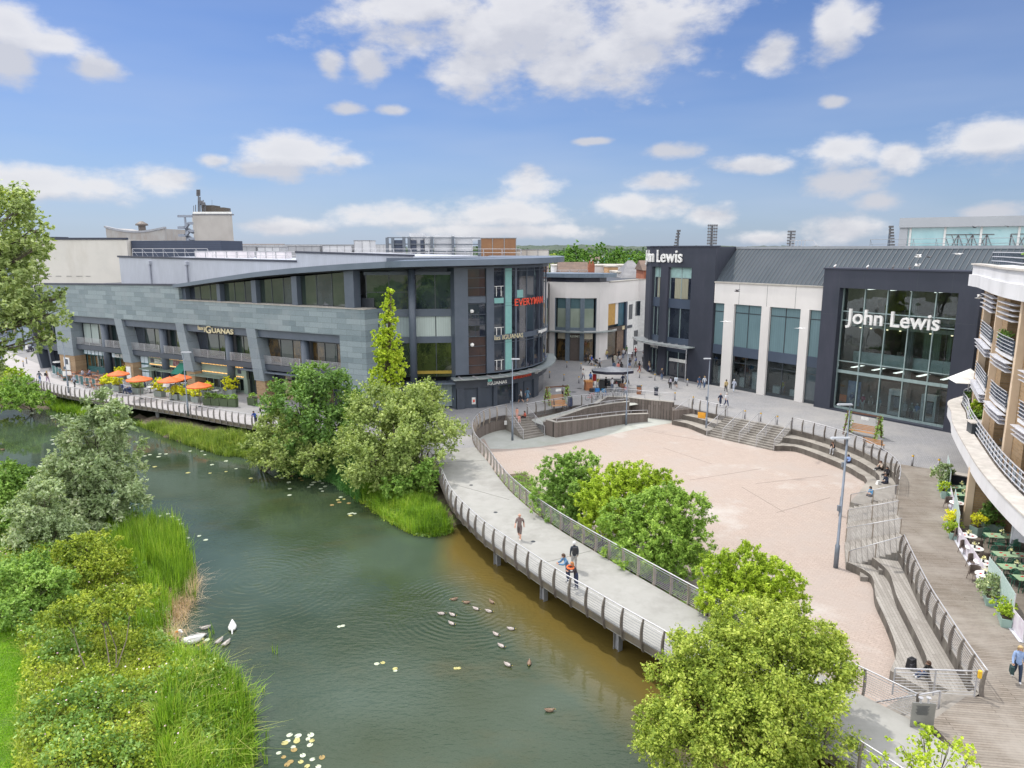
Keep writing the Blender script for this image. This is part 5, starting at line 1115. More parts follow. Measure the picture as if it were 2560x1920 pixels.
def block(name,label,px0,px1,py0,Y,m,dep=12,base=0,roof=None,win=None,grp=None):
 x0,z=ZY(px0,py0,Y); x1,_=ZY(px1,py0,Y); r=thing(name,label,'building',((x0+x1)/2,Y,base),group=grp)
 w_=MB().box(x0,x1,Y,Y+dep,base,z).build('wall',m,r)
 if roof=='gable':
  h=min(2.6,(x1-x0)*.18+1.2); mb=MB(); mb.add([(x0-.3,Y-.3,z),(x1+.3,Y-.3,z),(x1+.3,Y+dep+.3,z),(x0-.3,Y+dep+.3,z),(x0-.3,Y+dep/2,z+h),(x1+.3,Y+dep/2,z+h)],[(0,1,5,4),(2,3,4,5),(1,2,5),(3,0,4)]); mb.build('roof',m_rtile,r)
 elif roof=='hip':
  mb=MB(); h=4.; mb.add([(x0-.4,Y-.4,z),(x1+.4,Y-.4,z),(x1+.4,Y+dep,z),(x0-.4,Y+dep,z),((x0+x1)/2-.5,Y+dep/2,z+h),((x0+x1)/2+.5,Y+dep/2,z+h)],[(0,1,5,4),(2,3,4,5),(1,2,5),(3,0,4)]); mb.build('roof',m_lead,r)
 else: MB().box(x0-.15,x1+.15,Y-.15,Y+dep+.15,z+.004,z+.3).build('parapet',m_cop,r)
 if win:
  n,rows=win
  for j in range(rows):
   for i in range(n):
    a=x0+(x1-x0)*(i+.25)/n; b=x0+(x1-x0)*(i+.75)/n; zt_=z-.8-2.8*j; MB().box(a,b,Y-.05,Y+.1,zt_-1.3,zt_).build('window',m_gblue,r)
 return r
m_rtile=mat('brown roof tiles',(.16,.11,.085),(.11,.08,.065),rough=.9,scale=1.); m_lead=mat('lead roof',(.20,.20,.21),(.13,.13,.14),rough=.6,scale=.6)
m_redb=mat('red brick',(.33,.12,.065),(.26,.09,.05),rough=.9,scale=1.); m_tealb=mat('teal panel',(.10,.36,.37),(.08,.28,.30),rough=.5,scale=.1)
m_off=mat('off white render',(.60,.60,.60),(.53,.53,.54),rough=.8,scale=.2); m_ochre=mat('ochre brick',(.47,.30,.16),(.40,.25,.13),rough=.9,scale=.4)
block('town_building','long off white flat roofed block behind the corner shop',1385,1600,666,165,m_off,14)
block('town_building','brown tiled roof house behind the guard rail of the corner shop',1400,1470,683,150,m_ochre,8,roof='gable')
block('town_building','ochre brick block in the gap behind the corner shop',1520,1545,668,158,m_ochre,10)
block('town_building','white block with a row of small square windows near the store tower',1542,1612,683,140,m_off,10,win=(5,1))
block('town_building','lead grey hipped roof over a low block near the store tower',1552,1626,706,135,m_redb,14,roof='hip')
block('town_building','red brick house with slate roof beside the store tower',1610,1650,676,128,m_redb,8,roof='gable',win=(2,1))
block('town_building','teal clad school block among the trees',1498,1690,644,420,m_tealb,20,win=(8,1))
block('town_building','pale low block left of the teal one among the trees',1450,1500,649,400,m_off,20,roof='gable')
r=thing('chimney_stack','red brick chimney stack standing above the corner shop roof','chimney',(10,140,12)); x_,z_=ZY(1478,660,145); MB().ob(x_,145,8,z_,1.3,1.3).build('stack',m_redb,r); mb=MB(); mb.lathe((x_-.3,145,z_),[(.2,0),(.16,.6)],8); mb.lathe((x_+.3,145,z_),[(.2,0),(.16,.6)],8); mb.build('chimney_pots',m_redb,r)
rows=[('low brown roofed terrace on the far left skyline',130,250,632,330),('pale low roofs on the far left skyline',60,180,640,300),('pale rooftops right of the tower on the skyline',590,700,622,380),('brown roofed houses in the middle of the skyline',690,830,622,430),('low white skyline block beside the chillers',830,960,624,400),('flat brown works roof left of the corrugated block',175,270,622,260)]
for i,(l,a,b,c,Y_) in enumerate(rows): block('town_building',l,a,b,c,Y_,[m_off,m_ochre,m_off][i%3],14,roof='gable' if i%2==0 else None,win=(7,1))
def flood(px,py0,py1,pw_,Y,label,tilt=0,lean=0):
 x,zt_=ZY(px,py0,Y); _,zb_=ZY(px,py1,Y); wd=pw_/FPX*Y; h=(py1-py0)*.0+ZY(px,py0,Y)[1]-ZY(px,py0+52*1.0,Y)[1]
 r=thing('floodlight_mast',label,'floodlight',(x,Y,0),group='floodlight masts of the sports ground')
 mb=MB(); mb.tube([(x,Y,0),(x,Y,zt_)],[.9,.4],8); mb.build('mast',m_anth,r)
 m1=MB(); rows_,cols_=7,5
 for i in range(rows_):
  z=zt_-h*.02-h*i/rows_; xx=x+lean*(i/rows_)
  m1.bar((xx-wd/2,Y-.4,z),(xx+wd/2,Y-.4,z),.18)
  for k in range(cols_): cx=xx-wd/2+wd*(k+.5)/cols_; m1.ob(cx,Y-.7,z-.45,z+.45,wd/cols_*.62,.5)
 m1.build('lamp_rack',mat('lamp rack',(.12,.12,.13),rough=.5),r)
flood(1696,576,618,10,330,'narrow leaning floodlight mast above the corner tower letters',lean=-1.5)
flood(1781,563,618,25,300,'tallest floodlight mast standing above the corner tower')
flood(1978,578,620,20,340,'middle floodlight mast above the zinc roof')
flood(2226,566,622,12,320,'floodlight mast just left of the upper glass block',lean=1.5)
fb_=thing('apartment_building','curved brick apartment building with stone fins, steel balconies and white terrace edge','building',(36,50,0))
B0=[(40.5,62.5),(38.5,57.2),(36.4,53.2),(34.2,49.1),(32.4,45.4),(31.3,42.7),(29.9,38.8),(28.9,35.0),(28.2,31)]
B=PW(B0[:]);
m_bv=brickmat('buff brickwork',lambda t:wallvec(t,-.45,-.89),(.38,.255,.14),(.27,.175,.09),(.30,.25,.19),.46,.16,.014,rough=.9,bmp=.25,grime=(.32,.24,.16),gs=.5)
m_sf=mat('warm stone fin',(.62,.49,.36),(.56,.44,.32),rough=.8,scale=1.5)
m_wr=mat('white render',(.66,.66,.68),(.60,.60,.62),rough=.6,scale=.3,grime=(.5,.5,.51),gs=.3)
m_cops=mat('pale coping stone',(.55,.52,.48),(.45,.42,.39),rough=.85,scale=1.5,grime=(.33,.31,.28),gs=.9)
m_bg=paneglass('balcony door glass',(.02,.03,.035),(.07,.085,.09))
m_alu=mat('white aluminium',(.66,.67,.72),rough=.35,metal=.2)
m_bft=mat('balcony panel',(.03,.045,.07),rough=.25)
def fp(name,mb,m,parent=fb_): return mb.build(name,m,parent)
bl=B.l[-1]; s=lambda i:B.l[i]
piers=[(s(1)-1.6,s(1)+1.6),(s(3)-.2,s(3)+1.9),(s(5)-.1,s(5)+2.1),(s(7)-.1,s(7)+2.1)]
for a,b in piers: mb=MB(); B.box(mb,a,b,4.7,15.0,.0,1.6); fp('brick_pier',mb,m_bv)
for a in (s(1)+1.5,s(3)-.22,s(5)-.12,s(7)-.12): mb=MB(); B.box(mb,a-.2,a+.22,4.7,15.0,-.42,.1); fp('stone_fin',mb,m_sf)
gaps=[(s(1)+1.75,s(3)-.42),(s(3)+1.9,s(5)-.35),(s(5)+2.1,s(7)-.35),(s(7)+2.1,bl)]
for gi,(a,b) in enumerate(gaps):
 for z in (4.8,8.2,11.5):
  fr=MB(); n=4
  for k in range(n+1): uu=a+(b-a)*k/n; B.box(fr,max(a,uu-.05),min(b,uu+.05),z+.05,z+2.7,1.7,1.85)
  w_=fp('window',fr,m_alu); mb=MB(); B.box(mb,a+.05,b-.05,z+.05,z+2.7,1.86,1.9); fp('pane',mb,m_bg,w_)
  mb=MB(); B.box(mb,a,b,z+2.7,z+3.35,1.2,1.95); fp('brick_band',mb,m_bv)
 for z in (8.15,11.45):
  mb=MB(); B.box(mb,a,b,z-.2,z,-.5,1.2); fp('balcony_floor',mb,m_wr)
  rl=MB()
  for k in range(5): zz=z+.2+.9*k/4; B.box(rl,a,b,zz-.018,zz+.018,-.55,-.51)
  ba=fp('balcony_rail',rl,m_alu)
  rl=MB(); k=0; u_=a
  while u_<b: B.box(rl,u_,u_+.5,z+.12,z+1.0,-.48,-.45); u_+=.62
  fp('rail_panel',rl,m_bft,ba)
  lv=MB()
  for q in range(3): B.box(lv,a,b,z-.42-.28*q,z-.39-.28*q,-.85+.05*q,-.4+.05*q)
  fp('sun_louvre',lv,m_alu)
 lv=MB()
 for q in range(4): B.box(lv,a,b,14.6-.33*q,14.63-.33*q,-.75,-.3)
 fp('sun_louvre',lv,m_alu)
T0=PW(offset(B0,-.8)); mb=MB(); T0.box(mb,s(1)-3.4,T0.l[-1],15.0,15.95,-.05,3.); T0.box(mb,s(1)-3.2,T0.l[-1],15.951,16.75,.12,3.); fp('white_parapet',mb,m_wr)
mb=MB(); T0.box(mb,s(1)-3.3,T0.l[-1],16.751,16.88,-.02,.6); fp('coping',mb,m_cops)
rl=MB(); T1=PW(offset(B0,.6))
for zz in (17.1,17.45,17.8): T1.box(rl,2.5,T1.l[-1],zz-.03,zz+.03,0,.05)
ba=fp('roof_terrace_rail',rl,m_alu); rl=MB(); u_=2.5
while u_<T1.l[-1]: T1.box(rl,u_,u_+.22,16.9,17.75,.06,.09); u_+=.55
fp('rail_panel',rl,m_bft,ba)
E0=smooth_line([(41.5,63.4),(39.2,61.6),(38.0,60.0),(36.6,57.2),(34.6,53.8),(32.8,50.2),(30.9,46.2),(28.9,41.9),(27.2,37.6),(25.7,33.0),(24.6,28.5)],3)
E_=PW(E0); el=E_.l[-1]
mb=MB(); E_.box(mb,0,el,3.75,4.72,0,.3); fp('terrace_fascia',mb,m_wr)
mb=MB(); E_.box(mb,-.05,el,4.723,4.83,-.06,.95); fp('terrace_coping',mb,m_cops)
mb=MB(); E_.box(mb,0,el,3.95,4.65,.302,11.); fp('terrace_slab',mb,mat('terrace deck',(.17,.15,.13),(.13,.115,.1),rough=.9))
rl=MB()
for zz in (5.0,5.32,5.64,5.95): E_.box(rl,1.,el,zz-.025,zz+.025,1.0,1.05)
ba=fp('terrace_rail',rl,m_alu); rl=MB(); u_=1.
while u_<el: E_.box(rl,u_,u_+.5,4.9,5.85,1.07,1.1); u_+=1.0
fp('rail_panel',rl,mat('glass rail panel',(.06,.10,.14),rough=.1,spec=.9),ba)
rl=MB(); u_=1.
while u_<el: E_.box(rl,u_-.03,u_+.03,4.83,5.97,1.055,1.065); u_+=1.5
fp('rail_post',rl,m_alu,ba)
gp=PW([(36.5,58.5),(33.6,52.2),(31.2,46.8),(30.35,44.3),(30.3,40.0),(29.4,34),(28.8,28)])
mb=MB(); mb.hexa([(30.3,44.2,0),(32.5,43.1,0),(33.5,45.3,0),(31.3,46.3,0)]+[(30.3,44.2,3.94),(32.5,43.1,3.94),(33.5,45.3,3.94),(31.3,46.3,3.94)]); mb.box(32.6,37,43.2,43.6,0,3.94); fp('brick_pier',mb,m_bv)
mb=MB(); mb.hexa([(30.0,44.3,0),(30.35,44.12,0),(30.5,44.5,0),(30.15,44.7,0)]+[(30.0,44.3,3.94),(30.35,44.12,3.94),(30.5,44.5,3.94),(30.15,44.7,3.94)]); fp('stone_fin',mb,m_sf)
fr=MB()
for (x,y) in ((30.35,40.3),(30.9,39.2),(31.5,38.0)): fr.ob(x,y,0,3.94,.12,.12)
fr.bar((30.35,40.3,1.2),(31.6,37.8,1.2),.1,.9); fr.bar((30.35,40.3,3.3),(31.6,37.8,3.3),.1); w_=fp('glazed_screen',fr,m_alu)
mb=MB(); mb.bar((30.4,40.2,2.4),(31.6,37.8,2.4),.03,1.7); fp('pane',mb,MATS['clear shop glass'],w_)
mb=MB(); mb.prism([(41,60),(37,52.5),(34.5,47.5),(34,42),(33.4,36),(32.5,28),(60,28),(60,60)],0.02,3.9); fp('ground_floor_core',mb,m_inter)
mb=MB(); mb.prism([B.P(.5,0,2)[:2],B.P(s(1),0,2)[:2],B.P(s(3),0,2)[:2],B.P(s(5),0,2)[:2],B.P(bl,0,2)[:2],(60,31),(62,62)],4.66,15.2); fp('core',mb,m_inter)
YG=[(.16,.21,.035),(.25,.31,.055),(.37,.42,.10),(.50,.52,.17)]
def G4(*c): return list(c)
lf_willow=leafmat('willow leaves',[(.075,.115,.03),(.14,.19,.055),(.23,.28,.095),(.36,.40,.17)])
lf_green=leafmat('mid green leaves',[(.05,.10,.02),(.10,.18,.035),(.18,.28,.06),(.32,.42,.12)])
lf_green2=leafmat('shrub leaves',[(.045,.09,.015),(.11,.19,.03),(.20,.30,.055),(.36,.45,.11)]); lf_dark=leafmat('dark maple leaves',[(.035,.08,.02),(.07,.135,.032),(.12,.20,.05),(.21,.31,.09)])
lf_lime=leafmat('lime leaves',[(.085,.14,.012),(.16,.235,.018),(.26,.335,.03),(.38,.43,.07)])
lf_poplar=leafmat('golden poplar leaves',[(.11,.16,.015),(.20,.27,.022),(.31,.38,.04),(.44,.48,.08)],trans=.4)
lf_silver=leafmat('silver willow leaves',[(.07,.105,.045),(.15,.20,.10),(.27,.33,.19),(.46,.50,.35)])
lf_herb=leafmat('meadow herbs',[(.03,.055,.008),(.10,.15,.017),(.24,.29,.035),(.42,.45,.09)],cl=.6)
lf_herb2=leafmat('nettle leaves',[(.03,.07,.015),(.08,.15,.03),(.17,.26,.07),(.30,.40,.15)],cl=.5)
lf_reed=leafmat('reed blades',[(.02,.05,.006),(.07,.14,.013),(.16,.26,.025),(.33,.39,.08)],cl=.35)
lf_straw=leafmat('straw grass',[(.09,.13,.02),(.18,.22,.04),(.30,.32,.08),(.40,.36,.16)],cl=.6)
lf_lawn=leafmat('lawn grass',[(.06,.14,.006),(.10,.21,.01),(.15,.27,.018),(.22,.34,.03)],cl=1.)
lf_yellow=leafmat('gold shrub leaves',[(.25,.28,.01),(.42,.42,.02),(.58,.55,.04),(.70,.66,.09)])
lf_far=leafmat('far tree leaves',[(.03,.075,.018),(.055,.12,.025),(.09,.17,.035),(.14,.22,.05)],cl=.05)
m_bark=mat('willow bark',(.16,.13,.10),(.09,.075,.06),rough=.9,scale=5.)
def rot_rand(n,g,up=.0):
 a=g.normal(size=(n,3)); a[:,2]+=up; a/=np.linalg.norm(a,axis=1)[:,None]; return a
def leaves(C,N,size,g,elong=1.6,droop=0.):
 n=len(C); t=g.normal(size=(n,3)); t[:,2]-=droop
 t-=N*(t*N).sum(1)[:,None]; t/=np.linalg.norm(t,axis=1)[:,None]+1e-9; b=np.cross(N,t)
 s=size*g.uniform(.6,1.35,(n,1)); V=np.empty((n,4,3)); V[:,0]=C-t*s*elong*.5; V[:,1]=C+b*s*.5+t*s*.1; V[:,2]=C+t*s*elong*.5; V[:,3]=C-b*s*.5+t*s*.1
 return V.reshape(-1,3),np.arange(n*4).reshape(n,4)
def crown_pts(lobes,n,g,shell=.55,twig=14,spike=.0,clump=.55,up=.25):
 w=np.array([l[3]*l[4]+l[4]*l[5]+l[3]*l[5] for l in lobes]); w=w/w.sum(); P=[];Nn=[]
 for l,k in zip(lobes,(w*n).astype(int)):
  c=np.array(l[:3]); r=np.array(l[3:6]); mr=min(r); sr=np.clip(mr*.30*clump/.55,.14,.75)
  m=max(4,int(1.5*(l[3]*l[4]+l[4]*l[5]+l[3]*l[5])/(sr*sr)*.9))
  d=rot_rand(m,g,.3); rad=1-(1-shell)*g.random(m)**1.3; rad*=1+.14*np.sin(d[:,0]*5+l[0])*np.cos(d[:,1]*6+d[:,2]*4); rad+=spike*.8*g.random(m)**3
  sc=c+d*r*rad[:,None]; s_=sr*g.uniform(.45,1.25,m); pr=s_**2;
  ns=max(1,k//9); si=g.choice(m,ns,p=pr/pr.sum()); e=rot_rand(ns,g,.5)+d[si]*.55+np.array([0,0,up]); e/=np.linalg.norm(e,axis=1)[:,None]
  sb=sc[si]+e*(s_[si]*g.uniform(.0,.6,ns))[:,None]; ln=s_[si]*g.uniform(.5,1.25,ns)+.08; j=g.integers(0,ns,k); tt=g.random(k)**.8
  P.append(sb[j]+e[j]*(ln[j]*tt)[:,None]+g.normal(size=(k,3))*(.035+.075*sr)*(1.15-tt)[:,None])
  nn=e[j]*.5+g.normal(size=(k,3))*.6+np.array([0,0,.55]); Nn.append(nn/np.linalg.norm(nn,axis=1)[:,None])
 return np.concatenate(P),np.concatenate(Nn)
def tree(name,label,cat,base,lobes,n,size,m,seed=1,trunk=.16,group=None,zmin=None,elong=1.7,shell=.55,stems=1,spike=.12,clump=.6,droop=0.,limbs=True,keep=None,up=.25,arch=0.):
 g=np.random.default_rng(seed); r=thing(name,label,cat,base,group=group)
 P,Nn=crown_pts(lobes,n,g,shell,spike=spike,clump=clump,up=up)
 zm=base[2]+.05 if zmin is None else zmin
 k=P[:,2]>zm
 if keep is not None: k&=keep(P)
 P,Nn=P[k],Nn[k]
 V,F=leaves(P,Nn,size,g,elong,droop); npmesh('crown',V,F,m,r)
 tb=MB(); top=np.array(max(lobes,key=lambda l:l[2])[:3])
 for s_ in range(stems):
  bx=base[0]+g.normal()*.25*(stems>1); by=base[1]+g.normal()*.25*(stems>1)
  for l in (lobes if stems==1 else lobes[s_::stems] or lobes[:1]):
   c=Vector(l[:3]); b=Vector((bx,by,base[2]-.2)); mid=b.lerp(c,.5)+Vector((g.normal()*.15,g.normal()*.15,abs(g.normal())*.3+arch)); end=c+Vector((0,0,l[5]*.5))
   tb.tube([b,b.lerp(mid,.5),mid,c,end],[trunk,trunk*.8,trunk*.55,trunk*.32,trunk*.08],6)
   if limbs:
    for q in range(5):
     a=g.uniform(0,2*PI); tp_=c+Vector((math.cos(a)*l[3]*.75,math.sin(a)*l[4]*.75,g.uniform(-.2,.6)*l[5])); tb.tube([mid.lerp(c,.5),c.lerp(tp_,.5)+Vector((0,0,.1)),tp_],[trunk*.3,trunk*.18,trunk*.05],5)
 tb.build('trunk',m_bark,r,True); return r
def at(px,py,Y): x,z=ZY(px,py,Y); return x,Y,z
def lobe(px,py,Y,rx,rz,ry=None):
 x,y,z=at(px,py,Y); dep=(Y*CP+(CAMH-z)*SP)/FPX; return (x,y,z,rx*dep,(ry or rx)*dep,rz*dep/CP)
def gz(px,py,z): p=G(px,py,z); return (p[0],p[1],z)
tree('maple_tree','tall dark green maple by the promenade rail left of the yellow green willow','tree',(-19.5,63.5,-1.5),
 [lobe(790,960,64,50,45),lobe(750,1020,63,75,60),lobe(835,1010,64,62,60),lobe(800,1085,62,95,60),lobe(870,1060,64,45,60),lobe(740,1110,61,60,50)],36000,.15,lf_dark,3,.2,spike=.25,clump=.75)
tree('willow_bush','low olive green willow hanging over the water left of the dark maple','bush',(-22.5,61.5,-1.6),
 [lobe(690,1075,62,50,50),lobe(665,1120,61,45,40),lobe(720,1130,60,60,45),lobe(800,1150,59,60,35)],24000,.125,lf_willow,4,.12,stems=3,spike=.25)
tree('willow_tree','wide yellow green willow beside the walkway end right of the dark maple','tree',(-11.5,57.5,-1.6),
 [lobe(965,1020,58.5,75,55),lobe(1045,1030,59,70,55),lobe(905,1085,57,60,60),lobe(985,1095,56,100,70),lobe(1075,1090,57,62,60),lobe(930,1160,55,75,48),lobe(1030,1160,54,65,45),lobe(1060,1010,60,40,40)],64000,.12,lf_willow,5,.2,stems=4,spike=.3,clump=.7)
tree('alder_bush','small bright bush at the foot of the wide willow near the walkway rail','bush',(-7.8,53,-1.7),
 [lobe(1040,1200,53,40,35),lobe(1000,1215,53,45,28),lobe(1075,1190,53,26,40)],9000,.13,lf_green,6,.07,stems=3,spike=.3)
tree('poplar_tree','slim golden green poplar standing above the bushes in front of the dark glazing','tree',(-12.,66.,-1.2),
 [lobe(977,732,66,8,16),lobe(972,765,66,17,26),lobe(970,805,66,22,28),lobe(964,845,66,34,26),lobe(968,880,66,40,30),lobe(972,915,66,42,32),lobe(968,950,66,40,32),lobe(962,985,66,34,26)],15000,.18,lf_poplar,7,.16,spike=.25,clump=.45,shell=.25,elong=1.2)
tree('willow_bush','pale green willow shrub nearest the arena steps among the shrubs right of the walkway','bush',(3.6,47.8,ZA),
 [lobe(1400,1190,48,50,42),lobe(1450,1170,48,45,38),lobe(1370,1240,47,42,40),lobe(1440,1240,47,62,45),lobe(1400,1275,46.5,60,36),lobe(1460,1270,46.5,50,40)],46000,.068,lf_green,11,.06,stems=5,spike=.4,clump=.34,elong=3.,up=1.1)
tree('willow_bush','bright yellow green shrub in the middle of the group between walkway and arena','bush',(6.4,45.,ZA),
 [lobe(1530,1215,45,60,40),lobe(1590,1200,45,55,36),lobe(1500,1260,44,60,48),lobe(1640,1220,45,50,38),lobe(1560,1270,44,80,50),lobe(1500,1310,43,55,40)],56000,.062,lf_lime,12,.06,stems=5,spike=.45,clump=.32,elong=3.,up=1.2)
tree('willow_bush','largest mid green shrub in the group between walkway and arena','bush',(8.8,40.5,ZA),
 [lobe(1640,1290,41,70,55),lobe(1710,1290,41,62,55),lobe(1560,1310,41,60,50),lobe(1640,1360,40,95,55),lobe(1715,1365,40,60,55),lobe(1600,1390,39.5,80,42),lobe(1690,1405,39.5,80,38),lobe(1670,1260,41,50,35)],84000,.062,lf_green2,13,.07,stems=6,spike=.4,clump=.34,elong=2.8,up=.9)
tree('willow_bush','lime green shrub just behind the big front bush on the arena side','bush',(12.2,33.,ZA),
 [lobe(1800,1440,33,50,45),lobe(1860,1430,33,60,52),lobe(1930,1455,33,58,50),lobe(1850,1500,32.5,90,50),lobe(1960,1500,32.5,50,48),lobe(1800,1500,32.5,55,55),lobe(1900,1545,32,90,50)],60000,.055,lf_lime,14,.05,stems=5,spike=.45,clump=.32,elong=3.,up=1.2)
tree('willow_tree','big yellow green bush in the foreground overhanging the walkway rail','bush',(9.6,24.5,ZW),
 [lobe(1870,1590,25,85,70),lobe(1960,1600,25,90,75),lobe(1790,1660,24.5,110,80),lobe(1930,1700,24,150,100),lobe(2040,1690,24.5,75,90),lobe(1720,1760,23.5,110,90),lobe(1850,1820,23,170,110),lobe(2000,1830,23,120,100),lobe(1690,1860,22.5,100,80),lobe(2050,1610,25.5,50,50)],140000,.066,leafmat('front bush leaves',[(.05,.08,.01),(.12,.17,.022),(.25,.30,.05),(.42,.45,.12)],cl=1.1),15,.12,stems=6,spike=.25,clump=.6,elong=1.7)
g=np.random.default_rng(77)
tree('sapling','thin sparse yellow green sapling in the bottom right corner','tree',(13.3,19.3,-.6),
 [lobe(2310,1850,19.5,30,45),lobe(2270,1890,19.3,40,30),lobe(2370,1880,19.3,50,40),lobe(2420,1905,19.2,30,30),lobe(2200,1912,19.,40,18),lobe(2330,1930,19,70,40)],1500,.085,lf_poplar,16,.03,spike=.1,clump=.75,shell=.1,elong=1.2)
tree('silver_willow','tall silvery willow leaning over the river at the left','tree',(-29.5,46.,-1.6),
 [lobe(270,1040,47,38,45),lobe(245,1100,47,75,50),lobe(225,1170,46.5,85,55),lobe(290,1160,47,50,50),lobe(180,1220,46,75,55),lobe(260,1240,46,80,50),lobe(225,1290,45.5,90,45),lobe(270,1330,45,60,35)],76000,.10,lf_silver,21,.14,stems=3,spike=.7,clump=.6,elong=2.6,shell=.4)
tree('silver_willow','smaller silvery willow sapling with a pale stem in front of the tall one','bush',(-28.5,40.5,-1.2),
 [lobe(110,1250,41,45,40),lobe(90,1310,41,60,50),lobe(140,1330,41,50,45),lobe(70,1370,40.5,50,45)],28000,.085,lf_silver,22,.05,stems=3,spike=.3,clump=.6,elong=2.2)
tree('willow_bush','dark green scrub at the left picture edge below the bright water','bush',(-33.,45,-1.2),
 [lobe(20,1200,46,60,35),lobe(0,1260,44,60,60),lobe(60,1230,45,50,40),lobe(20,1340,42,50,60)],26000,.12,lf_green,23,.07,stems=4,spike=.3)
tree('crack_willow','large overhanging willow branch entering the picture from the upper left','tree',(-54,51,-1.),
 [lobe(-60,700,53,150,190),lobe(20,560,52,60,75),lobe(90,580,51.5,30,20),lobe(60,640,51.5,48,42),lobe(20,700,51.5,60,60),lobe(40,780,51,75,50),lobe(120,790,51,48,42),lobe(150,745,51,20,26),lobe(20,850,51,40,45),lobe(-20,920,51,30,60),lobe(115,850,51,28,30),lobe(110,610,51,24,14),lobe(50,520,51.5,36,26)],30000,.15,leafmat('crack willow leaves',[(.08,.12,.04),(.15,.20,.07),(.24,.29,.12),(.40,.44,.23)]),24,.13,spike=.5,clump=.8,elong=2.4,shell=.2,stems=3,arch=4.)
tree('gold_shrub','golden leaved shrub beside the far left end of the promenade rail','shrub',(-62,93,-1.2),[lobe(30,938,90,32,15),lobe(-10,945,90,40,22),lobe(0,985,86,60,30)],7000,.17,lf_lime,25,.06,stems=3)
tree('willow_bush','dark green waterside bush below the golden shrub','bush',(-60,86,-1.6),[lobe(50,975,84,45,28),lobe(10,1000,82,70,26),lobe(95,1000,83,35,20)],9000,.18,lf_green,26,.06,stems=3)
tree('elder_bush','bright lime green shrub mound below the silver willows','bush',(-24.5,38.5,-1.2),[lobe(215,1365,38.5,60,22),lobe(170,1395,38,55,24),lobe(270,1400,37.5,50,20),lobe(215,1420,37,70,22)],17000,.075,lf_herb,27,.05,stems=4,spike=.3,clump=.5)
tree('hawthorn_bush','mid green scrub mound at the left edge above the lawn','bush',(-25,33,-.9),[lobe(60,1450,34,70,45),lobe(10,1480,33.5,60,60),lobe(120,1470,33.5,55,40),lobe(30,1530,32,50,35)],26000,.08,lf_green,28,.05,stems=4,spike=.35,clump=.55)
tree('elder_bush','light green shrub mound in the middle of the near bank','bush',(-17,27,-.9),[lobe(250,1510,31,75,20),lobe(330,1500,31,55,18),lobe(170,1535,30,60,20)],13000,.07,lf_herb,29,.04,stems=4,spike=.3,clump=.5)
def scatter(poly,n,g,bbox=None):
 xs=[p[0] for p in poly]; ys=[p[1] for p in poly]; P=np.empty((0,2))
 A=np.array(poly)
 while len(P)<n:
  q=np.column_stack([g.uniform(min(xs),max(xs),n*2),g.uniform(min(ys),max(ys),n*2)]); ins=np.zeros(len(q),bool); j=len(A)-1
  for i in range(len(A)):
   c=(A[i,1]>q[:,1])!=(A[j,1]>q[:,1]); x=(A[j,0]-A[i,0])*(q[:,1]-A[i,1])/(A[j,1]-A[i,1]+1e-12)+A[i,0]; ins^=c&(q[:,0]<x); j=i
  P=np.vstack([P,q[ins]])
 return P[:n]
hx=np.linspace(-60,2,63*2);
def hfun(P):
 return np.array([bank_h(x,y) for x,y in P])
def table(fn,x0,x1,y0,y1,n=70):
 X=np.linspace(x0,x1,n); Y=np.linspace(y0,y1,n); Tb=np.array([[fn(x,y) for x in X] for y in Y])
 def f(P):
  u=np.clip((P[:,0]-x0)/(x1-x0)*(n-1),0,n-1.001); v=np.clip((P[:,1]-y0)/(y1-y0)*(n-1),0,n-1.001); i=u.astype(int); j=v.astype(int); a=u-i; b=v-j
  return Tb[j,i]*(1-a)*(1-b)+Tb[j,i+1]*a*(1-b)+Tb[j+1,i]*(1-a)*b+Tb[j+1,i+1]*a*b
 return f
hb=table(bank_h,-60,2,10,62); hf=table(fb_h,-100,0,40,112)
def vn(P,sc,seed=0):
 s=seed*1.7; return .5+.25*(np.sin(P[:,0]*sc+s)*np.cos(P[:,1]*sc*1.3-s)+np.sin(P[:,0]*sc*2.3+P[:,1]*sc*1.9+s*2)*.6+np.cos(P[:,1]*sc*3.1-P[:,0]*sc*2.7)*.4)
def herbs(name,label,P,zf,m,h0,h1,per,size,g,cat='plants'):
 n=len(P); H=h0*.6+(h1-h0)*vn(P,.9,3)*g.uniform(.25,1.3,n); z=zf(P); idx=np.repeat(np.arange(n),per); k=len(idx)
 C=np.column_stack([P[idx,0]+g.normal(0,.13,k),P[idx,1]+g.normal(0,.13,k),z[idx]+H[idx]*g.random(k)**.45])
 N=rot_rand(k,g,.6); V,F=leaves(C,N,size,g,1.8); o=npmesh(name,V,F,m); tag(o,label,cat,kind='stuff'); return o
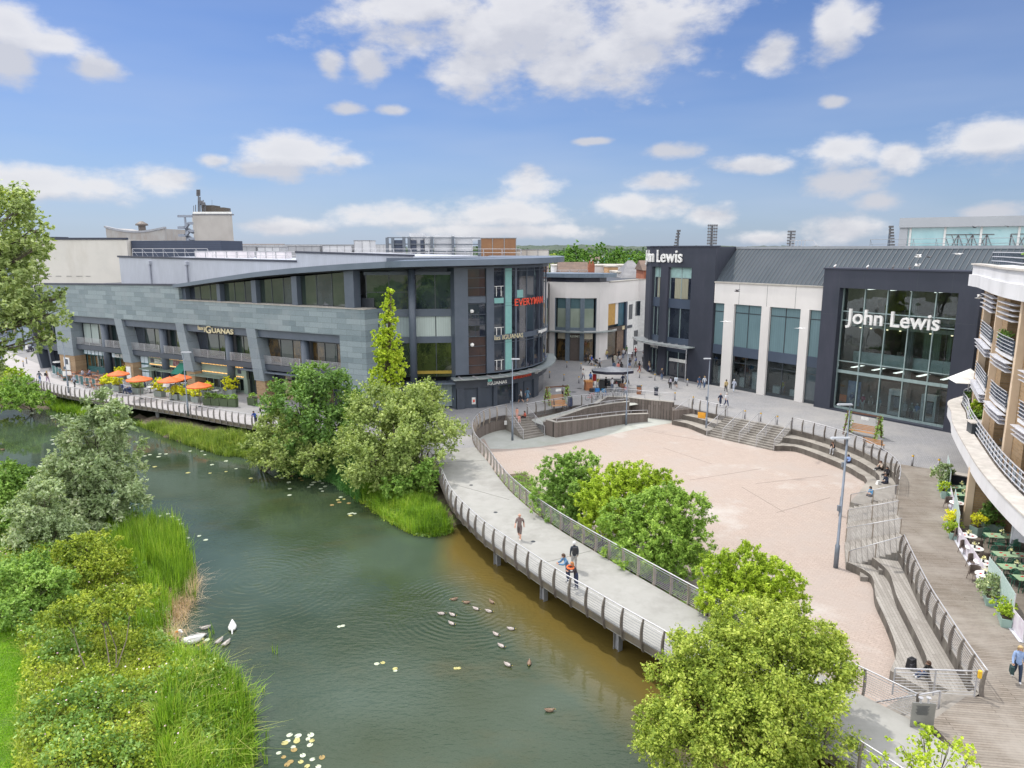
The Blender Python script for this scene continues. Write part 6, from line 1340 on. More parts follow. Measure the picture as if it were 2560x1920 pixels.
def blades(name,label,P,zf,m,h0,h1,w,g,lean=.35,per=5,cat='reeds',spread=.12):
 n=len(P); idx=np.repeat(np.arange(n),per); k=len(idx); z=zf(P)[idx]; H=(h0+(h1-h0)*vn(P,.6,5))[idx]*g.uniform(.4,1.25,k)
 B=np.column_stack([P[idx,0]+g.normal(0,spread,k),P[idx,1]+g.normal(0,spread,k),z-.05]); a=g.uniform(0,2*PI,k); d=np.column_stack([np.cos(a),np.sin(a),np.zeros(k)]); s=np.column_stack([-np.sin(a),np.cos(a),np.zeros(k)])*w
 L=(g.random(k)**1.5*lean*1.8)[:,None]; up=np.array([0,0,1.]); H=H[:,None]
 V=np.empty((k,8,3)); V[:,0]=B-s*.5; V[:,1]=B+s*.5; M_=B+d*H*L*.3+up*H*.55; V[:,2]=M_+s*.45; V[:,3]=M_-s*.45; V[:,4]=V[:,3]; V[:,5]=V[:,2]; T_=B+d*H*L+up*H*(1-.35*L); V[:,6]=T_+s*.08; V[:,7]=T_-s*.08
 V=V[:,[0,1,2,3,6,7]]; F=np.concatenate([np.array([[0,1,2,3],[3,2,4,5]])[None]+6*np.arange(k)[:,None,None]]).reshape(-1,4)
 o=npmesh(name,V.reshape(-1,3),F,m); tag(o,label,cat,kind='stuff'); return o
def pxpoly(pts,z=-1.): return [G(x,y,z) for x,y in pts]
g=np.random.default_rng(5)
near=[p for p in nb[6:]]+[(-13,14),(-40,14),(-60,40),(-50,58)]
lawn=pxpoly([(-60,1560),(0,1560),(55,1600),(78,1700),(70,1800),(62,1880),(40,2000),(-200,2000),(-300,1700)],-.6)
nearherb=pxpoly([(-60,1330),(60,1340),(160,1330),(235,1345),(330,1420),(400,1480),(430,1560),(415,1590),(500,1650),(560,1680),(590,1740),(590,1830),(560,2000),(50,2000),(60,1850),(75,1700),(40,1590),(-60,1540)],-1.2)
P=scatter(nearherb,7000,g); herbs('meadow_herbs','dense yellow green meadow herbs covering the near left bank',P,hb,lf_herb,.45,1.35,14,.075,g)
P=scatter(nearherb,5200,g); P=P[vn(P,.35,9)>.52]; herbs('nettle_patch','darker nettles and herbs in patches on the near left bank',P,hb,lf_herb2,.7,1.6,16,.085,g)
P=scatter(nearherb,5200,g); P=P[vn(P,.5,6)>.45]; blades('meadow_grass','long soft meadow grass among the herbs on the near left bank',P,hb,lf_straw,.5,1.1,.012,g,.8,5,'grass')
rb1=pxpoly([(255,1330),(330,1300),(440,1300),(480,1380),(490,1480),(440,1500),(385,1590),(330,1580),(360,1480),(270,1400)],-1.3)
P=scatter(rb1,1150,g); P=P[vn(P,1.4,2)>.36]; blades('reed_bed','tall bright green reeds at the water edge near the lily pads',P,lambda q:np.maximum(hb(q),ZW),lf_reed,1.3,2.3,.028,g,.28,9)
rb2=pxpoly([(440,1655),(520,1650),(600,1720),(625,1800),(620,1880),(590,2000),(400,2000),(400,1830),(430,1740)],-1.3)
P=scatter(rb2,1900,g); P=P[vn(P,1.5,4)>.3]; blades('reed_bed','bright green sedge bed along the bottom left shore',P,hb,lf_reed,.8,1.5,.045,g,.5,9)
P=scatter(rb2,320,g); blades('flowering_sedge','straw coloured flowering sedge heads on the bottom left shore',P,hb,lf_straw,1.1,1.7,.018,g,.9,4,'grass')
rb3=pxpoly([(400,1520),(470,1480),(480,1400),(500,1440),(440,1600),(420,1620)],-1.5)
P=scatter(rb3,300,g); blades('pinkish_grass','pinkish seed grass leaning over the shore by the swans',P,hb,leafmat('pink grass',[(.35,.25,.18),(.45,.33,.24),(.5,.4,.3)]),.9,1.4,.014,g,.9,6,'grass')
P=scatter(lawn,26000,g); blades('lawn','mown bright green lawn strip at the left picture edge',P,lambda q:np.full(len(q),-.33),lf_lawn,.06,.2,.022,g,.8,5,'grass')
lo=MB().prism(lawn,-.75,-.325).build('lawn_ground',m_lawn); lo['kind']='structure'
P=np.array([G(x,y,ZW) for x,y in [(683,1632),(688,1635),(657,1730),(635,1745),(655,1890),(660,1875),(668,1850),(665,1910),(526,1590),(530,1600),(535,1585),(630,1790),(640,1800),(470,1330),(420,1340),(460,1350)]]); blades('water_stems','single reed stems standing in the open water',P,lambda q:np.full(len(q),ZW),lf_reed,.5,.9,.03,g,.3,5,spread=.05)
fr1=pxpoly([(300,1052),(400,1066),(520,1092),(640,1112),(655,1140),(560,1135),(470,1108),(380,1072),(310,1050)],-1.6)
P=scatter(fr1,1500,g); blades('reed_bed','reed fringe in front of the promenade piers',P,lambda q:np.maximum(hf(q),ZW),leafmat('promenade reeds',[(.035,.065,.012),(.08,.13,.022),(.16,.22,.04),(.32,.34,.11)]),.6,1.25,.04,g,.6,8)
fr2=pxpoly([(210,1012),(290,1040),(300,1050),(230,1040),(150,1028),(110,1010)],-1.6)
P=scatter(fr2,700,g); blades('reed_bed','dark reeds at the far left foot of the promenade',P,lambda q:np.maximum(hf(q),ZW),lf_reed,.6,1.2,.05,g,.5,8)
fr3=pxpoly([(700,1130),(790,1120),(870,1140),(900,1195),(900,1250),(830,1200),(760,1185),(700,1160)],-1.6)
P=scatter(fr3,1100,g); blades('reed_bed','dark drooping sedge below the dark maple',P,lambda q:np.maximum(hf(q),ZW),leafmat('dark sedge',[(.02,.07,.02),(.04,.11,.03),(.08,.18,.05),(.15,.27,.1)]),1.,2.,.05,g,.7,10)
fr4=pxpoly([(860,1170),(960,1215),(1060,1215),(1090,1270),(1130,1325),(1090,1335),(1030,1328),(960,1290),(905,1250)],-1.6)
P=scatter(fr4,1900,g); P=P[vn(P,1.3,4)>.3]; blades('reed_bed','vivid green reed tongue reaching into the water beside the walkway',P,lambda q:np.maximum(hf(q),ZW),lf_reed,.7,1.3,.035,g,.6,9)
P=scatter(fr4,1200,g); herbs('waterside_herbs','pale green watercress along the reed tongue',P,lambda q:np.maximum(hf(q),ZW),lf_herb2,.1,.4,12,.08,g)
fr5=pxpoly([(540,1110),(640,1120),(720,1150),(790,1185),(860,1210),(905,1255),(960,1292),(1035,1332),(1090,1340),(1060,1330),(960,1275),(870,1190),(720,1130)],-1.75)
P=scatter(fr5,1600,g); herbs('waterside_herbs','straggling yellow green marginal plants along the far shore',P,lambda q:np.maximum(hf(q),ZW),lf_herb,.05,.3,10,.10,g)
wd=pxpoly([(1240,1180),(1290,1200),(1340,1240),(1330,1260),(1280,1225)],ZA)
P=scatter(wd,260,g); herbs('paving_weeds','low weeds in the paving beside the walkway railing',P,lambda q:np.full(len(q),ZA),lf_herb,.02,.18,6,.06,g)
P=scatter(nearherb,260,g); k=len(P); C=np.column_stack([P,hb(P)+1.0]); V,F=leaves(C,rot_rand(k,g,2.),.07,g,1.); o=npmesh('wild_flowers',V,F,mat('pink blossom',(.7,.38,.5),(.75,.7,.7),scale=3)); tag(o,'scattered pink and white wild flowers on the near bank','flowers',kind='stuff')
def lily(col,name='lily'):
 mb=MB(); V=[(0,0,.012)]; n=14
 for k in range(n): a=.25+(2*PI-.5)*k/(n-1); V.append((math.cos(a)*.15,math.sin(a)*.13,.012))
 V2=[(x,y,z-.01) for x,y,z in V]; F=[(0,k,k+1) for k in range(1,n)]+[(k+1,k,n+1+k,n+2+k) for k in range(1,n)]+[(0,1,n+2,n+1),(n,0,n+1,2*n+1)]
 mb.add(V+V2,F); return mb
m_lp=mat('lily pad pale',(.50,.54,.44),(.40,.45,.30),rough=.35,scale=9.); m_ly=mat('lily pad yellow',(.42,.40,.16),(.34,.31,.10),rough=.4,scale=9.); m_lb=mat('lily pad brown',(.30,.21,.06),(.22,.15,.05),rough=.6,scale=7.)
protos=[]
for m,l in ((m_lp,'pale green'),(m_ly,'yellowing'),(m_lb,'brown sunken')):
 o=lily(0).build('lily_pad',m); protos.append((o,l))
clusters=[('in the bottom group beside the sedge',[(724,1838),(719,1853),(733,1868),(697,1883),(770,1848,),(745,1840),(777,1838),(743,1848,1),(780,1852,1),(775,1863),(757,1889),(781,1899),(752,1905,1),(796,1917),(768,1916,1),(712,1858,1),(742,1853,1),(735,1875,2),(709,1893,2),(718,1912,2),(805,1894,2),(726,1905,2)],.85),
 ('in open water near the middle of the river',[(848,1567),(857,1565),(942,1660),(957,1657,1),(988,1677),(988,1672,1),(1139,1671,1),(1147,1671,1)],.8),
 ('floating by the far shore below the maple',[(722,1206),(705,1195),(735,1180),(760,1184),(790,1190),(724,1238),(812,1200),(779,1212),(785,1206),(798,1203),(806,1208),(772,1218),(813,1216),(802,1222),(806,1228),(724,1222),(750,1195,2),(770,1190,2),(790,1186,2),(730,1190,2),(755,1201,2),(800,1198,2)],1.25),
 ('off the reed tongue by the walkway',[(852,1243),(845,1250,1),(860,1248,1),(848,1256,2),(872,1258,2),(830,1263,2),(873,1285),(880,1283),(887,1284),(876,1289,1)],1.1),
 ('near the promenade pier at the left',[(30,1022),(45,1018),(50,1027),(80,1033),(95,1031),(130,1040),(142,1038),(132,1045),(150,1049),(160,1050),(180,1046),(190,1052),(200,1048),(185,1056)],1.7),
 ('beside the near reeds and silver willow',[(355,1270),(370,1249),(340,1262),(325,1270),(310,1262),(400,1290),(420,1285),(430,1292),(445,1300),(450,1310),(440,1318),(460,1330),(470,1345),(498,1340),(514,1350),(445,1335),(430,1345),(425,1325),(455,1352),(465,1365),(360,1330),(350,1345),(375,1340),(420,1360)],1.1),
 ('scattered on the dark water below the promenade',[(335,1152),(365,1168),(356,1168,1),(387,1167,1),(415,1135),(362,1140),(375,1137),(400,1135),(512,1137),(565,1153,),(565,1179,1),(525,1183,1),(530,1162),(470,1182,1),(590,1172),(475,1128),(627,1196,1),(397,1142),(505,1128),(130,1100),(133,1110)],1.2),
 ('beside the swan family',[(504,1598,1),(510,1605,1),(518,1600),(497,1612,2)],1.1)]
first=[True]*3
for where,pts,sc in clusters:
 for q in pts:
  k=q[2] if len(q)>2 else 0; o,l=protos[k]; x,y=G(q[0],q[1],ZW)
  if first[k]: c=o; first[k]=False
  else: c=o.copy(); COL.objects.link(c)
  c.location=(x,y,ZW+.002+.004*random.random()); c.rotation_euler=(0,0,random.random()*6); s_=sc*random.uniform(.8,1.2); c.scale=(s_,s_,1)
  tag(c,'%s lily pad %s'%(l,where),'lily pad','%s lily pads %s'%(l,where))
def fartree(px,py,Y,wpx,m,label,n=900,seed=1,cat='tree',hs=1.):
 x,zt_=ZY(px,py,Y); r_=wpx/FPX*Y/2; hgt=max(zt_,6)
 lobes=[(x,Y,zt_-r_*.8*hs,r_*.8,r_*.8,r_*.8*hs),(x-r_*.45,Y-1,zt_-r_*1.2*hs,r_*.6,r_*.6,r_*.6*hs),(x+r_*.5,Y-1,zt_-r_*1.15*hs,r_*.6,r_*.6,r_*.6*hs),(x,Y-2,zt_-r_*1.7*hs,r_*.9,r_*.8,r_*.7*hs)]
 return tree('distant_tree',label,cat,(x,Y,0),lobes,n,max(.3,Y*.0032),m,seed,.4,'trees beyond the town centre',zmin=-1,elong=1.3,spike=.15,clump=.9,limbs=False,shell=.3)
FT=[(1400,622,230,75,'round green tree just right of the roof tip'),(1440,612,260,60,'smaller tree second from the roof tip in the middle distance'),(1492,609,240,110,'largest rounded green tree in the middle distance'),(1540,622,300,70,'tree right of the largest one in the middle distance'),(1576,640,210,75,'low spreading tree in front of the teal school block'),(1600,643,205,60,'low tree beside the store tower in the middle distance'),(1455,652,200,65,'pale low tree before the off white block'),(1380,642,190,50,'yellow green tree behind the shop guard rail'),(1560,630,420,60,'hazy tree above the teal block'),(1600,628,450,70,'hazy tree nearest the store tower'),(1420,640,180,40,'small bushy tree near the brown roofed house'),(1650,640,260,60,'tree half hidden behind the store tower')]
for i,(a,b,c,d,l) in enumerate(FT): fartree(a,b,c,d,lf_far if i!=7 else lf_willow,l,2600,50+i)
def hills(name,Y,z0,amp,seed,m,px0=-200,px1=2760,base=0):
 g=np.random.default_rng(seed); n=420; X=np.linspace(ZY(px0,620,Y)[0],ZY(px1,620,Y)[0],n); h=np.zeros(n)
 for f,a in ((2,.9),(5,.6),(11,.35),(40,.22),(90,.25),(180,.18)): h+=a*np.sin(np.linspace(0,2*PI*f,n)+g.uniform(0,6))*g.uniform(.6,1.1,n)**.5
 z=z0+amp*h; V=[];
 for k in range(5): V+=[(X[i],Y-260+80*k+30*math.sin(i),base+(z[i]-base)*(k/4)**.7) for i in range(n)]
 F=[(k*n+i,k*n+i+1,(k+1)*n+i+1,(k+1)*n+i) for k in range(4) for i in range(n-1)]
 o=npmesh(name,V,F,m); o['kind']='structure'; return o
m_hill=mat('wooded hillside',(.035,.06,.04),(.07,.09,.06),rough=1.,scale=.015,grime=(.03,.045,.035),gs=.03)  # distance haze put into the colour as a dark, slightly bluish tint
hills('hills',1900,27,3.,3,m_hill)
gh=np.random.default_rng(91)
labels_row='wooded skyline trees'
k=15000; X=gh.uniform(-1150,900,k); Yd=gh.uniform(900,1500,k); hh=15+np.clip(-X/90,0,9)+(Yd-900)*.004+3.5*np.abs(np.sin(X*.021)+np.sin(X*.057+1)+.5*np.sin(X*.13))*gh.random(k)
V,F=leaves(np.column_stack([X,Yd,hh-6+5*gh.random(k)]),rot_rand(k,gh,.3),3.8,gh,1.1); o=npmesh('far_woodland',V,F,leafmat('far woodland leaves',[(.02,.035,.02),(.03,.055,.028),(.05,.08,.04)],cl=.02)); tag(o,'distant belt of woodland along the skyline','woodland',kind='stuff')
P=scatter(offset(Rs,.3)[22:-6]+offset(Rs,3.9)[22:-6][::-1],1500,g); herbs('bed_herbs','mixed herbs growing under the shrubs beside the arena',P,lambda q:np.full(len(q),ZA),lf_green,.05,.45,10,.07,g)
k=14000; X=gh.uniform(-220,160,k); Yd=gh.uniform(-95,-45,k); hh=gh.random(k)**.6*(10+4*np.sin(X*.11)+2.5*np.sin(X*.37))
V,F=leaves(np.column_stack([X,Yd,hh-1]),rot_rand(k,gh,.2),2.3,gh,1.2); o=npmesh('park_woodland',V,F,lf_dark); tag(o,'park trees behind the viewpoint seen only as reflections in the glass','woodland',kind='stuff')
m_post=mat('galvanised pole',(.20,.23,.28),(.16,.19,.23),rough=.45,metal=.4,scale=2.)
m_ydw=mat('yellow band',(.75,.45,.03),rough=.5); m_bol=mat('bollard steel',(.33,.33,.35),(.27,.27,.29),rough=.5,metal=.3)
def lamp(x,y,z,h,label,r0=.09,arm=0.9,a=0.,lean=0.):
 r=thing('street_lamp',label,'street lamp',(x,y,z),group='grey street lamps')
 mb=MB(); mb.tube([(x,y,z),(x,y,z+1.5),(x,y,z+1.55),(x+lean,y,z+h)],[r0*1.4,r0*1.35,r0*.85,r0*.55],8); mb.build('pole',m_post,r,True)
 hx,hy=math.cos(a),math.sin(a); mb=MB(); mb.ob(x+lean+hx*arm*.35,y+hy*arm*.35,z+h-.02,z+h+.08,arm,.28,a,.9,.7); mb.build('lamp_head',m_lg,r)
 mb=MB(); mb.ob(x+lean*.5-.16,y-.05,z+h*.45,z+h*.45+.35,.14,.2); mb.build('control_box',m_post,r)
for (px,py,z,top,lab,arm,a) in ((1281,1101,ZA,898,'grey street lamp beside the left arena steps',.9,0.),(1565,1062,ZA,884,'grey street lamp in front of the access ramp',.5,0.),(1765,1081,ZA,897,'grey street lamp beside the wide arena steps',.8,PI),(2089,1419,ZA,1096,'nearest grey street lamp on the arena paving by the boardwalk steps',1.2,PI),(2100,1290,ZA,1012,'grey street lamp standing directly behind the nearest one',1.1,PI),(172,982,0,850,'grey street lamp on the promenade by the teal screens',1.1,0.),(471,1040,0,881,'grey street lamp on the promenade among the yellow planters',1.1,0.),(8,917,0,873,'small grey street lamp near the far left bollards',.5,0.)):
 x,y=G(px,py,z); zt_=ZY(px,top,y)[1]; lamp(x,y,z,zt_-z,lab,.11 if py>1300 else .085,arm,a)
def bollard_proto():
 r=thing('bollard','steel bollard with yellow band','bollard',(0,0,0),group='steel bollards with yellow bands')
 MB().lathe((0,0,0),[(.085,0),(.085,.82)],10).build('post',m_bol,r,True); MB().lathe((0,0,0),[(.09,.821),(.09,.96)],10).build('yellow_band',m_ydw,r,True); MB().lathe((0,0,0),[(.087,.961),(.08,1.02),(.02,1.03)],10).build('cap',m_bol,r,True); return r
bp=bollard_proto()
BL=[(59,917,'second from the left of the far left bollards'),(67,909,'farthest of the far left bollards'),(103,909,'far left bollard right of the scooter'),(111.5,915.5,'rightmost of the far left bollards beside the slanting frame'),(5.7,917.5,'leftmost bollard at the picture edge'),
(1374,945,'bollard nearest the cinema corner'),(1410,952,'second bollard from the cinema corner in the near row'),(1447,958,'third bollard from the cinema corner in the near row'),(1417,919,'leftmost bollard of the row before the corner shop'),(1452.7,923,'second bollard of the row before the corner shop'),(1488,928,'third bollard before the corner shop beside the pushchair'),(1524,933,'bollard just behind the coffee cart canopy'),(1484,964,'bollard at the left side of the coffee cart'),
(1562,941,'bollard behind the right end of the coffee cart'),(1598.5,945,'bollard beside the person in rust trousers'),(1637,951.5,'bollard in front of the store entrance doors'),(1562.4,975,'bollard at the right side of the coffee cart'),(1603,981,'bollard behind the white three bar railing'),(1687,1000,'bollard at the right end of the white railing'),(1718,965,'bollard right of the store entrance pillar'),(1732.6,1011,'bollard behind the rail left of the wide steps'),
(1861.8,1047,'leftmost bollard at the head of the wide steps'),(1901,1053.7,'middle bollard at the head of the wide steps'),(1942.3,1061.5,'rightmost bollard at the head of the wide steps'),(2280,1165,'left bollard where paving meets the boardwalk'),(2345,1175,'right bollard where paving meets the boardwalk')]
for i,(px,py,l) in enumerate(BL):
 x,y=G(px,py,0)
 if i==0: bp.location=(x,y,.0); bp['label']='steel yellow banded bollard, '+l
 else: clone(bp,(x,y,0),0,'steel yellow banded bollard, '+l)
for px,py,l in ((1449,971,'dark round drain cover left of the coffee cart'),(1513,924,'dark drain cover behind the coffee cart'),(1626,943,'dark drain cover before the store doors'),(1434,980,'small dark cover near the swing bench'),(1178,1213,'small cover on the upper walkway'),(1239,1281,'small cover in the middle of the walkway'),(1333,1354,'small cover on the walkway beside the man in tan')):
 x,y=G(px,py,0); r_=.34 if py<1000 else .14; o=MB().lathe((x,y,.003),[(r_,0),(r_,.012)],14).build('drain_cover',m_soffit); tag(o,l,'drain cover',group='drain covers')
def proto_chair(name,label,m,cat='chair',arms=False,z0=.45,back=.45,wick=False,grp=None):
 r=thing(name,label,cat,(0,0,0),group=grp)
 mb=MB(); mb.box(-.23,.23,-.23,.22,z0-.03,z0); mb.build('seat',m,r)
 mb=MB(); n=8
 if wick:
  V=[];
  for k in range(13): a=PI*(k/12); x,y=.3*math.cos(a),-.02+.27*math.sin(a); V.append((x,y))
  P_=PW(V); P_.box(mb,0,P_.l[-1],z0-.1,z0+.38,0,.04)
 else:
  for k in range(7):
   a=PI*k/6; mb.bar((.22*math.cos(a),.22,z0+.1+.34*math.sin(a)) if k else (.22,.22,z0),(.22*math.cos(a+PI/6),.23,z0+.1+.34*math.sin(a+PI/6)) if k<6 else (-.22,.22,z0),.03)
  for k in range(3): mb.box(-.17,.17,.215,.235,z0+.12+.1*k,z0+.19+.1*k)
 mb.build('backrest',m,r)
 for sx,sy in ((-1,-1),(1,-1),(-1,1),(1,1)): MB().bar((sx*.2,sy*.2,z0-.03),(sx*.24,sy*.25,0),.028).build('leg',m,r)
 return r
def proto_table(name,label,m,w,d,h=.74,rnd=False,grp=None,leg=None):
 r=thing(name,label,'table',(0,0,0),group=grp)
 mb=MB()
 if rnd: mb.lathe((0,0,0),[(w/2-.02,h-.03),(w/2,h-.02),(w/2,h)],20)
 else: mb.box(-w/2,w/2,-d/2,d/2,h-.03,h)
 mb.build('tabletop',m,r)
 if rnd: mb=MB(); mb.lathe((0,0,0),[(.22,0),(.22,.03),(.04,.06),(.04,h-.03)],10); mb.build('pedestal',leg or m,r)
 else:
  for sx,sy in ((-1,-1),(1,-1),(-1,1),(1,1)): MB().bar((sx*(w/2-.06),sy*(d/2-.06),h-.03),(sx*(w/2-.03),sy*(d/2-.03),0),.04).build('leg',leg or m,r)
 return r
def place(proto,state,x,y,z,rz,label,group=None,scale=None):
 k=proto.name
 if k not in state:
  state[k]=1
  c=clone(proto,(x,y,z),rz,label,group,scale)
 else: c=clone(proto,(x,y,z),rz,label,group,scale)
 return c
DEL=[]
ST={}
m_soil=mat('soil',(.06,.045,.03),rough=1.)
def planter(label,x,y,z,w,d,h,a,mp,ml,leafn,rad,hgt,size,seed,cat='planter',group=None,flowers=None,trough=True):
 r=thing('planter',label,cat,(x,y,z),group=group)
 MB().ob(x,y,z,z+h,w*.92,d*.92,a,1.08,1.08).build('box',mp,r); MB().ob(x,y,z+h-.03,z+h+.004,w*.9,d*.9,a).build('soil',m_soil,r)
 g_=np.random.default_rng(seed); n=max(1,int(round(w/ (2*rad)))) ; lob=[]
 for k in range(n):
  o=(k-(n-1)/2)*w/n; lob.append((x+o*math.cos(a),y+o*math.sin(a),z+h+hgt*.45,rad,min(rad,d*.8),hgt*.6))
 P,N=crown_pts(lob,leafn,g_,.35,spike=.3,clump=.5); k=P[:,2]>z+h*.8; V,F=leaves(P[k],N[k],size,g_,1.6); npmesh('foliage',V,F,ml,r)
 if flowers:
  C=P[k][::max(1,len(P)//flowers[1])]+np.array([0,0,.05]); V,F=leaves(C,rot_rand(len(C),g_,1.),size*1.1,g_,1.); npmesh('flowers',V,F,flowers[0],r)
 return r
m_fl1=mat('orange blossoms',(.8,.25,.06),(.85,.5,.1),scale=7.); m_fl2=mat('pink blossoms',(.8,.3,.42),(.85,.65,.65),scale=7.); m_fl3=mat('cream blossoms',(.8,.78,.6),(.85,.8,.3),scale=7.)
m_mint2=mat('mint paint',(.30,.43,.38),(.26,.38,.34),rough=.5); m_cg=mat('green chair paint',(.045,.15,.10),(.035,.12,.08),rough=.45); m_ct=mat('pale green tabletop',(.33,.47,.29),(.30,.43,.27),rough=.5); m_wk=mat('wicker brown',(.10,.075,.06),(.16,.13,.11),rough=.8,scale=30.)
fn=[cC(1540,560),cC(1555,700),cC(1570,840),cC(1640,1075),cC(1745,1255),cC(1850,1450)]+[cD(2105,450),cD(2260,640)]
fn=[(33.2,53.8),(32.0,50.6),(31.1,47.9),(29.9,45.2),(28.7,42.8),(27.4,40.0),(26.2,37.3),(25.2,34.6),(24.4,31.9),(23.7,29.4)]
m_ps=mat('patterned mint screen',(.47,.57,.55),(.33,.45,.43),rough=.5,scale=11.); m_wb=mat('white banner print',(.64,.62,.66),(.50,.44,.52),rough=.7,scale=2.4)
def panel(a,b,z0,z1,m,label,cat,name='screen_panel',group=None):
 r=thing(name,label,cat,(a[0],a[1],0),group=group); P_=PW([a,b]); l=P_.l[-1]
 mb=MB(); P_.box(mb,.04,l-.04,z0,z1,-.012,.012); mb.build('panel',m,r)
 for u_ in (.02,l-.02):
  p=P_.P(u_,0,0); MB().ob(p[0],p[1],0,z1+.03,.035,.035).build('post',m_alu,r)
 mb=MB(); P_.box(mb,0,l,.02,.06,-.15,.15) if z0<.3 else None
 if mb.v: mb.build('foot',m_alu,r)
labp=[('tall patterned mint glass screen farthest along the terrace edge',1.75,m_ps),('tall patterned mint screen beside the round bush planter',1.75,m_ps),('low white banner panel beyond the farthest round table',1.0,m_wb),('tall patterned mint screen behind the orange flower trough',1.75,m_ps),('white banner panel beside the farthest round white table',1.0,m_wb),('white banner panel beside the second round white table',1.0,m_wb),('white banner panel beside the third round white table',1.0,m_wb),('white banner panel nearest the cream flower trough',1.0,m_wb),('tall patterned mint screen behind the cream flower trough',1.75,m_ps),('second tall patterned mint screen behind the nearest flower trough',1.75,m_ps),('white banner panel at the right picture edge behind the walking woman',1.0,m_wb)]
scr=[cC(1535,520),cC(1552,600),cC(1560,690),cC(1595,840),cC(1632,1080),cC(1690,1185),cC(1755,1290),cC(1815,1385),cC(1880,1480)]+[cD(1985,240),cD(2100,450),cD(2200,580),cD(2330,760)]
for i in range(len(labp)): panel(scr[i],scr[i+1],.08,labp[i][1],labp[i][2],labp[i][0],'screen',group='screens along the cafe terrace edge')
TD=[('trough planter with a round variegated bush beside the far mint screens',cC(1495,640),.7,lf_silver,2600,.75,1.25,.09,None,1.0),('trough planter with lime foliage just below the round bush',cC(1520,700),.55,lf_lime,900,.5,.45,.07,None,1.0),
 ('trough planter with orange and yellow flowers by the mint screen',cC(1575,960),.45,lf_yellow,1500,.45,.6,.06,(m_fl1,90),1.),('trough planter with green leaves and pink flowers below the orange one',cC(1598,1050),.45,lf_lime,1300,.45,.5,.06,(m_fl2,40),1.),
 ('trough planter with tall cream variegated leaves on the near boardwalk edge',cD(1905,215),.45,lf_silver,2600,.55,.9,.065,(m_fl3,160),1.5),('nearest trough planter with green leaves and magenta flowers',cD(2035,390),.45,lf_lime,1900,.5,.5,.06,(m_fl2,25),1.6)]
for i,(l,(x,y),h,ml,n,rad,hg,sz,fl,w_) in enumerate(TD): planter(l,x,y,0,w_,.45,h,R(63),m_mint2,ml,n,rad,hg,sz,300+i,group='mint trough planters on the boardwalk',flowers=fl)
pc=proto_chair('cafe_chair','green metal cafe chair','' and m_cg or m_cg); pw_=proto_chair('wicker_chair','brown wicker tub chair',m_wk,wick=True)
pt=proto_table('cafe_table','pale green rectangular cafe table',m_ct,1.7,.75,leg=m_cg); pr=proto_table('round_table','round white marble table',m_white,.95,.95,rnd=True,leg=m_wk); DEL+=[pc,pw_,pt,pr]
m_nap=mat('red napkin',(.6,.04,.04),rough=.8)
def napkins(x,y,z,rz,pts,lab):
 for k,(a,b) in enumerate(pts):
  c,s_=math.cos(rz),math.sin(rz); o=MB().ob(x+a*c-b*s_,y+a*s_+b*c,z+.001,z+.018,.16,.1,rz+.4).build('napkin',m_nap); tag(o,'folded red napkin '+lab,'napkin',group='red napkins '+lab)
def vase(x,y,z,lab):
 r=thing('flower_vase','vase of pale flowers '+lab,'vase',(x,y,z)); MB().lathe((x,y,z),[(.05,0),(.055,.14),(.035,.18)],8).build('vase',m_frame,r)
 g_=np.random.default_rng(int(x*100)); C=np.array([x,y,z+.27])+g_.normal(size=(26,3))*.07; V,F=leaves(C,rot_rand(26,g_),.07,g_,1.5); npmesh('blossoms',V,F,m_fl3,r)
kt=crop(2300,1260,8.508); ku_=crop(2240,1040,6.9125)
tabs=[(kt(1730,670,.74),'beside the brick pier',R(-8)),(kt(1930,1070,.74),'second from the brick pier',R(-8)),(kt(2060,1340,.74),'nearest the lower right corner',R(-8)),(ku_(1130,1225,.74),'farthest along the terrace',R(-10)),(ku_(1150,1350,.74),'second farthest along the terrace',R(-10)),(cD(2290,20,.74),'at the right picture edge',R(-8))]
for i,((x,y),l,a) in enumerate(tabs):
 place(pt,ST,x,y,0,a,'pale green rectangular cafe table '+l,'pale green tables on the cafe terrace')
 napkins(x,y,.74,a,((-.45,.15),(-.4,-.18),(.45,.15),(.5,-.18)),'on the green table '+l); vase(x+.05,y+.05,.74,'on the green table '+l)
 for k,(dx,dy,ra,w2) in enumerate(((-.45,.62,0,'behind'),(.4,.62,0,'behind'),(-.4,-.62,PI,'in front of'),(.45,-.62,PI,'in front of'))):
  c,s_=math.cos(a),math.sin(a); place(pc,ST,x+dx*c-dy*s_,y+dx*s_+dy*c,0,a+ra+random.uniform(-.15,.15),'green metal chair %s the green table %s, %s side'%(w2,l,'left' if dx<0 else 'right'),'green metal chairs on the cafe terrace')
for i,((x,y),l) in enumerate(((kt(1030,665,.74),'farthest of the near row'),(kt(1160,930,.74),'second of the near row'),(kt(1345,1235,.74),'third of the near row'),(ku_(1055,1495,.74),'beside the far mint screens'),(cC(1875,1365,.74),'half hidden by the flower trough'))):
 place(pr,ST,x,y,0,0,'round white table '+l,'round white tables along the banner screens'); vase(x,y,.74,'on the round white table '+l); napkins(x,y,.74,.3,((.1,-.2),(-.2,.1)),'on the round white table '+l)
 place(pw_,ST,x+.1,y-.75,0,PI+.1,'brown wicker chair before the round white table '+l,'wicker tub chairs'); place(pw_,ST,x-.05,y+.75,0,0,'brown wicker tub chair behind the round white table '+l,'wicker tub chairs')
p=kt(1190,660); planter('square planter with golden leaves beside the stone fin',p[0],p[1],0,.6,.6,.6,.3,m_mint2,lf_yellow,900,.35,.8,.06,330)
p=kt(1560,640); r=planter('large dark leafy bush in a planter against the brick pier',p[0]+.3,p[1]+.6,0,1.2,.5,.5,-.2,m_mint2,lf_dark,3800,.8,1.6,.08,331)
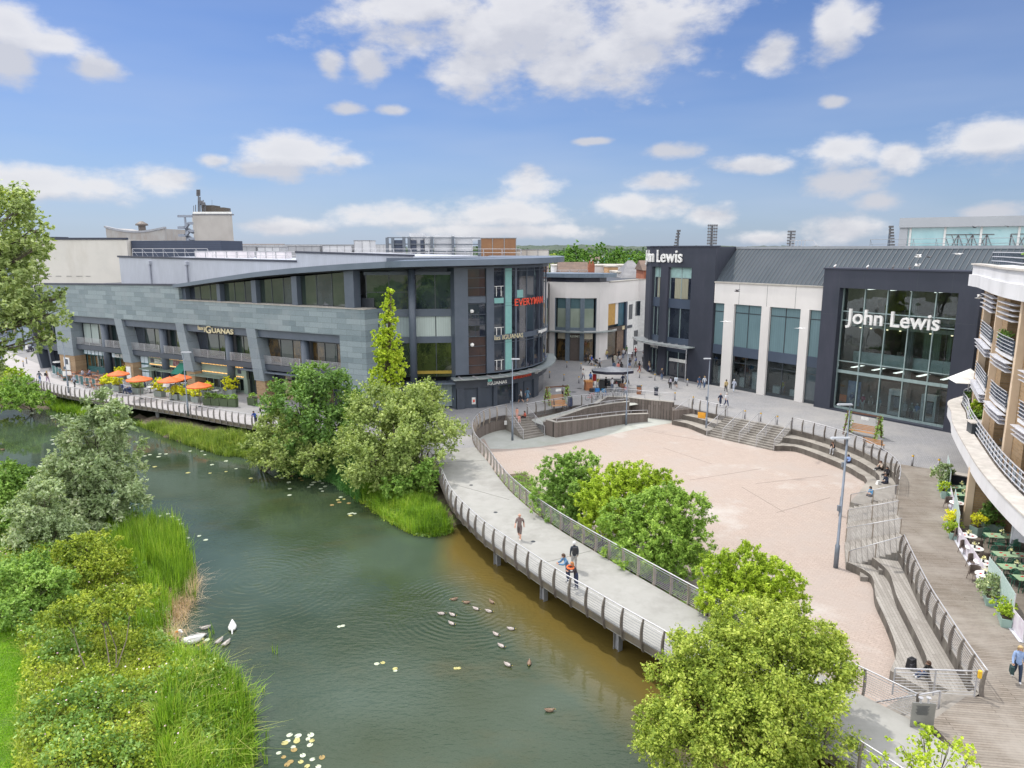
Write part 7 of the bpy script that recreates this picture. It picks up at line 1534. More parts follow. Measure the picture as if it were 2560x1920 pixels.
mb=MB(); P_=PW([ku_(940,1000,1.0),ku_(1290,1060,1.0)]); r=thing('low_wall','low grey counter wall at the far end of the cafe terrace','wall',P_.P(0,0,0)); P_.box(mb,0,P_.l[-1],0,.97,0,.5); mb.build('wall',m_plum,r); mb=MB(); P_.box(mb,-.1,P_.l[-1]+.1,.972,1.05,-.1,.7); mb.build('coping',m_cops,r)
x,y=39.3,59.6; r=thing('parasol','white parasol at the far end of the first floor terrace','parasol',(x,y,4.7)); MB().tube([(x,y,4.66),(x,y,8.)],.04).build('pole',m_alu,r)
mb=MB(); mb.add([(x,y,8.)]+[(x+1.9*math.cos(a),y+1.9*math.sin(a),6.9) for a in np.arange(4)*PI/2+.5]+[(x,y,7.96)]+[(x+1.85*math.cos(a),y+1.85*math.sin(a),6.86) for a in np.arange(4)*PI/2+.5],[(0,1,2),(0,2,3),(0,3,4),(0,4,1),(5,7,6),(5,8,7),(5,9,8),(5,6,9)]); mb.build('canopy',m_white,r)
for i,(px,py,zz,ml,l) in enumerate(((2425,1035,5.1,lf_lime,'bright green terrace plants behind the curved balustrade'),(2415,1010,5.1,lf_dark,'dark leafy plant under the white parasol'),(2432,1060,5.1,lf_green,'leafy plant lower down the curved terrace'))):
 p=G(px,py,zz); planter(l,p[0]+.6,p[1]+.3,4.66,.8,.6,.5,.4,m_frame,ml,900,.45,.8,.10,340+i)
p=ZY(2540,648,50); planter('terrace planter with a tall feathery bush on the apartment roof',33.6+1.4,47.5,16.4,2.2,.8,.5,R(63),m_frame,lf_green,2600,.8,1.7,.09,350); planter('terrace planter with yellow and white flowers on the apartment roof',33.2,44.6,16.4,3.4,.8,.6,R(66),m_frame,lf_lime,2600,.6,.7,.07,351,flowers=(m_fl3,260))
planter('bushy balcony plants on the upper apartment balcony',B.P(s(3)+3.0,0,-.2)[0],B.P(s(3)+3.0,0,-.2)[1],11.45,1.6,.5,.4,R(60),m_frame,lf_dark,900,.4,.8,.08,352)
x,y=33.9,45.5; r=thing('round_table','large round dark table on the first floor terrace','table',(x,y,4.66)); MB().lathe((x,y,4.66),[(1.1,.70),(1.15,.72),(1.15,.76)],24).build('tabletop',mat('dark rattan',(.07,.06,.05),(.12,.1,.08),scale=20),r); MB().lathe((x,y,4.66),[(.4,0),(.1,.1),(.1,.7)],12).build('pedestal',m_frame,r)
x,y=35.2,49.8; r=thing('terrace_counter','dark counter with pale stone top on the first floor terrace','counter',(x,y,4.66)); MB().ob(x,y,4.66,5.6,3.4,1.,R(-15)).build('cabinet',m_frame,r); MB().ob(x,y,5.603,5.68,3.6,1.2,R(-15)).build('worktop',m_cops,r)
m_or=mat('orange canvas',(.66,.14,.025),(.55,.10,.015),rough=.7)
def parasol(x,y,label,r_=1.35,z=2.45):
 r=thing('parasol',label,'parasol',(x,y,0),group='orange parasols of the promenade restaurant'); MB().tube([(x,y,0),(x,y,z+.5)],.035).build('pole',m_wk,r)
 mb=MB(); n=8; V=[(x,y,z+.5)]+[(x+r_*math.cos(2*PI*k/n+.2),y+r_*math.sin(2*PI*k/n+.2),z) for k in range(n)]+[(x,y,z+.46)]+[(x+r_*math.cos(2*PI*k/n+.2),y+r_*math.sin(2*PI*k/n+.2),z-.12) for k in range(n)]
 F=[]
 for k in range(n): a=1+k; b=1+(k+1)%n; F+=[(0,a,b),(a,a+n+1,b+n+1,b),(n+1,b+n+1,a+n+1)]
 mb.add(V,F); mb.build('canopy',m_or,r); MB().lathe((x,y,z+.5),[(.05,0),(.03,.08)],6).build('finial',m_or,r); MB().lathe((x,y,0),[(.25,0),(.25,.1)],10).build('base',m_frame,r)
for px,py,l,r_ in ((295,925.5,'leftmost orange parasol on the promenade',1.55),(347,938.5,'second orange parasol from the left',1.75),(424,941,'third orange parasol from the left in front of the green awning',1.7),(449,935,'orange parasol half behind the third one',1.6),(496,954.5,'rightmost orange parasol on the promenade',1.65)):
 x,y=G(px,py,2.95); parasol(x,y,l,r_*.88)
kp=crop(320,820,7.9); kq=crop(60,780,7.9)
m_pb=mat('sage planter box',(.26,.30,.28),(.22,.26,.24),rough=.7); m_gb=mat('dark green planter box',(.085,.12,.06),(.07,.1,.05),rough=.6)
PLN=[((kq(1620,1530)),'leftmost sage planter with golden shrub',1.5,lf_yellow,.75,1.),((kq(1830,1560)),'second sage planter with golden shrub from the left',1.5,lf_yellow,.7,.9),((kp(165,1300)),'sage planter with rounded variegated shrub near the left parasols',1.5,lf_willow,.7,.9),((kp(610,1360)),'sage planter with tall golden shrub beside the menu stand',1.5,lf_yellow,.8,1.3),((kp(920,1420)),'sage planter with golden shrub right of the menu stand',1.5,lf_yellow,.75,.9),((kp(1120,1440)),'sage planter with golden shrub behind the promenade lamp',1.5,lf_yellow,.75,1.),((kp(1340,1470)),'sage planter with golden shrub right of the promenade lamp',1.3,lf_yellow,.7,.9),((kp(1560,1350)),'golden shrub planter behind the green hedge boxes',1.3,lf_yellow,.75,.8),((kp(2010,1330)),'large golden shrub planter at the right end by the column',1.3,lf_yellow,.9,1.4),((kq(1900,1330)),'golden shrub planter behind the leftmost parasol',1.3,lf_yellow,.75,.9)]
for i,((x,y),l,w_,ml,rad,hg) in enumerate(PLN): planter(l,x,y+.3,0,w_,.7,.75,math.atan2(fdy,fdx),m_pb,ml,900,rad,hg,.16,400+i,group='golden shrub planters of the promenade restaurant')
for i in range(4):
 a=kp(1490+165*i,1520+12*i); b=kp(1655+165*i,1532+12*i); x,y=(a[0]+b[0])/2,(a[1]+b[1])/2
 planter(['leftmost','second','third','rightmost'][i]+' dark green hedge box of the row by the promenade rail',x,y+.2,0,math.dist(a,b)-.03,.55,.95,math.atan2(b[1]-a[1],b[0]-a[0]),m_gb,lf_green,500,.45,.35,.11,420+i,group='dark green hedge boxes')
for i,(cx_,cy_,l) in enumerate(((800,1565,'dark green hedge box beyond the gap in the row'),(965,1600,'dark green hedge box nearest the dark maple'))):
 x,y=G(400+cx_/3.456,560+cy_/3.456); planter(l,x,y,0,1.2,.55,.95,math.atan2(fdy,fdx),m_gb,lf_green,400,.45,.35,.11,430+i,group='dark green hedge boxes')
for i,(cx_,cy_) in enumerate(((600,1225),(670,1260),(728,1290),(785,1330),(1060,1420),(1155,1450),(1265,1480),(1390,1505))):
 a=kq(cx_-33,cy_-4); b=kq(cx_+33,cy_+8); panel(a,b,.1,1.25,m_teal,'teal screen panel number-like row member' if False else ['first','second','third','fourth','fifth','sixth','seventh','eighth'][i]+' teal screen panel from the left around the first restaurant terrace','screen',group='teal screens of the first restaurant')
x,y=kq(865,1350); r=thing('menu_stand','white topped teal menu stand at the first restaurant terrace','sign stand',(x,y,0)); MB().ob(x,y,0,.6,1.2,.3,0).build('base',m_teal,r); MB().ob(x,y,.6,1.3,1.2,.06,0).build('menu_board',m_white,r)
x,y=kp(785,1380); r=thing('menu_stand','slanted white menu stand between the golden planters','sign stand',(x,y,0)); MB().tube([(x,y,0),(x,y,1.6)],.04).build('pole',m_alu,r); mb=MB(); mb.hexa([(x-.5,y-.1,1.4),(x+.3,y-.1,1.4),(x+.3,y-.05,1.4),(x-.5,y-.05,1.4),(x-.3,y+.3,2.3),(x+.5,y+.3,2.3),(x+.5,y+.35,2.3),(x-.3,y+.35,2.3)]); mb.build('menu_board',m_white,r)
m_tw=mat('orange brown wood',(.30,.13,.065),(.24,.10,.05),rough=.6); m_sg=mat('pale sage seat',(.40,.46,.42),rough=.6)
pA=proto_table('wooden_table','wooden table',m_tw,1.4,.8); pB=proto_chair('wooden_chair','wooden chair',m_tw); pC_=proto_table('pale_table','pale table',m_white,.9,.9,rnd=True,leg=m_frame); pD=proto_chair('sage_chair','sage chair',m_sg); DEL+=[pA,pB,pC_,pD]
fa_=math.atan2(fdy,fdx)
WT=[(800,1180),(960,1190),(1150,1170),(1330,1190),(880,1240),(1060,1250),(1250,1290),(1430,1330),(1450,1250),(1600,1280),(1330,1370),(1480,1420)]
for i,(a,b) in enumerate(WT):
 x,y=kq(a,b,.74); w=['behind the first teal screens','left of centre near the brick pier','near the teal shop front','right of centre near the column','just behind the second teal screen','in the middle of the terrace','behind the seated pair','at the right end of the terrace','near the round column','beneath the leftmost parasol','close behind the sixth teal screen','close behind the eighth teal screen'][i]
 place(pA,ST,x,y,0,fa_,'reddish wooden table %s'%w,'wooden tables of the first restaurant')
 place(pB,ST,x-.3,y-.7,0,fa_+PI,'reddish wooden chair in front of the table %s'%w,'wooden chairs of the first restaurant'); place(pB,ST,x+.3,y+.7,0,fa_,'reddish wooden chair behind the table %s'%w,'wooden chairs of the first restaurant')
ST2=[(380,1040,'under the second parasol'),(520,1080,'between the second and third parasols'),(860,1090,'under the third parasol'),(1210,1190,'left of the rightmost parasol'),(1380,1160,'under the rightmost parasol'),(1600,1190,'right of the rightmost parasol'),(1720,1230,'near the right hand column'),(440,1160,'beside the armchair gap'),(1100,1080,'behind the lamp post')]
for i,(a,b,w) in enumerate(ST2):
 x,y=kp(a,b,.74); place(pC_,ST,x,y,0,0,'small white table '+w,'white tables of the second restaurant'); place(pD,ST,x-.6,y-.2,0,1.7,'pale sage chair left of the white table '+w,'sage chairs of the second restaurant'); place(pD,ST,x+.6,y+.2,0,-1.5,'pale sage chair right of the white table '+w,'sage chairs of the second restaurant')
m_bw=mat('dark stained wood',(.13,.06,.035),(.09,.04,.025),rough=.7); m_bl2=mat('bench slat wood',(.50,.27,.12),(.42,.22,.10),rough=.6,scale=6.)
def swing(x,y,a,label,w=2.6,h=2.1):
 r=thing('swing_bench',label,'swing bench',(x,y,0)); c,s_=math.cos(a),math.sin(a); L=lambda u,v,z:(x+u*c-v*s_,y+u*s_+v*c,z)
 for u in (-w/2,w/2):
  mb=MB(); mb.bar(L(u,-.8,0),L(u,0,h),.12); mb.bar(L(u,.8,0),L(u,0,h),.12); mb.bar(L(u,-.45,.9),L(u,.45,.9),.08); mb.build('a_frame',m_bw,r)
 MB().bar(L(-w/2-.15,0,h),L(w/2+.15,0,h),.13).build('beam',m_bw,r)
 mb=MB()
 for k in range(5): mb.bar(L(-w/2+.3,-.25+.12*k,.45),L(w/2-.3,-.25+.12*k,.45),.09,.03)
 mb.build('seat',m_bl2,r); mb=MB()
 for k in range(4): mb.bar(L(-w/2+.3,.3+.02*k,.6+.14*k),L(w/2-.3,.3+.02*k,.6+.14*k),.03,.1)
 mb.build('backrest',m_bl2,r); mb=MB()
 for u in (-w/2+.35,w/2-.35): mb.tube([L(u,0,h),L(u,-.2,.46)],.015,4); mb.tube([L(u,0,h),L(u,.3,.9)],.015,4)
 mb.build('rope',m_bar,r); MB().bar(L(-.2,-.08,h-.4),L(.5,-.08,h-.4),.02,.3).build('hanging_sign',m_white,r)
 g_=np.random.default_rng(int(abs(x)*10)); k=420; t=g_.random(k); sd=np.where(g_.random(k)<.6,w/2,-w/2*g_.choice([1,.9],k)); V0=np.array([L(q,(1-z_/h)*-.8 if g_.random()<.5 else (1-z_/h)*.8,z_) for q,z_ in zip(sd,t*h)])+g_.normal(size=(k,3))*.12
 V,F=leaves(V0,rot_rand(k,g_),.13,g_,1.7); npmesh('garland',V,F,lf_green,r); V,F=leaves(V0[::9]+.05,rot_rand(len(V0[::9]),g_),.13,g_,1.); npmesh('garland_flowers',V,F,m_fl3,r)
x,y=G(1392,1010,0); swing(x,y,R(20),'flower trimmed swing bench on the plaza by the cinema corner')
x,y=G(2155,1090,0); swing(x,y,R(-48),'flower trimmed swing bench behind the rail of the right hand terrace',3.,2.2)
def bench(x,y,a,label):
 r=thing('park_bench',label,'bench',(x,y,0),group='wooden slatted benches'); c,s_=math.cos(a),math.sin(a); L=lambda u,v,z:(x+u*c-v*s_,y+u*s_+v*c,z)
 mb=MB();
 for k in range(4): mb.bar(L(-.9,-.2+.13*k,.45),L(.9,-.2+.13*k,.45),.1,.035)
 mb.build('seat',m_bl2,r); mb=MB()
 for k in range(3): mb.bar(L(-.9,.28+.03*k,.58+.15*k),L(.9,.28+.03*k,.58+.15*k),.03,.11)
 mb.build('backrest',m_bl2,r)
 for u in (-.8,.8): mb=MB(); mb.bar(L(u,-.2,.43),L(u,-.22,0),.05); mb.build('leg',m_frame,r); mb=MB(); mb.bar(L(u,.4,1.),L(u,.2,0),.05); mb.build('leg',m_frame,r)
x,y=G(1398,1023,0); bench(x,y,R(20),'slatted wooden bench behind the rail left of the cycle rack')
x,y=G(2176,1120,0); bench(x+.3,y,R(130),'slatted wooden bench in front of the right hand swing bench')
def bicycle(x,y,a,label,m):
 r=thing('bicycle',label,'bicycle',(x,y,0),group='bicycles at the rack behind the railing'); c,s_=math.cos(a),math.sin(a); L=lambda u,z,v=0:(x+u*c-v*s_,y+u*s_+v*c,z)
 for u in (-.52,.52): mb=MB(); mb.tube([L(u+.33*math.cos(t),.34+.33*math.sin(t)) for t in np.linspace(0,2*PI,17)],.02,4); mb.build('wheel',m_frame,r)
 mb=MB()
 for p,q in (((-.52,.34),(-.05,.3)),((-.05,.3),(-.2,.8)),((-.2,.8),(-.52,.34)),((-.2,.75),(.38,.78)),((-.05,.3),(.38,.72)),((.52,.34),(.36,.95))): mb.tube([L(*p),L(*q)],.02,4)
 mb.build('frame',m,r); MB().tube([L(.36,.95,-.25),L(.36,.97,.25)],.016,4).build('handlebar',m_frame,r); mb=MB(); mb.ob(*L(-.22,0)[:2],.83,.89,.25,.13,a).build('saddle',m_frame,r)
BI=[('red',(.5,.05,.05)),('black',(.03,.03,.03)),('blue',(.05,.1,.35)),('white',(.6,.6,.6)),('grey',(.2,.2,.22)),('silver blue',(.25,.35,.5))]
for i,(n_,c_) in enumerate(BI): x,y=G(1478+i*17,1000-i*1.7,0); bicycle(x,y,R(25+(i*37)%40),'%s bicycle in the rack behind the arena railing'%n_,mat('cycle '+n_,c_,rough=.35))
x,y=G(1425,1015,0); r=thing('litter_bin','dark blue litter bin beside the slatted bench','litter bin',(x,y,0)); MB().ob(x,y,0,1.,.5,.5).build('body',mat('bin navy',(.03,.04,.09)),r); MB().ob(x,y,1.003,1.15,.55,.55,0,.7,.7).build('lid',m_frame,r)
x,y=G(1597,985,0); r=thing('litter_bin','red brown banded litter bin behind the white railing','litter bin',(x,y,0)); MB().ob(x,y,0,.95,.5,.5).build('body',m_tw,r); MB().ob(x,y,.953,1.1,.55,.55,0,.8,.8).build('lid',m_frame,r)
x,y=G(1640,988,0); r=thing('litter_bin','grey pillar bin behind the white railing','litter bin',(x,y,0)); MB().lathe((x,y,0),[(.25,0),(.25,.9)],10).build('body',m_plum,r); MB().lathe((x,y,.9),[(.32,0),(.32,.08),(.1,.2)],10).build('lid',m_frame,r)
cx,cy=G(1530,972,0); ct=thing('coffee_cart','crowded market cart under a black and silver octagonal canopy','market stall',(cx,cy,0))
mb=MB(); n=8
V=[(cx,cy,3.0)]+[(cx+2.6*math.cos(2*PI*k/n+.39)*1.1,cy+2.0*math.sin(2*PI*k/n+.39),2.55) for k in range(n)]; mb.add(V,[(0,1+k,1+(k+1)%n) for k in range(n)]); mb.build('canopy_top',mat('silver canopy',(.20,.21,.23),(.12,.13,.15),rough=.4,scale=1.5),ct)
mb=MB();
for k in range(n): a=V[1+k]; b=V[1+(k+1)%n]; mb.add([a,b,(b[0],b[1],2.2),(a[0],a[1],2.2)],[(0,1,2,3)])
mb.build('canopy_valance',mat('black valance',(.02,.02,.04)),ct)
for dx,dy in ((-1.9,-1.1),(1.9,-1.1),(1.9,1.1),(-1.9,1.1)): MB().tube([(cx+dx,cy+dy,0),(cx+dx,cy+dy,2.5)],.04).build('post',m_bar,ct)
MB().box(cx-1.8,cx+1.2,cy-.2,cy+.9,.35,1.15).build('counter',m_frame,ct); MB().box(cx-1.85,cx+1.25,cy-.25,cy+.95,1.153,1.2).build('countertop',m_white,ct)
for u in (-1.3,.8):
 mb=MB(); mb.tube([(cx+u+.33*math.cos(t),cy-.3,.35+.33*math.sin(t)) for t in np.linspace(0,2*PI,17)],.03,5); mb.build('wheel',m_frame,ct)
gds=[('red cushion roll',(-2.3,.4,1.0,.4,.4,.9),(.55,.02,.02)),('black speaker stack',(-1.5,-.9,0,.7,.5,1.3),(.03,.03,.03)),('timber crate with glass jar',(-3.2,-.8,0,1.0,.8,1.1),(.42,.17,.07)),('orange topped box',(-3.2,-.8,1.103,1.1,.9,.2),(.55,.25,.08)),('blue cool box',(-2.2,-1.9,0,.6,.4,.45),(.02,.2,.55)),('bright blue bag',(-1.4,-2.1,0,.5,.4,.4),(.03,.3,.6)),('dark rucksack',(-2.9,-2.0,0,.5,.4,.45),(.03,.03,.04)),('yellow packet box',(-1.9,-.7,1.1,.3,.25,.35),(.6,.5,.1)),('white crockery box',(.3,-.9,0,.6,.4,.8),(.6,.6,.6)),('brown sack',(1.1,-1.0,0,.6,.5,.9),(.2,.1,.06)),('small pink hamper',(1.6,-1.3,0,.5,.4,.5),(.5,.2,.2)),('grey stock crate',(.6,-1.6,0,.7,.5,.5),(.25,.27,.3))]
for l,(dx,dy,z,w_,d_,h_),c_ in gds:
 o=MB().ob(cx+dx,cy+dy,z,z+h_,w_,d_,.2,.93,.93).build('goods',mat('goods '+l,c_,tuple(v*.6 for v in c_),rough=.7,scale=6)); tag(o,l+' beside the market cart','market goods')
a=cB(505,360,-.6); b=cB(570,368,-.6); o=MB(); P_=PW([a,b]); P_.box(o,0,P_.l[-1],ZA+1.1,ZA+1.75,-.3,-.22); o=o.build('orange_board',mat('orange board',(.78,.36,.03))); tag(o,'orange board leaning on the terrace left of the wide steps','board')
a=cB(400,282,-.3); o=MB().ob(a[0],a[1],-.35,-.3,1.2,.5,.6).build('cardboard_sheet',mat('cardboard',(.55,.42,.22))); tag(o,'tan cardboard sheet on the rail left of the wide steps','cardboard')
x,y=15.45,24.1; r=thing('information_board','grey steel information board with fine text beside the lower corner steps','sign',(x,y,0)); MB().ob(x+.25,y,.02,1.05,.85,.05,R(-5)).build('panel',mat('etched steel',(.30,.30,.28),(.25,.25,.235),rough=.4,metal=.5),r)
for k in range(9): MB().ob(x+.2,y-.031,.92-.045*k,.935-.045*k,.5-.06*(k%3),.004,R(-5)).build('text_line',m_frame,r)
mb=MB(); mb.ob(x+.1,y-.04,.2,.23,.2,.01,R(-5)); mb.build('emblem',m_soffit,r)
for dx in (0.,.3): MB().lathe((x+dx+.1,y,1.05),[(.05,0),(.03,.15),(.09,.2),(.09,.23)],10).build('cap',m_steel,r)
o=MB().lathe((18.95,25.85,.95),[(.075,0),(.08,.02),(.08,.3),(.07,.32)],12).build('yellow_band_cap',m_ydw); tag(o,'yellow banded cap on the railing end post by the lower steps','post cap')
x,y=G(1050,1247,-1.4); o=MB(); o.tube([(x-1,y-.3,-1.5),(x,y,-1.25),(x+1.2,y+.5,-1.35)],[.12,.16,.1],7); o.tube([(x-.2,y,-1.3),(x+.5,y-.6,-1.35)],[.07,.03],6); o=o.build('driftwood_log',m_bark); tag(o,'old driftwood log on the shore by the reed tongue','log')
x,y=cA(560,348,-.5); o=MB().ob(-3.05+2.35,75.6-.1,-.95,-.5,.3,.12,.3).build('meter_box',m_white); tag(o,'small white box on the timber wall left of the steps','box')
Hh=PW([G(-60,868,0),G(118,868,0)]); r=thing('site_hoarding','pale blue grey sheet hoarding at the far left','hoarding',(Hh.P(0,0,0))); mb=MB(); Hh.box(mb,0,Hh.l[-1],0,3.6,0,.1); mb.build('sheet',ribmat('hoarding sheet',(.35,.42,.50),1,0,.8,line=.75),r); mb=MB();
for u_ in np.arange(2,Hh.l[-1],7): Hh.box(mb,u_,u_+.25,0,3.7,-.1,-.001)
mb.build('post',m_frame,r)
Hf=PW([G(0,858,2.),G(62,850,2.)]); r=thing('timber_fence','tan timber post and rail fence above the hoarding','fence',(Hf.P(0,0,0))); mb=MB()
for z in (4.4,5.1,5.8): Hf.box(mb,0,Hf.l[-1],z,z+.18,.3,.4)
for u_ in np.arange(0,Hf.l[-1],1.6): Hf.box(mb,u_,u_+.18,3.6,6.0,.41,.5)
mb.build('rails',mat('pale timber',(.50,.42,.30),(.42,.35,.25)),r)
x,y=G(0,822,3.); y=130.; x=ZY(2,822,130)[0]; zt_=ZY(2,812,130)[1]; r=thing('parasol','blue and white parasol at the far left picture edge','parasol',(x,y,3)); MB().tube([(x,y,3),(x,y,zt_)],.06).build('pole',m_alu,r); MB().lathe((x,y,zt_-.9),[(2.2,0),(.05,.9)],8).build('canopy',mat('blue canvas',(.03,.22,.5),(.1,.3,.55),scale=1.),r)
x0_=ZY(10,770,135)[0]; x1_=ZY(60,770,135)[0]; r=thing('orange_building','orange and yellow building front behind the overhanging tree','building',(x0_,135,0)); MB().box(x0_-20,x1_-3.5,136,140,0,ZY(0,762,135)[1]).build('wall',mat('tan front',(.30,.27,.2),(.2,.25,.15),scale=.6),r); z_=ZY(20,770,135)[1]; MB().box(x0_-4,x1_-4,135.8,135.99,z_-1.2,z_).build('fascia',mat('yellow fascia',(.8,.5,.03),(.85,.3,.03),scale=.5),r); z_=ZY(0,718,135)[1]; MB().box(x0_-6,x0_+1,135.8,135.99,z_-1.8,z_).build('fascia',MATS['orange panel'],r)
x,y=G(75,879,0); sc_=thing('motor_scooter','dark motor scooter with a top box and a helmeted rider at the far left','scooter',(x,y,0));
for u in (-.65,.65): MB().lathe((0,0,0),[(.1,0)],3) if False else None
mb=MB(); mb.tube([(x-.5,y-.1,.25+.25*0)]+[(x-.5+.02,y-.1,.25)],.05,4) if False else None
for u in (-.25,.35): mb=MB(); mb.tube([(x+u,y+.6*u+.28*math.cos(t),.3+.28*math.sin(t)) for t in np.linspace(0,2*PI,13)],.09,6); mb.build('wheel',m_frame,sc_)
mb=MB(); mb.ob(x,y,.35,.95,.6,1.3,.2,.7,.8); mb.build('body',mat('scooter black',(.03,.025,.05),rough=.3),sc_); MB().ob(x+.35,y+.6,.95,1.45,.5,.45,.2).build('top_box',m_frame,sc_); MB().ob(x-.1,y-.6,.5,1.3,.5,.12,.2,.6,.8).build('leg_shield',m_white,sc_)
def buggy(x,y,a,label,m):
 r=thing('pushchair',label,'pushchair',(x,y,0)); c,s_=math.cos(a),math.sin(a); L=lambda u,v,z:(x+u*c-v*s_,y+u*s_+v*c,z)
 for u,v in ((-.35,-.25),(-.35,.25),(.4,-.2),(.4,.2)): mb=MB(); mb.tube([L(u+.13*math.cos(t),v,.14+.13*math.sin(t)) for t in np.linspace(0,2*PI,11)],.03,5); mb.build('wheel',m_frame,r)
 mb=MB(); mb.tube([L(.4,0,.2),L(-.2,0,.6),L(-.65,0,1.05)],.025,5); mb.build('frame',m_bar,r); mb=MB(); mb.hexa([L(-.3,-.22,.4),L(.3,-.2,.3),L(.3,.2,.3),L(-.3,.22,.4),L(-.45,-.24,.85),L(.15,-.2,.55),L(.15,.2,.55),L(-.45,.24,.85)]); mb.build('seat',m,r); MB().lathe(L(-.1,0,.75),[(.3,0),(.28,.15),(.15,.28),(.02,.32)],10).build('hood',m,r)
m_pram=mat('pram black',(.03,.03,.035),rough=.7)
x,y=G(1492,914,0); buggy(x,y,0.,'black pushchair on the plaza in front of the corner shop',m_pram)
x,y=G(325,987,0); buggy(x,y,-.6,'navy pushchair on the promenade pushed by the man in white',mat('pram navy',(.03,.05,.13)))
x,y=G(1680,960,0); buggy(x,y,2.8,'small pushchair beside the pair with the rucksack',m_pram)
m_swan=mat('swan white',(.80,.80,.79),(.74,.74,.73),rough=.6); m_bill=mat('orange bill',(.7,.25,.03)); m_cyg=mat('cygnet grey',(.42,.39,.36),(.32,.30,.28),rough=.8,scale=9)
m_dk=mat('drake grey',(.50,.46,.43),(.27,.22,.2),rough=.7,scale=16); m_dh=mat('drake head',(.01,.035,.02),rough=.3); m_db=mat('duck brown',(.27,.19,.13),(.14,.09,.06),rough=.8,scale=22); m_brs=mat('drake breast',(.10,.05,.035))
def bird(name,label,cat,x,y,a,L_,mb_body,mh,neck,mbill=m_bill,group=None,breast=None,head=.09):
 r=thing(name,label,cat,(x,y,ZW),a,group);
 V=[];F=[];n=10;rings=[(-.56,.02,.34),(-.50,.07,.26),(-.38,.16,.18),(-.2,.225,.13),(0,.24,.11),(.2,.22,.11),(.34,.16,.14),(.42,.08,.18),(.45,.02,.2)]
 for (u,w_,zc) in rings:
  for k in range(n): t=2*PI*k/n; V.append((u*L_,w_*L_*math.cos(t),(zc+w_*.72*math.sin(t))*L_))
 for i in range(len(rings)-1):
  for k in range(n): p_=i*n+k; q=i*n+(k+1)%n; F.append((p_,p_+n,q+n,q))
 F.append(tuple(range(n))); F.append(tuple((len(rings)-1)*n+k for k in range(n))[::-1])
 o=MB(); o.add(V,F); me=o.build('body',mb_body,None,True); me.parent=r
 for sd in (-1,1):
  w_=MB(); w_.add([(.2*L_,sd*.2*L_,.22*L_),(.05*L_,sd*.25*L_,.16*L_),(-.3*L_,sd*.19*L_,.17*L_),(-.6*L_,sd*.04*L_,.33*L_),(-.2*L_,sd*.14*L_,.31*L_),(.05*L_,sd*.16*L_,.30*L_)],[(0,1,2,3,4,5) if sd<0 else (5,4,3,2,1,0)]); q=w_.build('wing',mb_body,None); q.parent=r
 nb_=MB(); pts=[(.33*L_,0,.2*L_)]+[(.33*L_+u*L_,0,z*L_) for u,z in neck]; nb_.tube(pts,[.09*L_]+[.05*L_]*(len(neck)-1)+[.055*L_],8); q=nb_.build('neck',breast or mh,None,True); q.parent=r
 hx_,hz_=pts[-1][0],pts[-1][2]; h_=MB(); h_.lathe((hx_+.02*L_,0,hz_),[(.01,-head*L_),(head*.8*L_,-head*.6*L_),(head*L_,0),(head*.8*L_,head*.6*L_),(.01,head*L_)],10,1.25,.85); q=h_.build('head',mh,None,True); q.parent=r
 b_=MB(); b_.hexa([(hx_+head*L_,-.03*L_,hz_-.05*L_),(hx_+head*L_+.14*L_,-.025*L_,hz_-.06*L_),(hx_+head*L_+.14*L_,.025*L_,hz_-.06*L_),(hx_+head*L_,.03*L_,hz_-.05*L_),(hx_+head*L_,-.03*L_,hz_+.02*L_),(hx_+head*L_+.14*L_,-.02*L_,hz_-.03*L_),(hx_+head*L_+.14*L_,.02*L_,hz_-.03*L_),(hx_+head*L_,.03*L_,hz_+.02*L_)]); q=b_.build('bill',mbill,None); q.parent=r
 return r
sx,sy=G(480,1606,ZW); bird('swan','white swan with its neck raised beside the lily pads','swan',sx,sy,R(195),1.15,m_swan,m_swan,((.07,.24),(.08,.42),(.05,.56),(.10,.64)),head=.07)
sx,sy=G(581,1572,ZW); bird('swan','white swan with its head dipped in open water','swan',sx,sy,R(-70),.86,m_swan,m_swan,((.12,.16),(.20,.06),(.24,-.03)),head=.06)
for px,py,a,l in ((513,1572,200,'grey cygnet just above the white swan'),(505,1590,170,'grey cygnet tucked behind the swan tail'),(547,1606,250,'grey cygnet left of the pair below the open water swan'),(565,1611,250,'grey cygnet right of the pair below the open water swan')):
 x,y=G(px,py,ZW); bird('cygnet',l,'cygnet',x,y,R(a),.55,m_cyg,m_cyg,((.05,.12),(.08,.22)),m_frame,'grey cygnets',head=.1)
DK=[(1135,1500,200,1,'farthest duck of the flock near the walkway'),(1166,1508,170,1,'duck second from the far end of the flock'),(1191,1524,-30,0,'drake below the second farthest duck'),(1230,1507,-50,1,'brown duck on the right of the flock top'),(1223,1530,-20,0,'drake just below the brown duck at the top right'),(1104,1536,0,0,'leftmost drake of the flock'),(1132,1539,-30,0,'drake close right of the leftmost drake'),(1130,1561,-35,0,'drake below the two leftmost drakes'),(1278,1574,-10,0,'rightmost drake in the middle of the flock'),(1241,1588,-40,0,'drake in the centre of the lower flock'),(1254,1617,-35,0,'lower drake swimming towards the right'),(1270,1664,-35,0,'lowest drake of the left pair near the reflections'),(1323,1660,-95,1,'brown duck facing the camera near the reflections'),(1374,1778,5,1,'lone duck at the bottom near the front bush'),(7,1125,180,1,'small dark duck on the bright water at the far left')]
for px,py,a,k,l in DK: x,y=G(px,py,ZW); bird('duck',l,'duck',x,y,R(a),.43,m_db if k else m_dk,m_db if k else m_dh,((.04,.14),(.06,.24)),mat('duck bill',(.45,.35,.05)),'ducks on the river',breast=m_db if k else m_brs,head=.1)
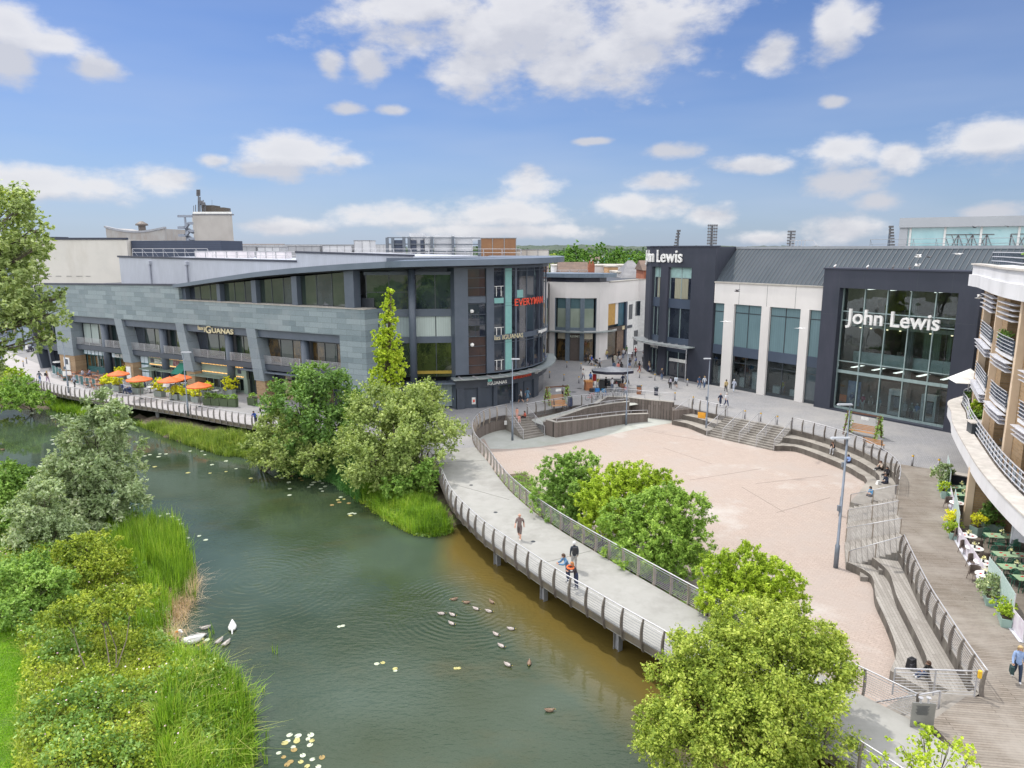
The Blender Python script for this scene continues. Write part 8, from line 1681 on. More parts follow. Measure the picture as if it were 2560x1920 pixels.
def flyer(px,py,Y,ws,m,label,a=0.,up=.3,cat='gull'):
 x,z=ZY(px,py,Y); r=thing('flying_bird',label,cat,(x,Y,z),a,'birds flying past the department store'); mb=MB(); mb.tube([(0,-.26,0),(0,-.1,.0),(0,.12,0),(0,.3,0)],[.02,.075,.07,.015],7); q=mb.build('body',m); q.parent=r
 for sd in (-1,1):
  w_=MB(); w_.add([(sd*.05,-.1,.03),(sd*ws*.5,-.16,up*ws*.5),(sd*ws,0.05,up*ws*.35),(sd*ws*.5,.05,up*ws*.5),(sd*.05,.1,.03),(sd*ws*.5,-.05,up*ws*.5+.02)],[(0,1,5),(5,1,2),(5,2,3),(0,5,3,4)] ); q=w_.build('wing',m); q.parent=r
m_gull=mat('gull white',(.7,.7,.7)); m_pg=mat('pigeon grey',(.08,.08,.09))
for px,py,Y_,ws,m,l,a,u_ in ((2296,642,60,.4,m_gull,'white gull flying steeply in front of the zinc roof',.6,.9),(2293,664,58,.35,m_gull,'second pale gull just below the steep one',1.9,.8),(2322,642,60,.33,m_pg,'dark pigeon gliding right of the two gulls',.2,.3),(2396,635,58,.7,m_gull,'white gull with spread wings at the right of the zinc roof',.3,.15),(1843,728,70,.7,m_pg,'grey gull flying in front of the pale stone wall',.9,.5),(2001,821,62,.6,m_gull,'gull flying in front of the second stone pier',.2,.1),(1815,804,64,.6,m_gull,'gull flying in front of the first stone pier',.2,.1),(2437,568,80,.8,m_pg,'dark bird high in front of the upper glass block',.2,.3),(2520,566,85,.8,m_pg,'dark bird highest at the right of the upper glass block',-.3,.4),(2447,745,60,.9,m_gull,'thin winged gull before the plum frame',1.2,.6)): flyer(px,py,Y_,ws,m,l,a,u_)
for u_,l in ((16.9,'pale gull perched at the left of the portal coping'),(20.6,'pale gull perched on the portal coping near the middle'),(23.3,'dark pigeon perched on the portal coping'),(25.0,'second dark pigeon perched on the portal coping')):
 p=J.P(u_,16.02,-.7); r=thing('perched_bird',l,'gull' if 'gull' in l else 'pigeon',p,.5); mb=MB(); mb.tube([(-.22,0,.12),(-.05,0,.2),(.1,0,.26),(.16,0,.36)],[.02,.09,.08,.05],8); q=mb.build('body',m_gull if 'gull' in l else m_pg); q.parent=r; mb=MB(); mb.tube([(.17,0,.36),(.27,0,.35)],[.02,.008],5); q=mb.build('beak',m_bill); q.parent=r; mb=MB(); mb.tube([(0,.03,.12),(0,.03,0)],.01,4); mb.tube([(0,-.03,.12),(0,-.03,0)],.01,4); q=mb.build('legs',m_bill); q.parent=r
m_skin=mat('skin',(.50,.30,.21),(.45,.26,.18),rough=.5,scale=5.); m_skd=mat('skin brown',(.19,.10,.065),rough=.5)
POSES={}
def pose(kind):
 J_={'pel':(0,0,.93),'bel':(0,.0,1.08),'che':(0,0,1.3),'neb':(0,0,1.46),'ne2':(0,.015,1.53),'hea':(0,.03,1.63),'top':(0,.025,1.735)}
 def leg(s,hip,kn,an,toe): J_['hi'+s]=hip; J_['kn'+s]=kn; J_['an'+s]=an; J_['to'+s]=toe
 def arm(s,sh,el,wr,ha): J_['sh'+s]=sh; J_['el'+s]=el; J_['wr'+s]=wr; J_['ha'+s]=ha
 for s_,k in (('L',-1),('R',1)):
  leg(s_,(k*.09,0,.9),(k*.10,.02,.5),(k*.11,-.02,.09),(k*.13,.15,.04)); arm(s_,(k*.17,0,1.42),(k*.215,-.02,1.14),(k*.22,.04,.90),(k*.21,.07,.81))
 if kind=='walk':
  leg('L',(-.09,0,.9),(-.09,.20,.52),(-.09,.30,.13),(-.09,.45,.12)); leg('R',(.09,0,.9),(.09,-.05,.50),(.10,-.34,.17),(.10,-.24,.05))
  arm('L',(-.17,0,1.42),(-.23,-.14,1.17),(-.25,-.16,.93),(-.25,-.13,.85)); arm('R',(.17,0,1.42),(.23,.08,1.15),(.25,.24,.98),(.25,.30,.92))
 if kind=='walk2':
  leg('R',(.09,0,.9),(.09,.16,.52),(.09,.20,.10),(.09,.36,.08)); leg('L',(-.09,0,.9),(-.09,-.02,.50),(-.10,-.22,.12),(-.10,-.10,.04))
  arm('L',(-.17,0,1.42),(-.22,.05,1.14),(-.20,.26,1.10),(-.18,.33,1.12)); arm('R',(.17,0,1.42),(.24,-.08,1.15),(.25,-.06,.90),(.25,-.02,.82))
 if kind=='push':
  leg('R',(.09,0,.9),(.09,.14,.52),(.09,.14,.10),(.09,.30,.06)); leg('L',(-.09,0,.9),(-.09,-.06,.50),(-.10,-.26,.12),(-.10,-.14,.04))
  for s_,k in (('L',-1),('R',1)): arm(s_,(k*.17,0,1.42),(k*.24,.08,1.16),(k*.20,.34,1.08),(k*.19,.42,1.07))
 if kind=='lean':
  J_.update(pel=(0,-.1,.93),bel=(0,-.06,1.08),che=(0,.02,1.28),neb=(0,.09,1.43),ne2=(0,.12,1.49),hea=(0,.17,1.58),top=(0,.18,1.68))
  for s_,k in (('L',-1),('R',1)): leg(s_,(k*.09,-.12,.9),(k*.10,-.12,.5),(k*.11,-.18,.09),(k*.13,-.02,.04)); arm(s_,(k*.17,.06,1.40),(k*.22,.22,1.18),(k*.10,.44,1.20),(k*.04,.5,1.22))
 if kind in ('sit','sit2','hunch'):
  dz=-.45
  f={'sit':.0,'sit2':.06,'hunch':.16}[kind]
  J_.update(pel=(0,0,.50),bel=(0,.02+f*.3,.64),che=(0,.04+f*.9,.84),neb=(0,.05+f*1.3,.99),ne2=(0,.07+f*1.5,1.05),hea=(0,.11+f*1.9,1.14),top=(0,.12+f*2.0,1.24))
  for s_,k in (('L',-1),('R',1)):
   leg(s_,(k*.09,.02,.48),(k*.13,.43,.50),(k*.13,.40,.09),(k*.14,.56,.04)); arm(s_,(k*.17,.04+f*1.2,.95),(k*.23,.12+f,.70),(k*.12,.34,.66),(k*.08,.41,.66))
  if kind=='hunch': arm('L',(-.17,.23,.95),(-.17,.40,.66),(-.06,.36,.98),(-.04,.36,1.06))
 if kind=='floor':
  J_.update(pel=(0,0,.12),bel=(0,.0,.26),che=(0,.04,.46),neb=(0,.08,.61),ne2=(0,.10,.67),hea=(0,.15,.75),top=(0,.18,.84))
  leg('L',(-.09,.03,.12),(-.16,.38,.36),(-.12,.62,.07),(-.12,.76,.07)); leg('R',(.09,.03,.12),(.20,.42,.14),(.05,.66,.08),(.0,.78,.06))
  for s_,k in (('L',-1),('R',1)): arm(s_,(k*.17,.07,.57),(k*.22,.18,.34),(k*.10,.36,.34),(k*.06,.42,.36))
 return J_
RAD={'pel':.155,'bel':.145,'che':.17,'neb':.09,'ne2':.058,'hea':.104,'top':.072,'hi':.115,'kn':.078,'an':.052,'to':.045,'sh':.085,'el':.06,'wr':.042,'ha':.045}
BON=[('pel','bel',1),('bel','che',1),('che','neb',1),('neb','ne2',0),('ne2','hea',0),('hea','top',0)]
for s_ in 'LR': BON+=[('pel','hi'+s_,2),('hi'+s_,'kn'+s_,2),('kn'+s_,'an'+s_,5),('an'+s_,'to'+s_,3),('che','sh'+s_,1),('sh'+s_,'el'+s_,1),('el'+s_,'wr'+s_,4),('wr'+s_,'ha'+s_,0)]
PM=[m_skin]*6
def body_mesh(kind,fem=False):
 key=(kind,fem)
 if key in POSES: return POSES[key]
 J_=pose(kind); names=list(J_); me=bpy.data.meshes.new('sk'); me.from_pydata([J_[n] for n in names],[(names.index(a),names.index(b)) for a,b,_ in BON],[])
 o=bpy.data.objects.new('sk',me); COL.objects.link(o); md=o.modifiers.new('s','SKIN'); md.branch_smoothing=.4
 for i,n in enumerate(names):
  r_=RAD.get(n,RAD.get(n[:2],.05)); sx_,sy_=r_,r_
  if n in('pel','bel','che'): sx_,sy_=r_*(.98 if n!='bel' else (.8 if fem else .95)),r_*.78
  if n=='che': sx_=r_*(.95 if fem else 1.08)
  me.skin_vertices[0].data[i].radius=(sx_,sy_)
 for i in range(len(names)): me.skin_vertices[0].data[i].use_root=(names[i]=='pel')
 sb=o.modifiers.new('u','SUBSURF'); sb.levels=1; sb.render_levels=1
 dg=bpy.context.evaluated_depsgraph_get(); m2=bpy.data.meshes.new_from_object(o.evaluated_get(dg)); bpy.data.objects.remove(o)
 V=[tuple(v.co) for v in m2.vertices]; F=[tuple(p.vertices) for p in m2.polygons]; MI=[]
 seg=[(np.array(J_[a]),np.array(J_[b]),k,.5*(RAD.get(a,RAD.get(a[:2],.05))+RAD.get(b,RAD.get(b[:2],.05)))) for a,b,k in BON]
 for f in F:
  c=np.mean([V[i] for i in f],axis=0); best=9
  for a,b,k,r_ in seg:
   t=np.clip(np.dot(c-a,b-a)/np.dot(b-a,b-a),0,1); d=np.linalg.norm(c-a-(b-a)*t)-r_
   if d<best: best=d; bk=k
  MI.append(bk)
 bpy.data.meshes.remove(m2)
 mb=MB(); mb.v=V; mb.f=F; mb.m=MI
 mb.c=0
 for s_,k in (('L',-1),('R',1)):
  w_=Vector(J_['wr'+s_]); h=Vector(J_['ha'+s_]); d=(h-w_).normalized(); sd=d.cross(Vector((0,0,1))); sd=sd.normalized() if sd.length>.2 else Vector((0,1,0));
  n_=sd.cross(d)
  for q,ln in enumerate((.062,.075,.07,.055)):
   b=h+sd*(.022*(q-1.5)); mb.tube([b,b+d*ln*.55,b+d*ln*.85+n_*.02],[.011,.010,.007],5)
  b=h-d*.045+sd*-.032; mb.tube([b,b+sd*-.025+d*.03,b+sd*-.025+d*.06],[.013,.011,.008],5)
 hd=Vector(J_['hea']); nk=Vector(J_['ne2']); fw=Vector((0,1,0)); mb.tube([hd+fw*.085+Vector((0,0,.01)),hd+fw*.122+Vector((0,0,-.025)),hd+fw*.09+Vector((0,0,-.035))],[.008,.015,.008],5)
 for k in (-1,1): mb.tube([hd+Vector((k*.088,-.01,.02)),hd+Vector((k*.1,-.01,-.01)),hd+Vector((k*.088,-.01,-.035))],[.01,.018,.01],5)
 POSES[key]=(mb,J_); return POSES[key]
m_eye=mat('eye dark',(.03,.02,.02)); m_lip=mat('lips',(.4,.12,.1))
HAIR={'brown':(.07,.035,.02),'black':(.015,.012,.012),'blond':(.5,.36,.17),'grey':(.4,.39,.38),'white':(.68,.66,.62),'ginger':(.45,.17,.05),'bald':None,'cap':(.62,.62,.62),'navycap':(.03,.04,.12)}
CLM={}
def cm(c):
 k='cloth %.2f %.2f %.2f'%c; return mat(k,c,tuple(v*.75 for v in c),rough=.85,scale=9.)
CACHE={}
def person(label,x,y,z,a,kind='stand',shirt=(.5,.5,.5),legs=(.05,.06,.1),hair='brown',shorts=False,sleeve=False,shoes=(.6,.6,.6),fem=False,h=1.73,skin=None,bag=None,bagc=(.03,.03,.035),long=False,dress=False,group=None):
 r=thing('person',label,'person',(x,y,z),a-PI/2,group); mb,J_=body_mesh(kind,fem); sk=skin or m_skin
 mats=[sk,cm(shirt),cm(legs),cm(shoes),cm(shirt) if sleeve else sk,sk if shorts else cm(legs)]
 if (kind,fem) not in CACHE: o=mb.build('body',mats,None,True); CACHE[(kind,fem)]=o.data; o.parent=r
 else:
  o=bpy.data.objects.new('body',CACHE[(kind,fem)]); COL.objects.link(o); o.parent=r
 for i,m in enumerate(mats): o.material_slots[i].link='OBJECT'; o.material_slots[i].material=m
 r.scale=(h/1.8,)*3
 hd=Vector(J_['hea']); hc=HAIR[hair]
 t=MB()
 def cap_(rr,zl,fr):
  V=[];F=[];n=12;rg=[(zl,1.0),(-.02,1.08),(.05,1.02),(.10,.75),(.135,.3)]
  for zz,k in rg:
   for q in range(n):
    th=2*PI*q/n; yy=math.sin(th); xx=math.cos(th); lim=fr if zz<.04 else .9; V.append((hd.x+xx*rr*k,hd.y-.012+max(-1,min(yy,lim))*rr*k*1.05,hd.z+zz))
  for i in range(4):
   for q in range(n): p_=i*n+q; q2=i*n+(q+1)%n; F.append((p_,q2,q2+n,p_+n))
  F.append(tuple(4*n+q for q in range(n))); t.add(V,F)
 if hc:
  cap_(.108,-.16 if long else -.05,-.05 if long else .1)
  if hair in('cap','navycap'): t.hexa([(hd.x-.07,hd.y+.08,hd.z+.05),(hd.x+.07,hd.y+.08,hd.z+.05),(hd.x+.06,hd.y+.19,hd.z+.035),(hd.x-.06,hd.y+.19,hd.z+.035),(hd.x-.07,hd.y+.08,hd.z+.065),(hd.x+.07,hd.y+.08,hd.z+.065),(hd.x+.06,hd.y+.19,hd.z+.045),(hd.x-.06,hd.y+.19,hd.z+.045)])
  q=t.build('hair' if 'cap' not in hair else 'cap',mat('hair '+hair,hc,tuple(v*.7 for v in hc),rough=.7,scale=20),None,True); q.parent=r
 e=MB()
 for k in (-1,1): e.lathe((hd.x+k*.034,hd.y+.092,hd.z+.012),[(.001,-.008),(.011,0),(.001,.008)],6)
 q=e.build('eyes',m_eye); q.parent=r
 e=MB(); e.lathe((hd.x,hd.y+.092,hd.z-.055),[(.002,-.006),(.022,0),(.002,.006)],8,1,.5); q=e.build('mouth',m_lip); q.parent=r
 if dress:
  d=MB(); p=J_['pel']; d.lathe((p[0],p[1],0),[(.24,.5),(.2,.75),(.165,.98),(.15,1.08)],12,1.,.85); q=d.build('skirt',cm(legs),None,True); q.parent=r
 ch=Vector(J_['che'])
 if bag=='back':
  d=MB(); d.ob(ch.x,ch.y-.24,ch.z-.22,ch.z+.18,.3,.18,0,.8,.8); q=d.build('rucksack',cm(bagc)); q.parent=r
 if bag=='hand':
  w_=Vector(J_['haR']); d=MB(); d.ob(w_.x+.02,w_.y,w_.z-.42,w_.z-.08,.14,.36,0,1,.85); d.tube([w_+Vector((0,.1,-.1)),w_+Vector((0,0,.01)),w_+Vector((0,-.1,-.1))],.01,4); q=d.build('handbag',cm(bagc)); q.parent=r
 if bag=='cross':
  d=MB(); d.bar((ch.x-.15,ch.y-.13,ch.z+.1),(ch.x+.17,ch.y-.12,ch.z-.3),.03); d.ob(ch.x+.2,ch.y-.06,ch.z-.45,ch.z-.25,.08,.22); q=d.build('shoulder_bag',cm(bagc)); q.parent=r
 return r
def P_px(label,px,py,ang,kind='stand',z=0.,**k):
 x,y=G(px,py,z); return person(label,x,y,z,R(ang),kind,**k)
ko=lambda x,y:(1420+x/7.9,880+y/7.9); k4=lambda x,y:(1300+x/3.456,560+y/3.456); kc=lambda x,y:(1120+x/7.9,840+y/7.9)
BK=(.02,.02,.025); WH=(.68,.68,.70); NV=(.03,.05,.13); JE=(.09,.14,.25)
P_px('person in dark clothes at the corner shop door',*ko(350,215),-60,shirt=BK,legs=BK,sleeve=True,hair='black')
P_px('person in grey top and black trousers beside the blue shirted one with the pushchair',*ko(432,265),-20,'walk',shirt=(.3,.3,.32),legs=BK,hair='blond')
P_px('person in a bright blue shirt and white shorts pushing the black pushchair',*ko(465,273),0,'push',shirt=(.03,.12,.6),legs=WH,shorts=True,hair='grey')
P_px('person in black top near the shop window with arm bent',*ko(885,240),-90,'walk2',shirt=BK,legs=BK,hair='black',fem=True,long=True)
P_px('person in a cream outfit behind the denim coated one',*ko(925,245),80,shirt=(.6,.56,.46),legs=(.6,.56,.46),sleeve=True,hair='brown',fem=True)
P_px('person in a white top and dark trousers behind the person in pink',*ko(1022,250),-85,'walk',shirt=WH,legs=(.15,.12,.12),hair='black')
P_px('person in dark top carrying an orange bag in the shopping street',*ko(1000,150),90,shirt=BK,legs=BK,hair='brown',bag='hand',bagc=(.7,.25,.05))
P_px('person in black and white top with blue shorts by the shopping street',*ko(1215,330),90,'walk',shirt=(.06,.06,.07),legs=(.12,.2,.4),shorts=True,hair='black')
P_px('person in a maroon top and tan trousers walking into the shopping street',*ko(1275,200),90,'walk',shirt=(.08,.02,.03),legs=(.42,.28,.2),hair='black',sleeve=True)
P_px('person in a white top and black trousers left of the store tower',*ko(1480,205),-90,'walk2',shirt=WH,legs=BK,hair='brown',sleeve=True)
P_px('person striding in rust red trousers and a black top',*ko(1405,400),10,'walk',shirt=BK,legs=(.33,.06,.03),hair='brown',fem=True)
P_px('person in a beige top and dark skirt at the store entrance',*ko(1598,400),30,'walk2',shirt=(.55,.42,.3),legs=NV,hair='blond',fem=True,dress=True,bag='hand',bagc=WH)
P_px('person in a blue grey coat carrying a bag at the store entrance',*ko(1690,400),20,'walk',shirt=(.12,.17,.26),legs=(.12,.17,.26),sleeve=True,hair='white',bag='hand',bagc=(.1,.15,.25))
P_px('person in a blue shirt and black trousers standing left of the coffee cart',*ko(442,635),60,'walk2',shirt=(.13,.25,.58),legs=BK,hair='black',bag='hand',bagc=(.55,.45,.42))
P_px('person in a dark denim coat behind the coffee cart canopy',*ko(905,400),80,shirt=(.08,.12,.2),legs=(.08,.12,.2),sleeve=True,hair='black')
P_px('person in a salmon pink top and black skirt behind the cart canopy',*ko(990,415),90,shirt=(.75,.28,.24),legs=BK,hair='brown',fem=True,long=True)
P_px('person in a long black coat with a bag right of the person in pink',*ko(1050,415),75,'walk2',shirt=BK,legs=BK,sleeve=True,hair='black',bag='back')
P_px('person in navy walking at the right side of the coffee cart',*ko(1080,680),-120,'walk',shirt=NV,legs=BK,sleeve=True,hair='brown')
P_px('person in white and black striding past the lamp post by the cart',*ko(1165,655),-40,'walk',shirt=(.25,.26,.32),legs=BK,hair='black',sleeve=True,bag='cross',bagc=WH)
P_px('person in a white T-shirt and jeans serving at the coffee cart',*ko(868,755),90,shirt=WH,legs=(.16,.2,.3),hair='black')
P_px('person in black bending by the goods of the coffee cart',*ko(745,740),40,shirt=BK,legs=BK,sleeve=True,hair='black')
P_px('person in red and black seated on the right side of the coffee cart',*ko(960,740),150,'sit',shirt=(.35,.1,.1),legs=(.3,.3,.3),hair='brown')
P_px('person in black with a white rucksack walking on the plaza',*ko(2018,738),80,'walk',shirt=BK,legs=BK,sleeve=True,hair='black',bag='back',bagc=(.45,.42,.5))
P_px('person in a white top and black shorts beside the rucksack walker',*ko(2130,705),85,'walk',shirt=(.62,.68,.75),legs=BK,shorts=True,sleeve=True,hair='black',long=True,fem=True)
P_px('person in a black gilet over a blue top before the tower pier',*k4(1546,1422),-90,'walk',shirt=(.04,.08,.16),legs=JE,hair='brown')
P_px('person in a pale top and jeans walking before the first shop window',*k4(1591,1422),-90,'walk2',shirt=(.6,.64,.7),legs=JE,sleeve=True,hair='blond',fem=True)
P_px('person in a mustard top and black trousers by the shop window',*k4(1778,1455),85,'walk',shirt=(.55,.42,.2),legs=BK,hair='black',sleeve=True)
P_px('person all in pale blue white walking by the shop window',*k4(1846,1452),90,'walk2',shirt=(.58,.63,.75),legs=(.6,.65,.75),sleeve=True,hair='white',fem=True)
P_px('person in navy T-shirt and dark trousers above the wide steps',*k4(1728,1582),-80,'walk2',shirt=(.02,.03,.07),legs=(.03,.04,.08),hair='bald')
P_px('person with white hair in a white top beside the navy dressed one',*k4(1780,1580),-70,'walk',shirt=WH,legs=NV,hair='white',fem=True)
P_px('person in a grey top and black shorts under the cinema canopy',*kc(1440,1325),170,'walk',shirt=(.48,.48,.46),legs=BK,shorts=True,hair='brown',sleeve=True)
P_px('person in a blue denim dress walking under the cinema canopy',*kc(1570,1300),60,'walk',shirt=(.12,.22,.32),legs=(.12,.22,.32),shorts=True,dress=True,hair='brown',fem=True)
P_px('person in a grey top and black trousers behind the first swing bench',900+1752/3.456,560+1505/3.456,-150,'stand',shirt=(.35,.35,.36),legs=BK,hair='black',fem=True,long=True)
for i,(a_,b_,an,c_,l_,lab) in enumerate(((1330,90,95,(.5,.1,.1),BK,'in a red top deep in the shopping street'),(1150,60,-85,(.1,.2,.1),BK,'in dark green deep in the shopping street'),(1090,130,80,WH,JE,'in a white top and jeans entering the shopping street'),(760,150,-90,(.6,.5,.2),JE,'in a yellow top by the jeweller window'),(680,120,10,BK,JE,'in black before the pale shop wall'),(1500,120,-90,(.3,.3,.35),BK,'in grey by the tower at the street mouth'),(1340,300,170,(.1,.15,.4),(.3,.28,.2),'in a blue top crossing before the store tower'),(620,330,20,(.45,.45,.5),BK,'in pale grey walking between two bollards'),(1850,560,-100,(.05,.05,.06),JE,'in black and jeans walking below the store tower'),(300,560,-60,(.6,.6,.58),(.2,.2,.25),'in off white near the cinema bollards'))): P_px('person '+lab,*ko(a_,b_),an,'walk' if i%2 else 'walk2',shirt=c_,legs=l_,hair=('brown','black','blond')[i%3],sleeve=i%2==0)
x,y=.55,74.9; person('small child with a blue cap standing at the head of the left steps',x,y,0,R(-90),'stand',shirt=(.7,.35,.25),legs=(.75,.4,.35),hair='navycap',h=1.15)
x,y=.75,74.2; person('child in pink sitting on the left arena steps',x,y,-.35,R(-80),'sit',shirt=(.75,.35,.3),legs=(.7,.45,.4),hair='brown',h=1.2)
x,y=1.5,75.; person('person in red kneeling beside the children at the left steps',x,y,-.1,R(190),'floor',shirt=(.5,.1,.06),legs=BK,hair='black')
x,y=G(1299,1349,0); person('bald person in a tan T-shirt and shorts walking on the pale walkway',x,y,0,R(-100),'walk',shirt=(.20,.145,.135),legs=(.145,.11,.105),hair='bald',shorts=True,skin=mat('ruddy skin',(.60,.33,.24),rough=.5),shoes=(.65,.62,.6),h=1.8)
person('person in a white cap and navy top with a black rucksack on the walkway',3.55,37.7,0,R(95),'stand',shirt=(.03,.04,.06),legs=(.35,.34,.33),hair='cap',sleeve=True,bag='back',h=1.76)
plaid=mat('cloth 0.11 0.11 0.11',(.03,.10,.24),(.16,.30,.45),rough=.85,scale=26.)
person('bearded person in sunglasses and a blue checked shirt leaning on the walkway rail',2.95,36.0,0,R(200),'lean',shirt=(.11,.11,.11),legs=(.04,.055,.11),hair='brown',sleeve=True,h=1.86)
person('person with ginger hair and an orange collared dark jacket leaning on the walkway rail',3.35,35.35,0,R(205),'lean',shirt=(.05,.04,.05),legs=(.03,.04,.09),hair='ginger',long=True,sleeve=True,fem=True,h=1.68)
o=MB(); o.tube([(3.15+.2*math.cos(t),35.27+.16*math.sin(t),1.30+.03*math.sin(t)) for t in np.linspace(0,2*PI,13)],.05,6); o=o.build('orange_scarf',mat('orange cloth',(.85,.16,.03))); tag(o,'bright orange collar scarf of the ginger haired person at the rail','scarf')
P_px('blond person in a denim jacket and navy trousers carrying a green bag on the boardwalk',1920+2140/3.456,1440+905/3.456,-115,'walk',shirt=(.26,.36,.58),legs=(.02,.035,.07),hair='blond',long=True,sleeve=True,fem=True,bag='hand',bagc=(.02,.05,.05),shoes=WH,h=1.68)
def seat(label,px,py,z,ang,kind='sit',crop_=cB,dz=-.42,**k): x,y=crop_(px,py,z); return person(label,x,y,z+dz,R(ang),kind,**k)
seat('person in a black T-shirt and pale trousers hunched on the upper terrace step',1675,632,ZA+1.09,-140,'hunch',shirt=BK,legs=(.45,.46,.48),hair='brown',dz=-.42)
seat('person in a light blue shirt and navy trousers sitting on the lower terrace step',1812,748,ZA+.54,-165,'sit2',shirt=(.28,.42,.75),legs=(.03,.035,.07),hair='black',sleeve=True,dz=-.42,skin=m_skd)
seat('person in a beige top sitting cross legged high on the terrace',2085,812,ZA+1.09,190,'floor',shirt=(.55,.46,.38),legs=BK,hair='brown',dz=0.,fem=True)
seat('person in black sitting below the rail posts on the terrace',2140,865,ZA+1.09,200,'floor',shirt=BK,legs=BK,hair='black',sleeve=True,dz=0.)
seat('person in a navy jacket hunched over a laptop on the terrace',2135,925,ZA+1.09,190,'sit2',shirt=(.02,.03,.06),legs=(.03,.03,.05),hair='brown',sleeve=True,dz=-.42)
seat('person in a turquoise shirt and shorts sitting by the boardwalk steps',2005,1035,ZA+.54,190,'sit2',shirt=(.03,.30,.62),legs=(.06,.06,.07),hair='black',shorts=True,dz=-.42)
seat('person in black with green headphones sitting on the lower terrace',1400,880,ZA+.54,175,'floor',cD,dz=.0,shirt=(.02,.02,.02),legs=(.04,.06,.12),hair='brown',sleeve=True)
x,y=cD(1235,790,ZA+.54); r=thing('rucksack','large black rucksack standing on the lower terrace step','rucksack',(x,y,ZA+.54)); MB().ob(x,y,ZA+.54,ZA+1.0,.42,.3,.5,.8,.8).build('bag',cm(BK),r); MB().ob(x-.05,y-.17,ZA+.6,ZA+.82,.3,.08,.5).build('front_pocket',cm((.05,.05,.055)),r); mb=MB(); mb.tube([(x-.1,y,ZA+1.0),(x,y,ZA+1.06),(x+.1,y,ZA+1.0)],.015,5); mb.build('handle',cm(BK),r)
x,y=cB(1690,690,ZA+.54); r=thing('rucksack','black rucksack at the feet of the person in pale trousers','rucksack',(x,y,ZA+.54)); MB().ob(x,y,ZA+.54,ZA+.95,.4,.3,.3,.7,.7).build('bag',cm(BK),r); MB().ob(x,y-.17,ZA+.58,ZA+.76,.26,.07,.3).build('front_pocket',cm((.05,.05,.055)),r)
x,y=cB(2058,935,ZA+1.09); o=MB().ob(x,y,ZA+1.09,ZA+1.4,.35,.25,.3,.6,.6).build('carrier_bag',m_white); tag(o,'white carrier bag beside the person with the laptop','bag')
q60=lambda x,y:(60+x/7.9,780+y/7.9); q32=lambda x,y:(320+x/7.9,820+y/7.9)
P_px('person in a grey T-shirt and jeans walking away at the far left of the promenade',*q60(320,1400),100,'walk',shirt=(.12,.13,.16),legs=(.1,.2,.42),hair='black')
P_px('blond person with a large black bag at the far left of the promenade',*q60(470,1400),80,'walk2',shirt=(.5,.35,.3),legs=(.4,.3,.45),hair='blond',long=True,fem=True,bag='back',bagc=BK)
P_px('person in a pale shirt and black trousers with a cross body bag on the promenade',*q60(1005,1500),95,'walk',shirt=(.5,.55,.66),legs=BK,hair='grey',bag='cross')
P_px('small child in navy on the promenade by the rail',*q60(1600,1650),80,'walk2',shirt=(.04,.06,.17),legs=(.03,.04,.12),hair='black',sleeve=True,h=1.2)
P_px('person in white with a dark bag pushing the navy pushchair on the promenade',*q60(1995,1650),60,'push',shirt=(.58,.6,.7),legs=(.03,.05,.1),hair='grey',bag='back',bagc=NV)
x,y=G(636,1067,0); person('person in a royal blue jacket leaning on the promenade rail beside the maple',x,y+.3,0,R(-110),'lean',shirt=(.03,.08,.35),legs=BK,hair='black',sleeve=True)
for px,py,lab,sh_,hr in ((1160,1290,'diner in a white top at a wooden table behind the teal screens',(.62,.6,.64),'brown'),(1320,1290,'diner in a lilac top facing the diner in white',(.42,.4,.6),'black')): x,y=G(*q60(px,py),0); person(lab,x,y,0,R(0 if px<1200 else 180),'sit',shirt=sh_,legs=JE,hair=hr,sleeve=True)
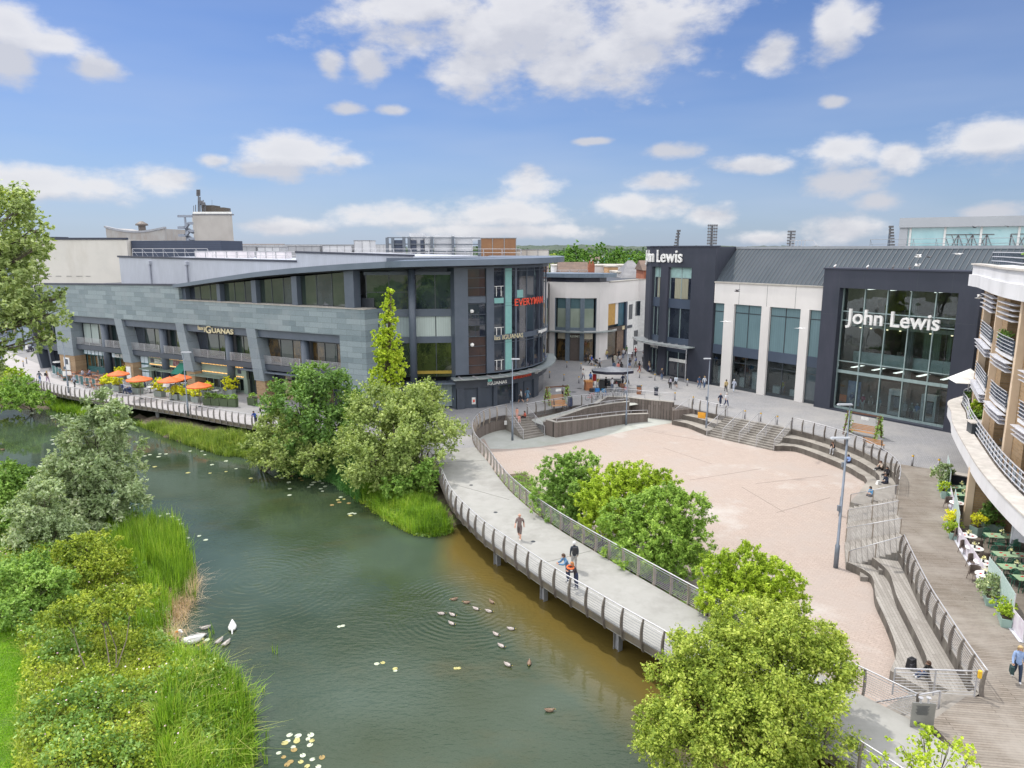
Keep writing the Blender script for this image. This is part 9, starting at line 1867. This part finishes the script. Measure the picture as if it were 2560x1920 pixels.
for px,py,lab,sh_,hr,a in ((110,1180,'diner in pale blue under the second parasol',(.3,.45,.65),'blond',0),(350,1230,'diner in navy right of the second parasol',NV,'black',190),(600,1140,'diner with grey hair between the second and third parasols',(.4,.4,.42),'grey',-30),(740,1160,'diner in a navy cap under the third parasol',NV,'navycap',200),(960,1170,'standing waiter in black behind the third parasol',BK,'black',-90),(1100,1120,'diner in white and black beside the lamp post',(.5,.5,.52),'brown',180),(150,1190,'diner in turquoise under the second parasol',(.05,.35,.6),'brown',180)):
 x,y=G(*q32(px,py),0); person(lab,x,y,0,R(a),'stand' if 'standing' in lab else 'sit',shirt=sh_,legs=BK,hair=hr,sleeve=True)
for cx_,cy_,lab,hr,sh_ in ((893,1560,'diner with long brown hair and bare arms beside the green hedge boxes','brown',(.5,.3,.24)),(957,1562,'blond diner beside the green hedge boxes','blond',(.15,.15,.16)),(1042,1570,'grey haired diner nearest the dark maple','white',(.4,.38,.4))): x,y=G(400+cx_/3.456,560+cy_/3.456,.9); person(lab,x,y,0,R(180),'sit',shirt=sh_,legs=BK,hair=hr,long=hr=='brown',fem=True)
x,y=G(75,879,0); person('helmeted rider in a white jacket sitting on the dark scooter',x-.05,y-.1,.35,R(-100),'sit',shirt=(.6,.6,.62),legs=BK,hair='cap',sleeve=True)
m_man=mat('mannequin white',(.62,.64,.64),rough=.35)
for i,(u_,tp,lg,l) in enumerate(((20.7,(.35,.06,.12),(.6,.6,.6),'mannequin in a pink top in the big store window'),(21.6,(.35,.3,.26),(.35,.3,.25),'mannequin in a patterned dress in the big store window'),(22.5,(.25,.38,.45),(.5,.52,.5),'mannequin in a pale blue top in the big store window'),(25.3,(.55,.57,.56),(.6,.6,.6),'mannequin in white in the big store window'),(26.0,(.22,.26,.22),(.1,.1,.12),'mannequin in an olive jacket in the big store window'),(26.55,(.16,.27,.45),(.45,.45,.42),'mannequin in a blue top in the big store window'),(19.4,(.12,.16,.3),(.5,.55,.58),'mannequin beside the blue poster in the big store window'),(10.4,(.55,.5,.05),(.3,.3,.3),'mannequin in yellow in the third store window'))):
 p=J.P(u_,.3,.75 if u_>15 else .9); o=person(l,p[0],p[1],.31,math.atan2(-jdx,-jdy) if False else R(-145),'stand',shirt=tp,legs=lg,hair='bald',skin=m_man,fem=True,h=1.85,dress=(i==1)); o.name='mannequin'; o['category']='mannequin'
def rm(o):
 for k in kids(o): rm(k)
 bpy.data.objects.remove(o)
for o in DEL: rm(o)
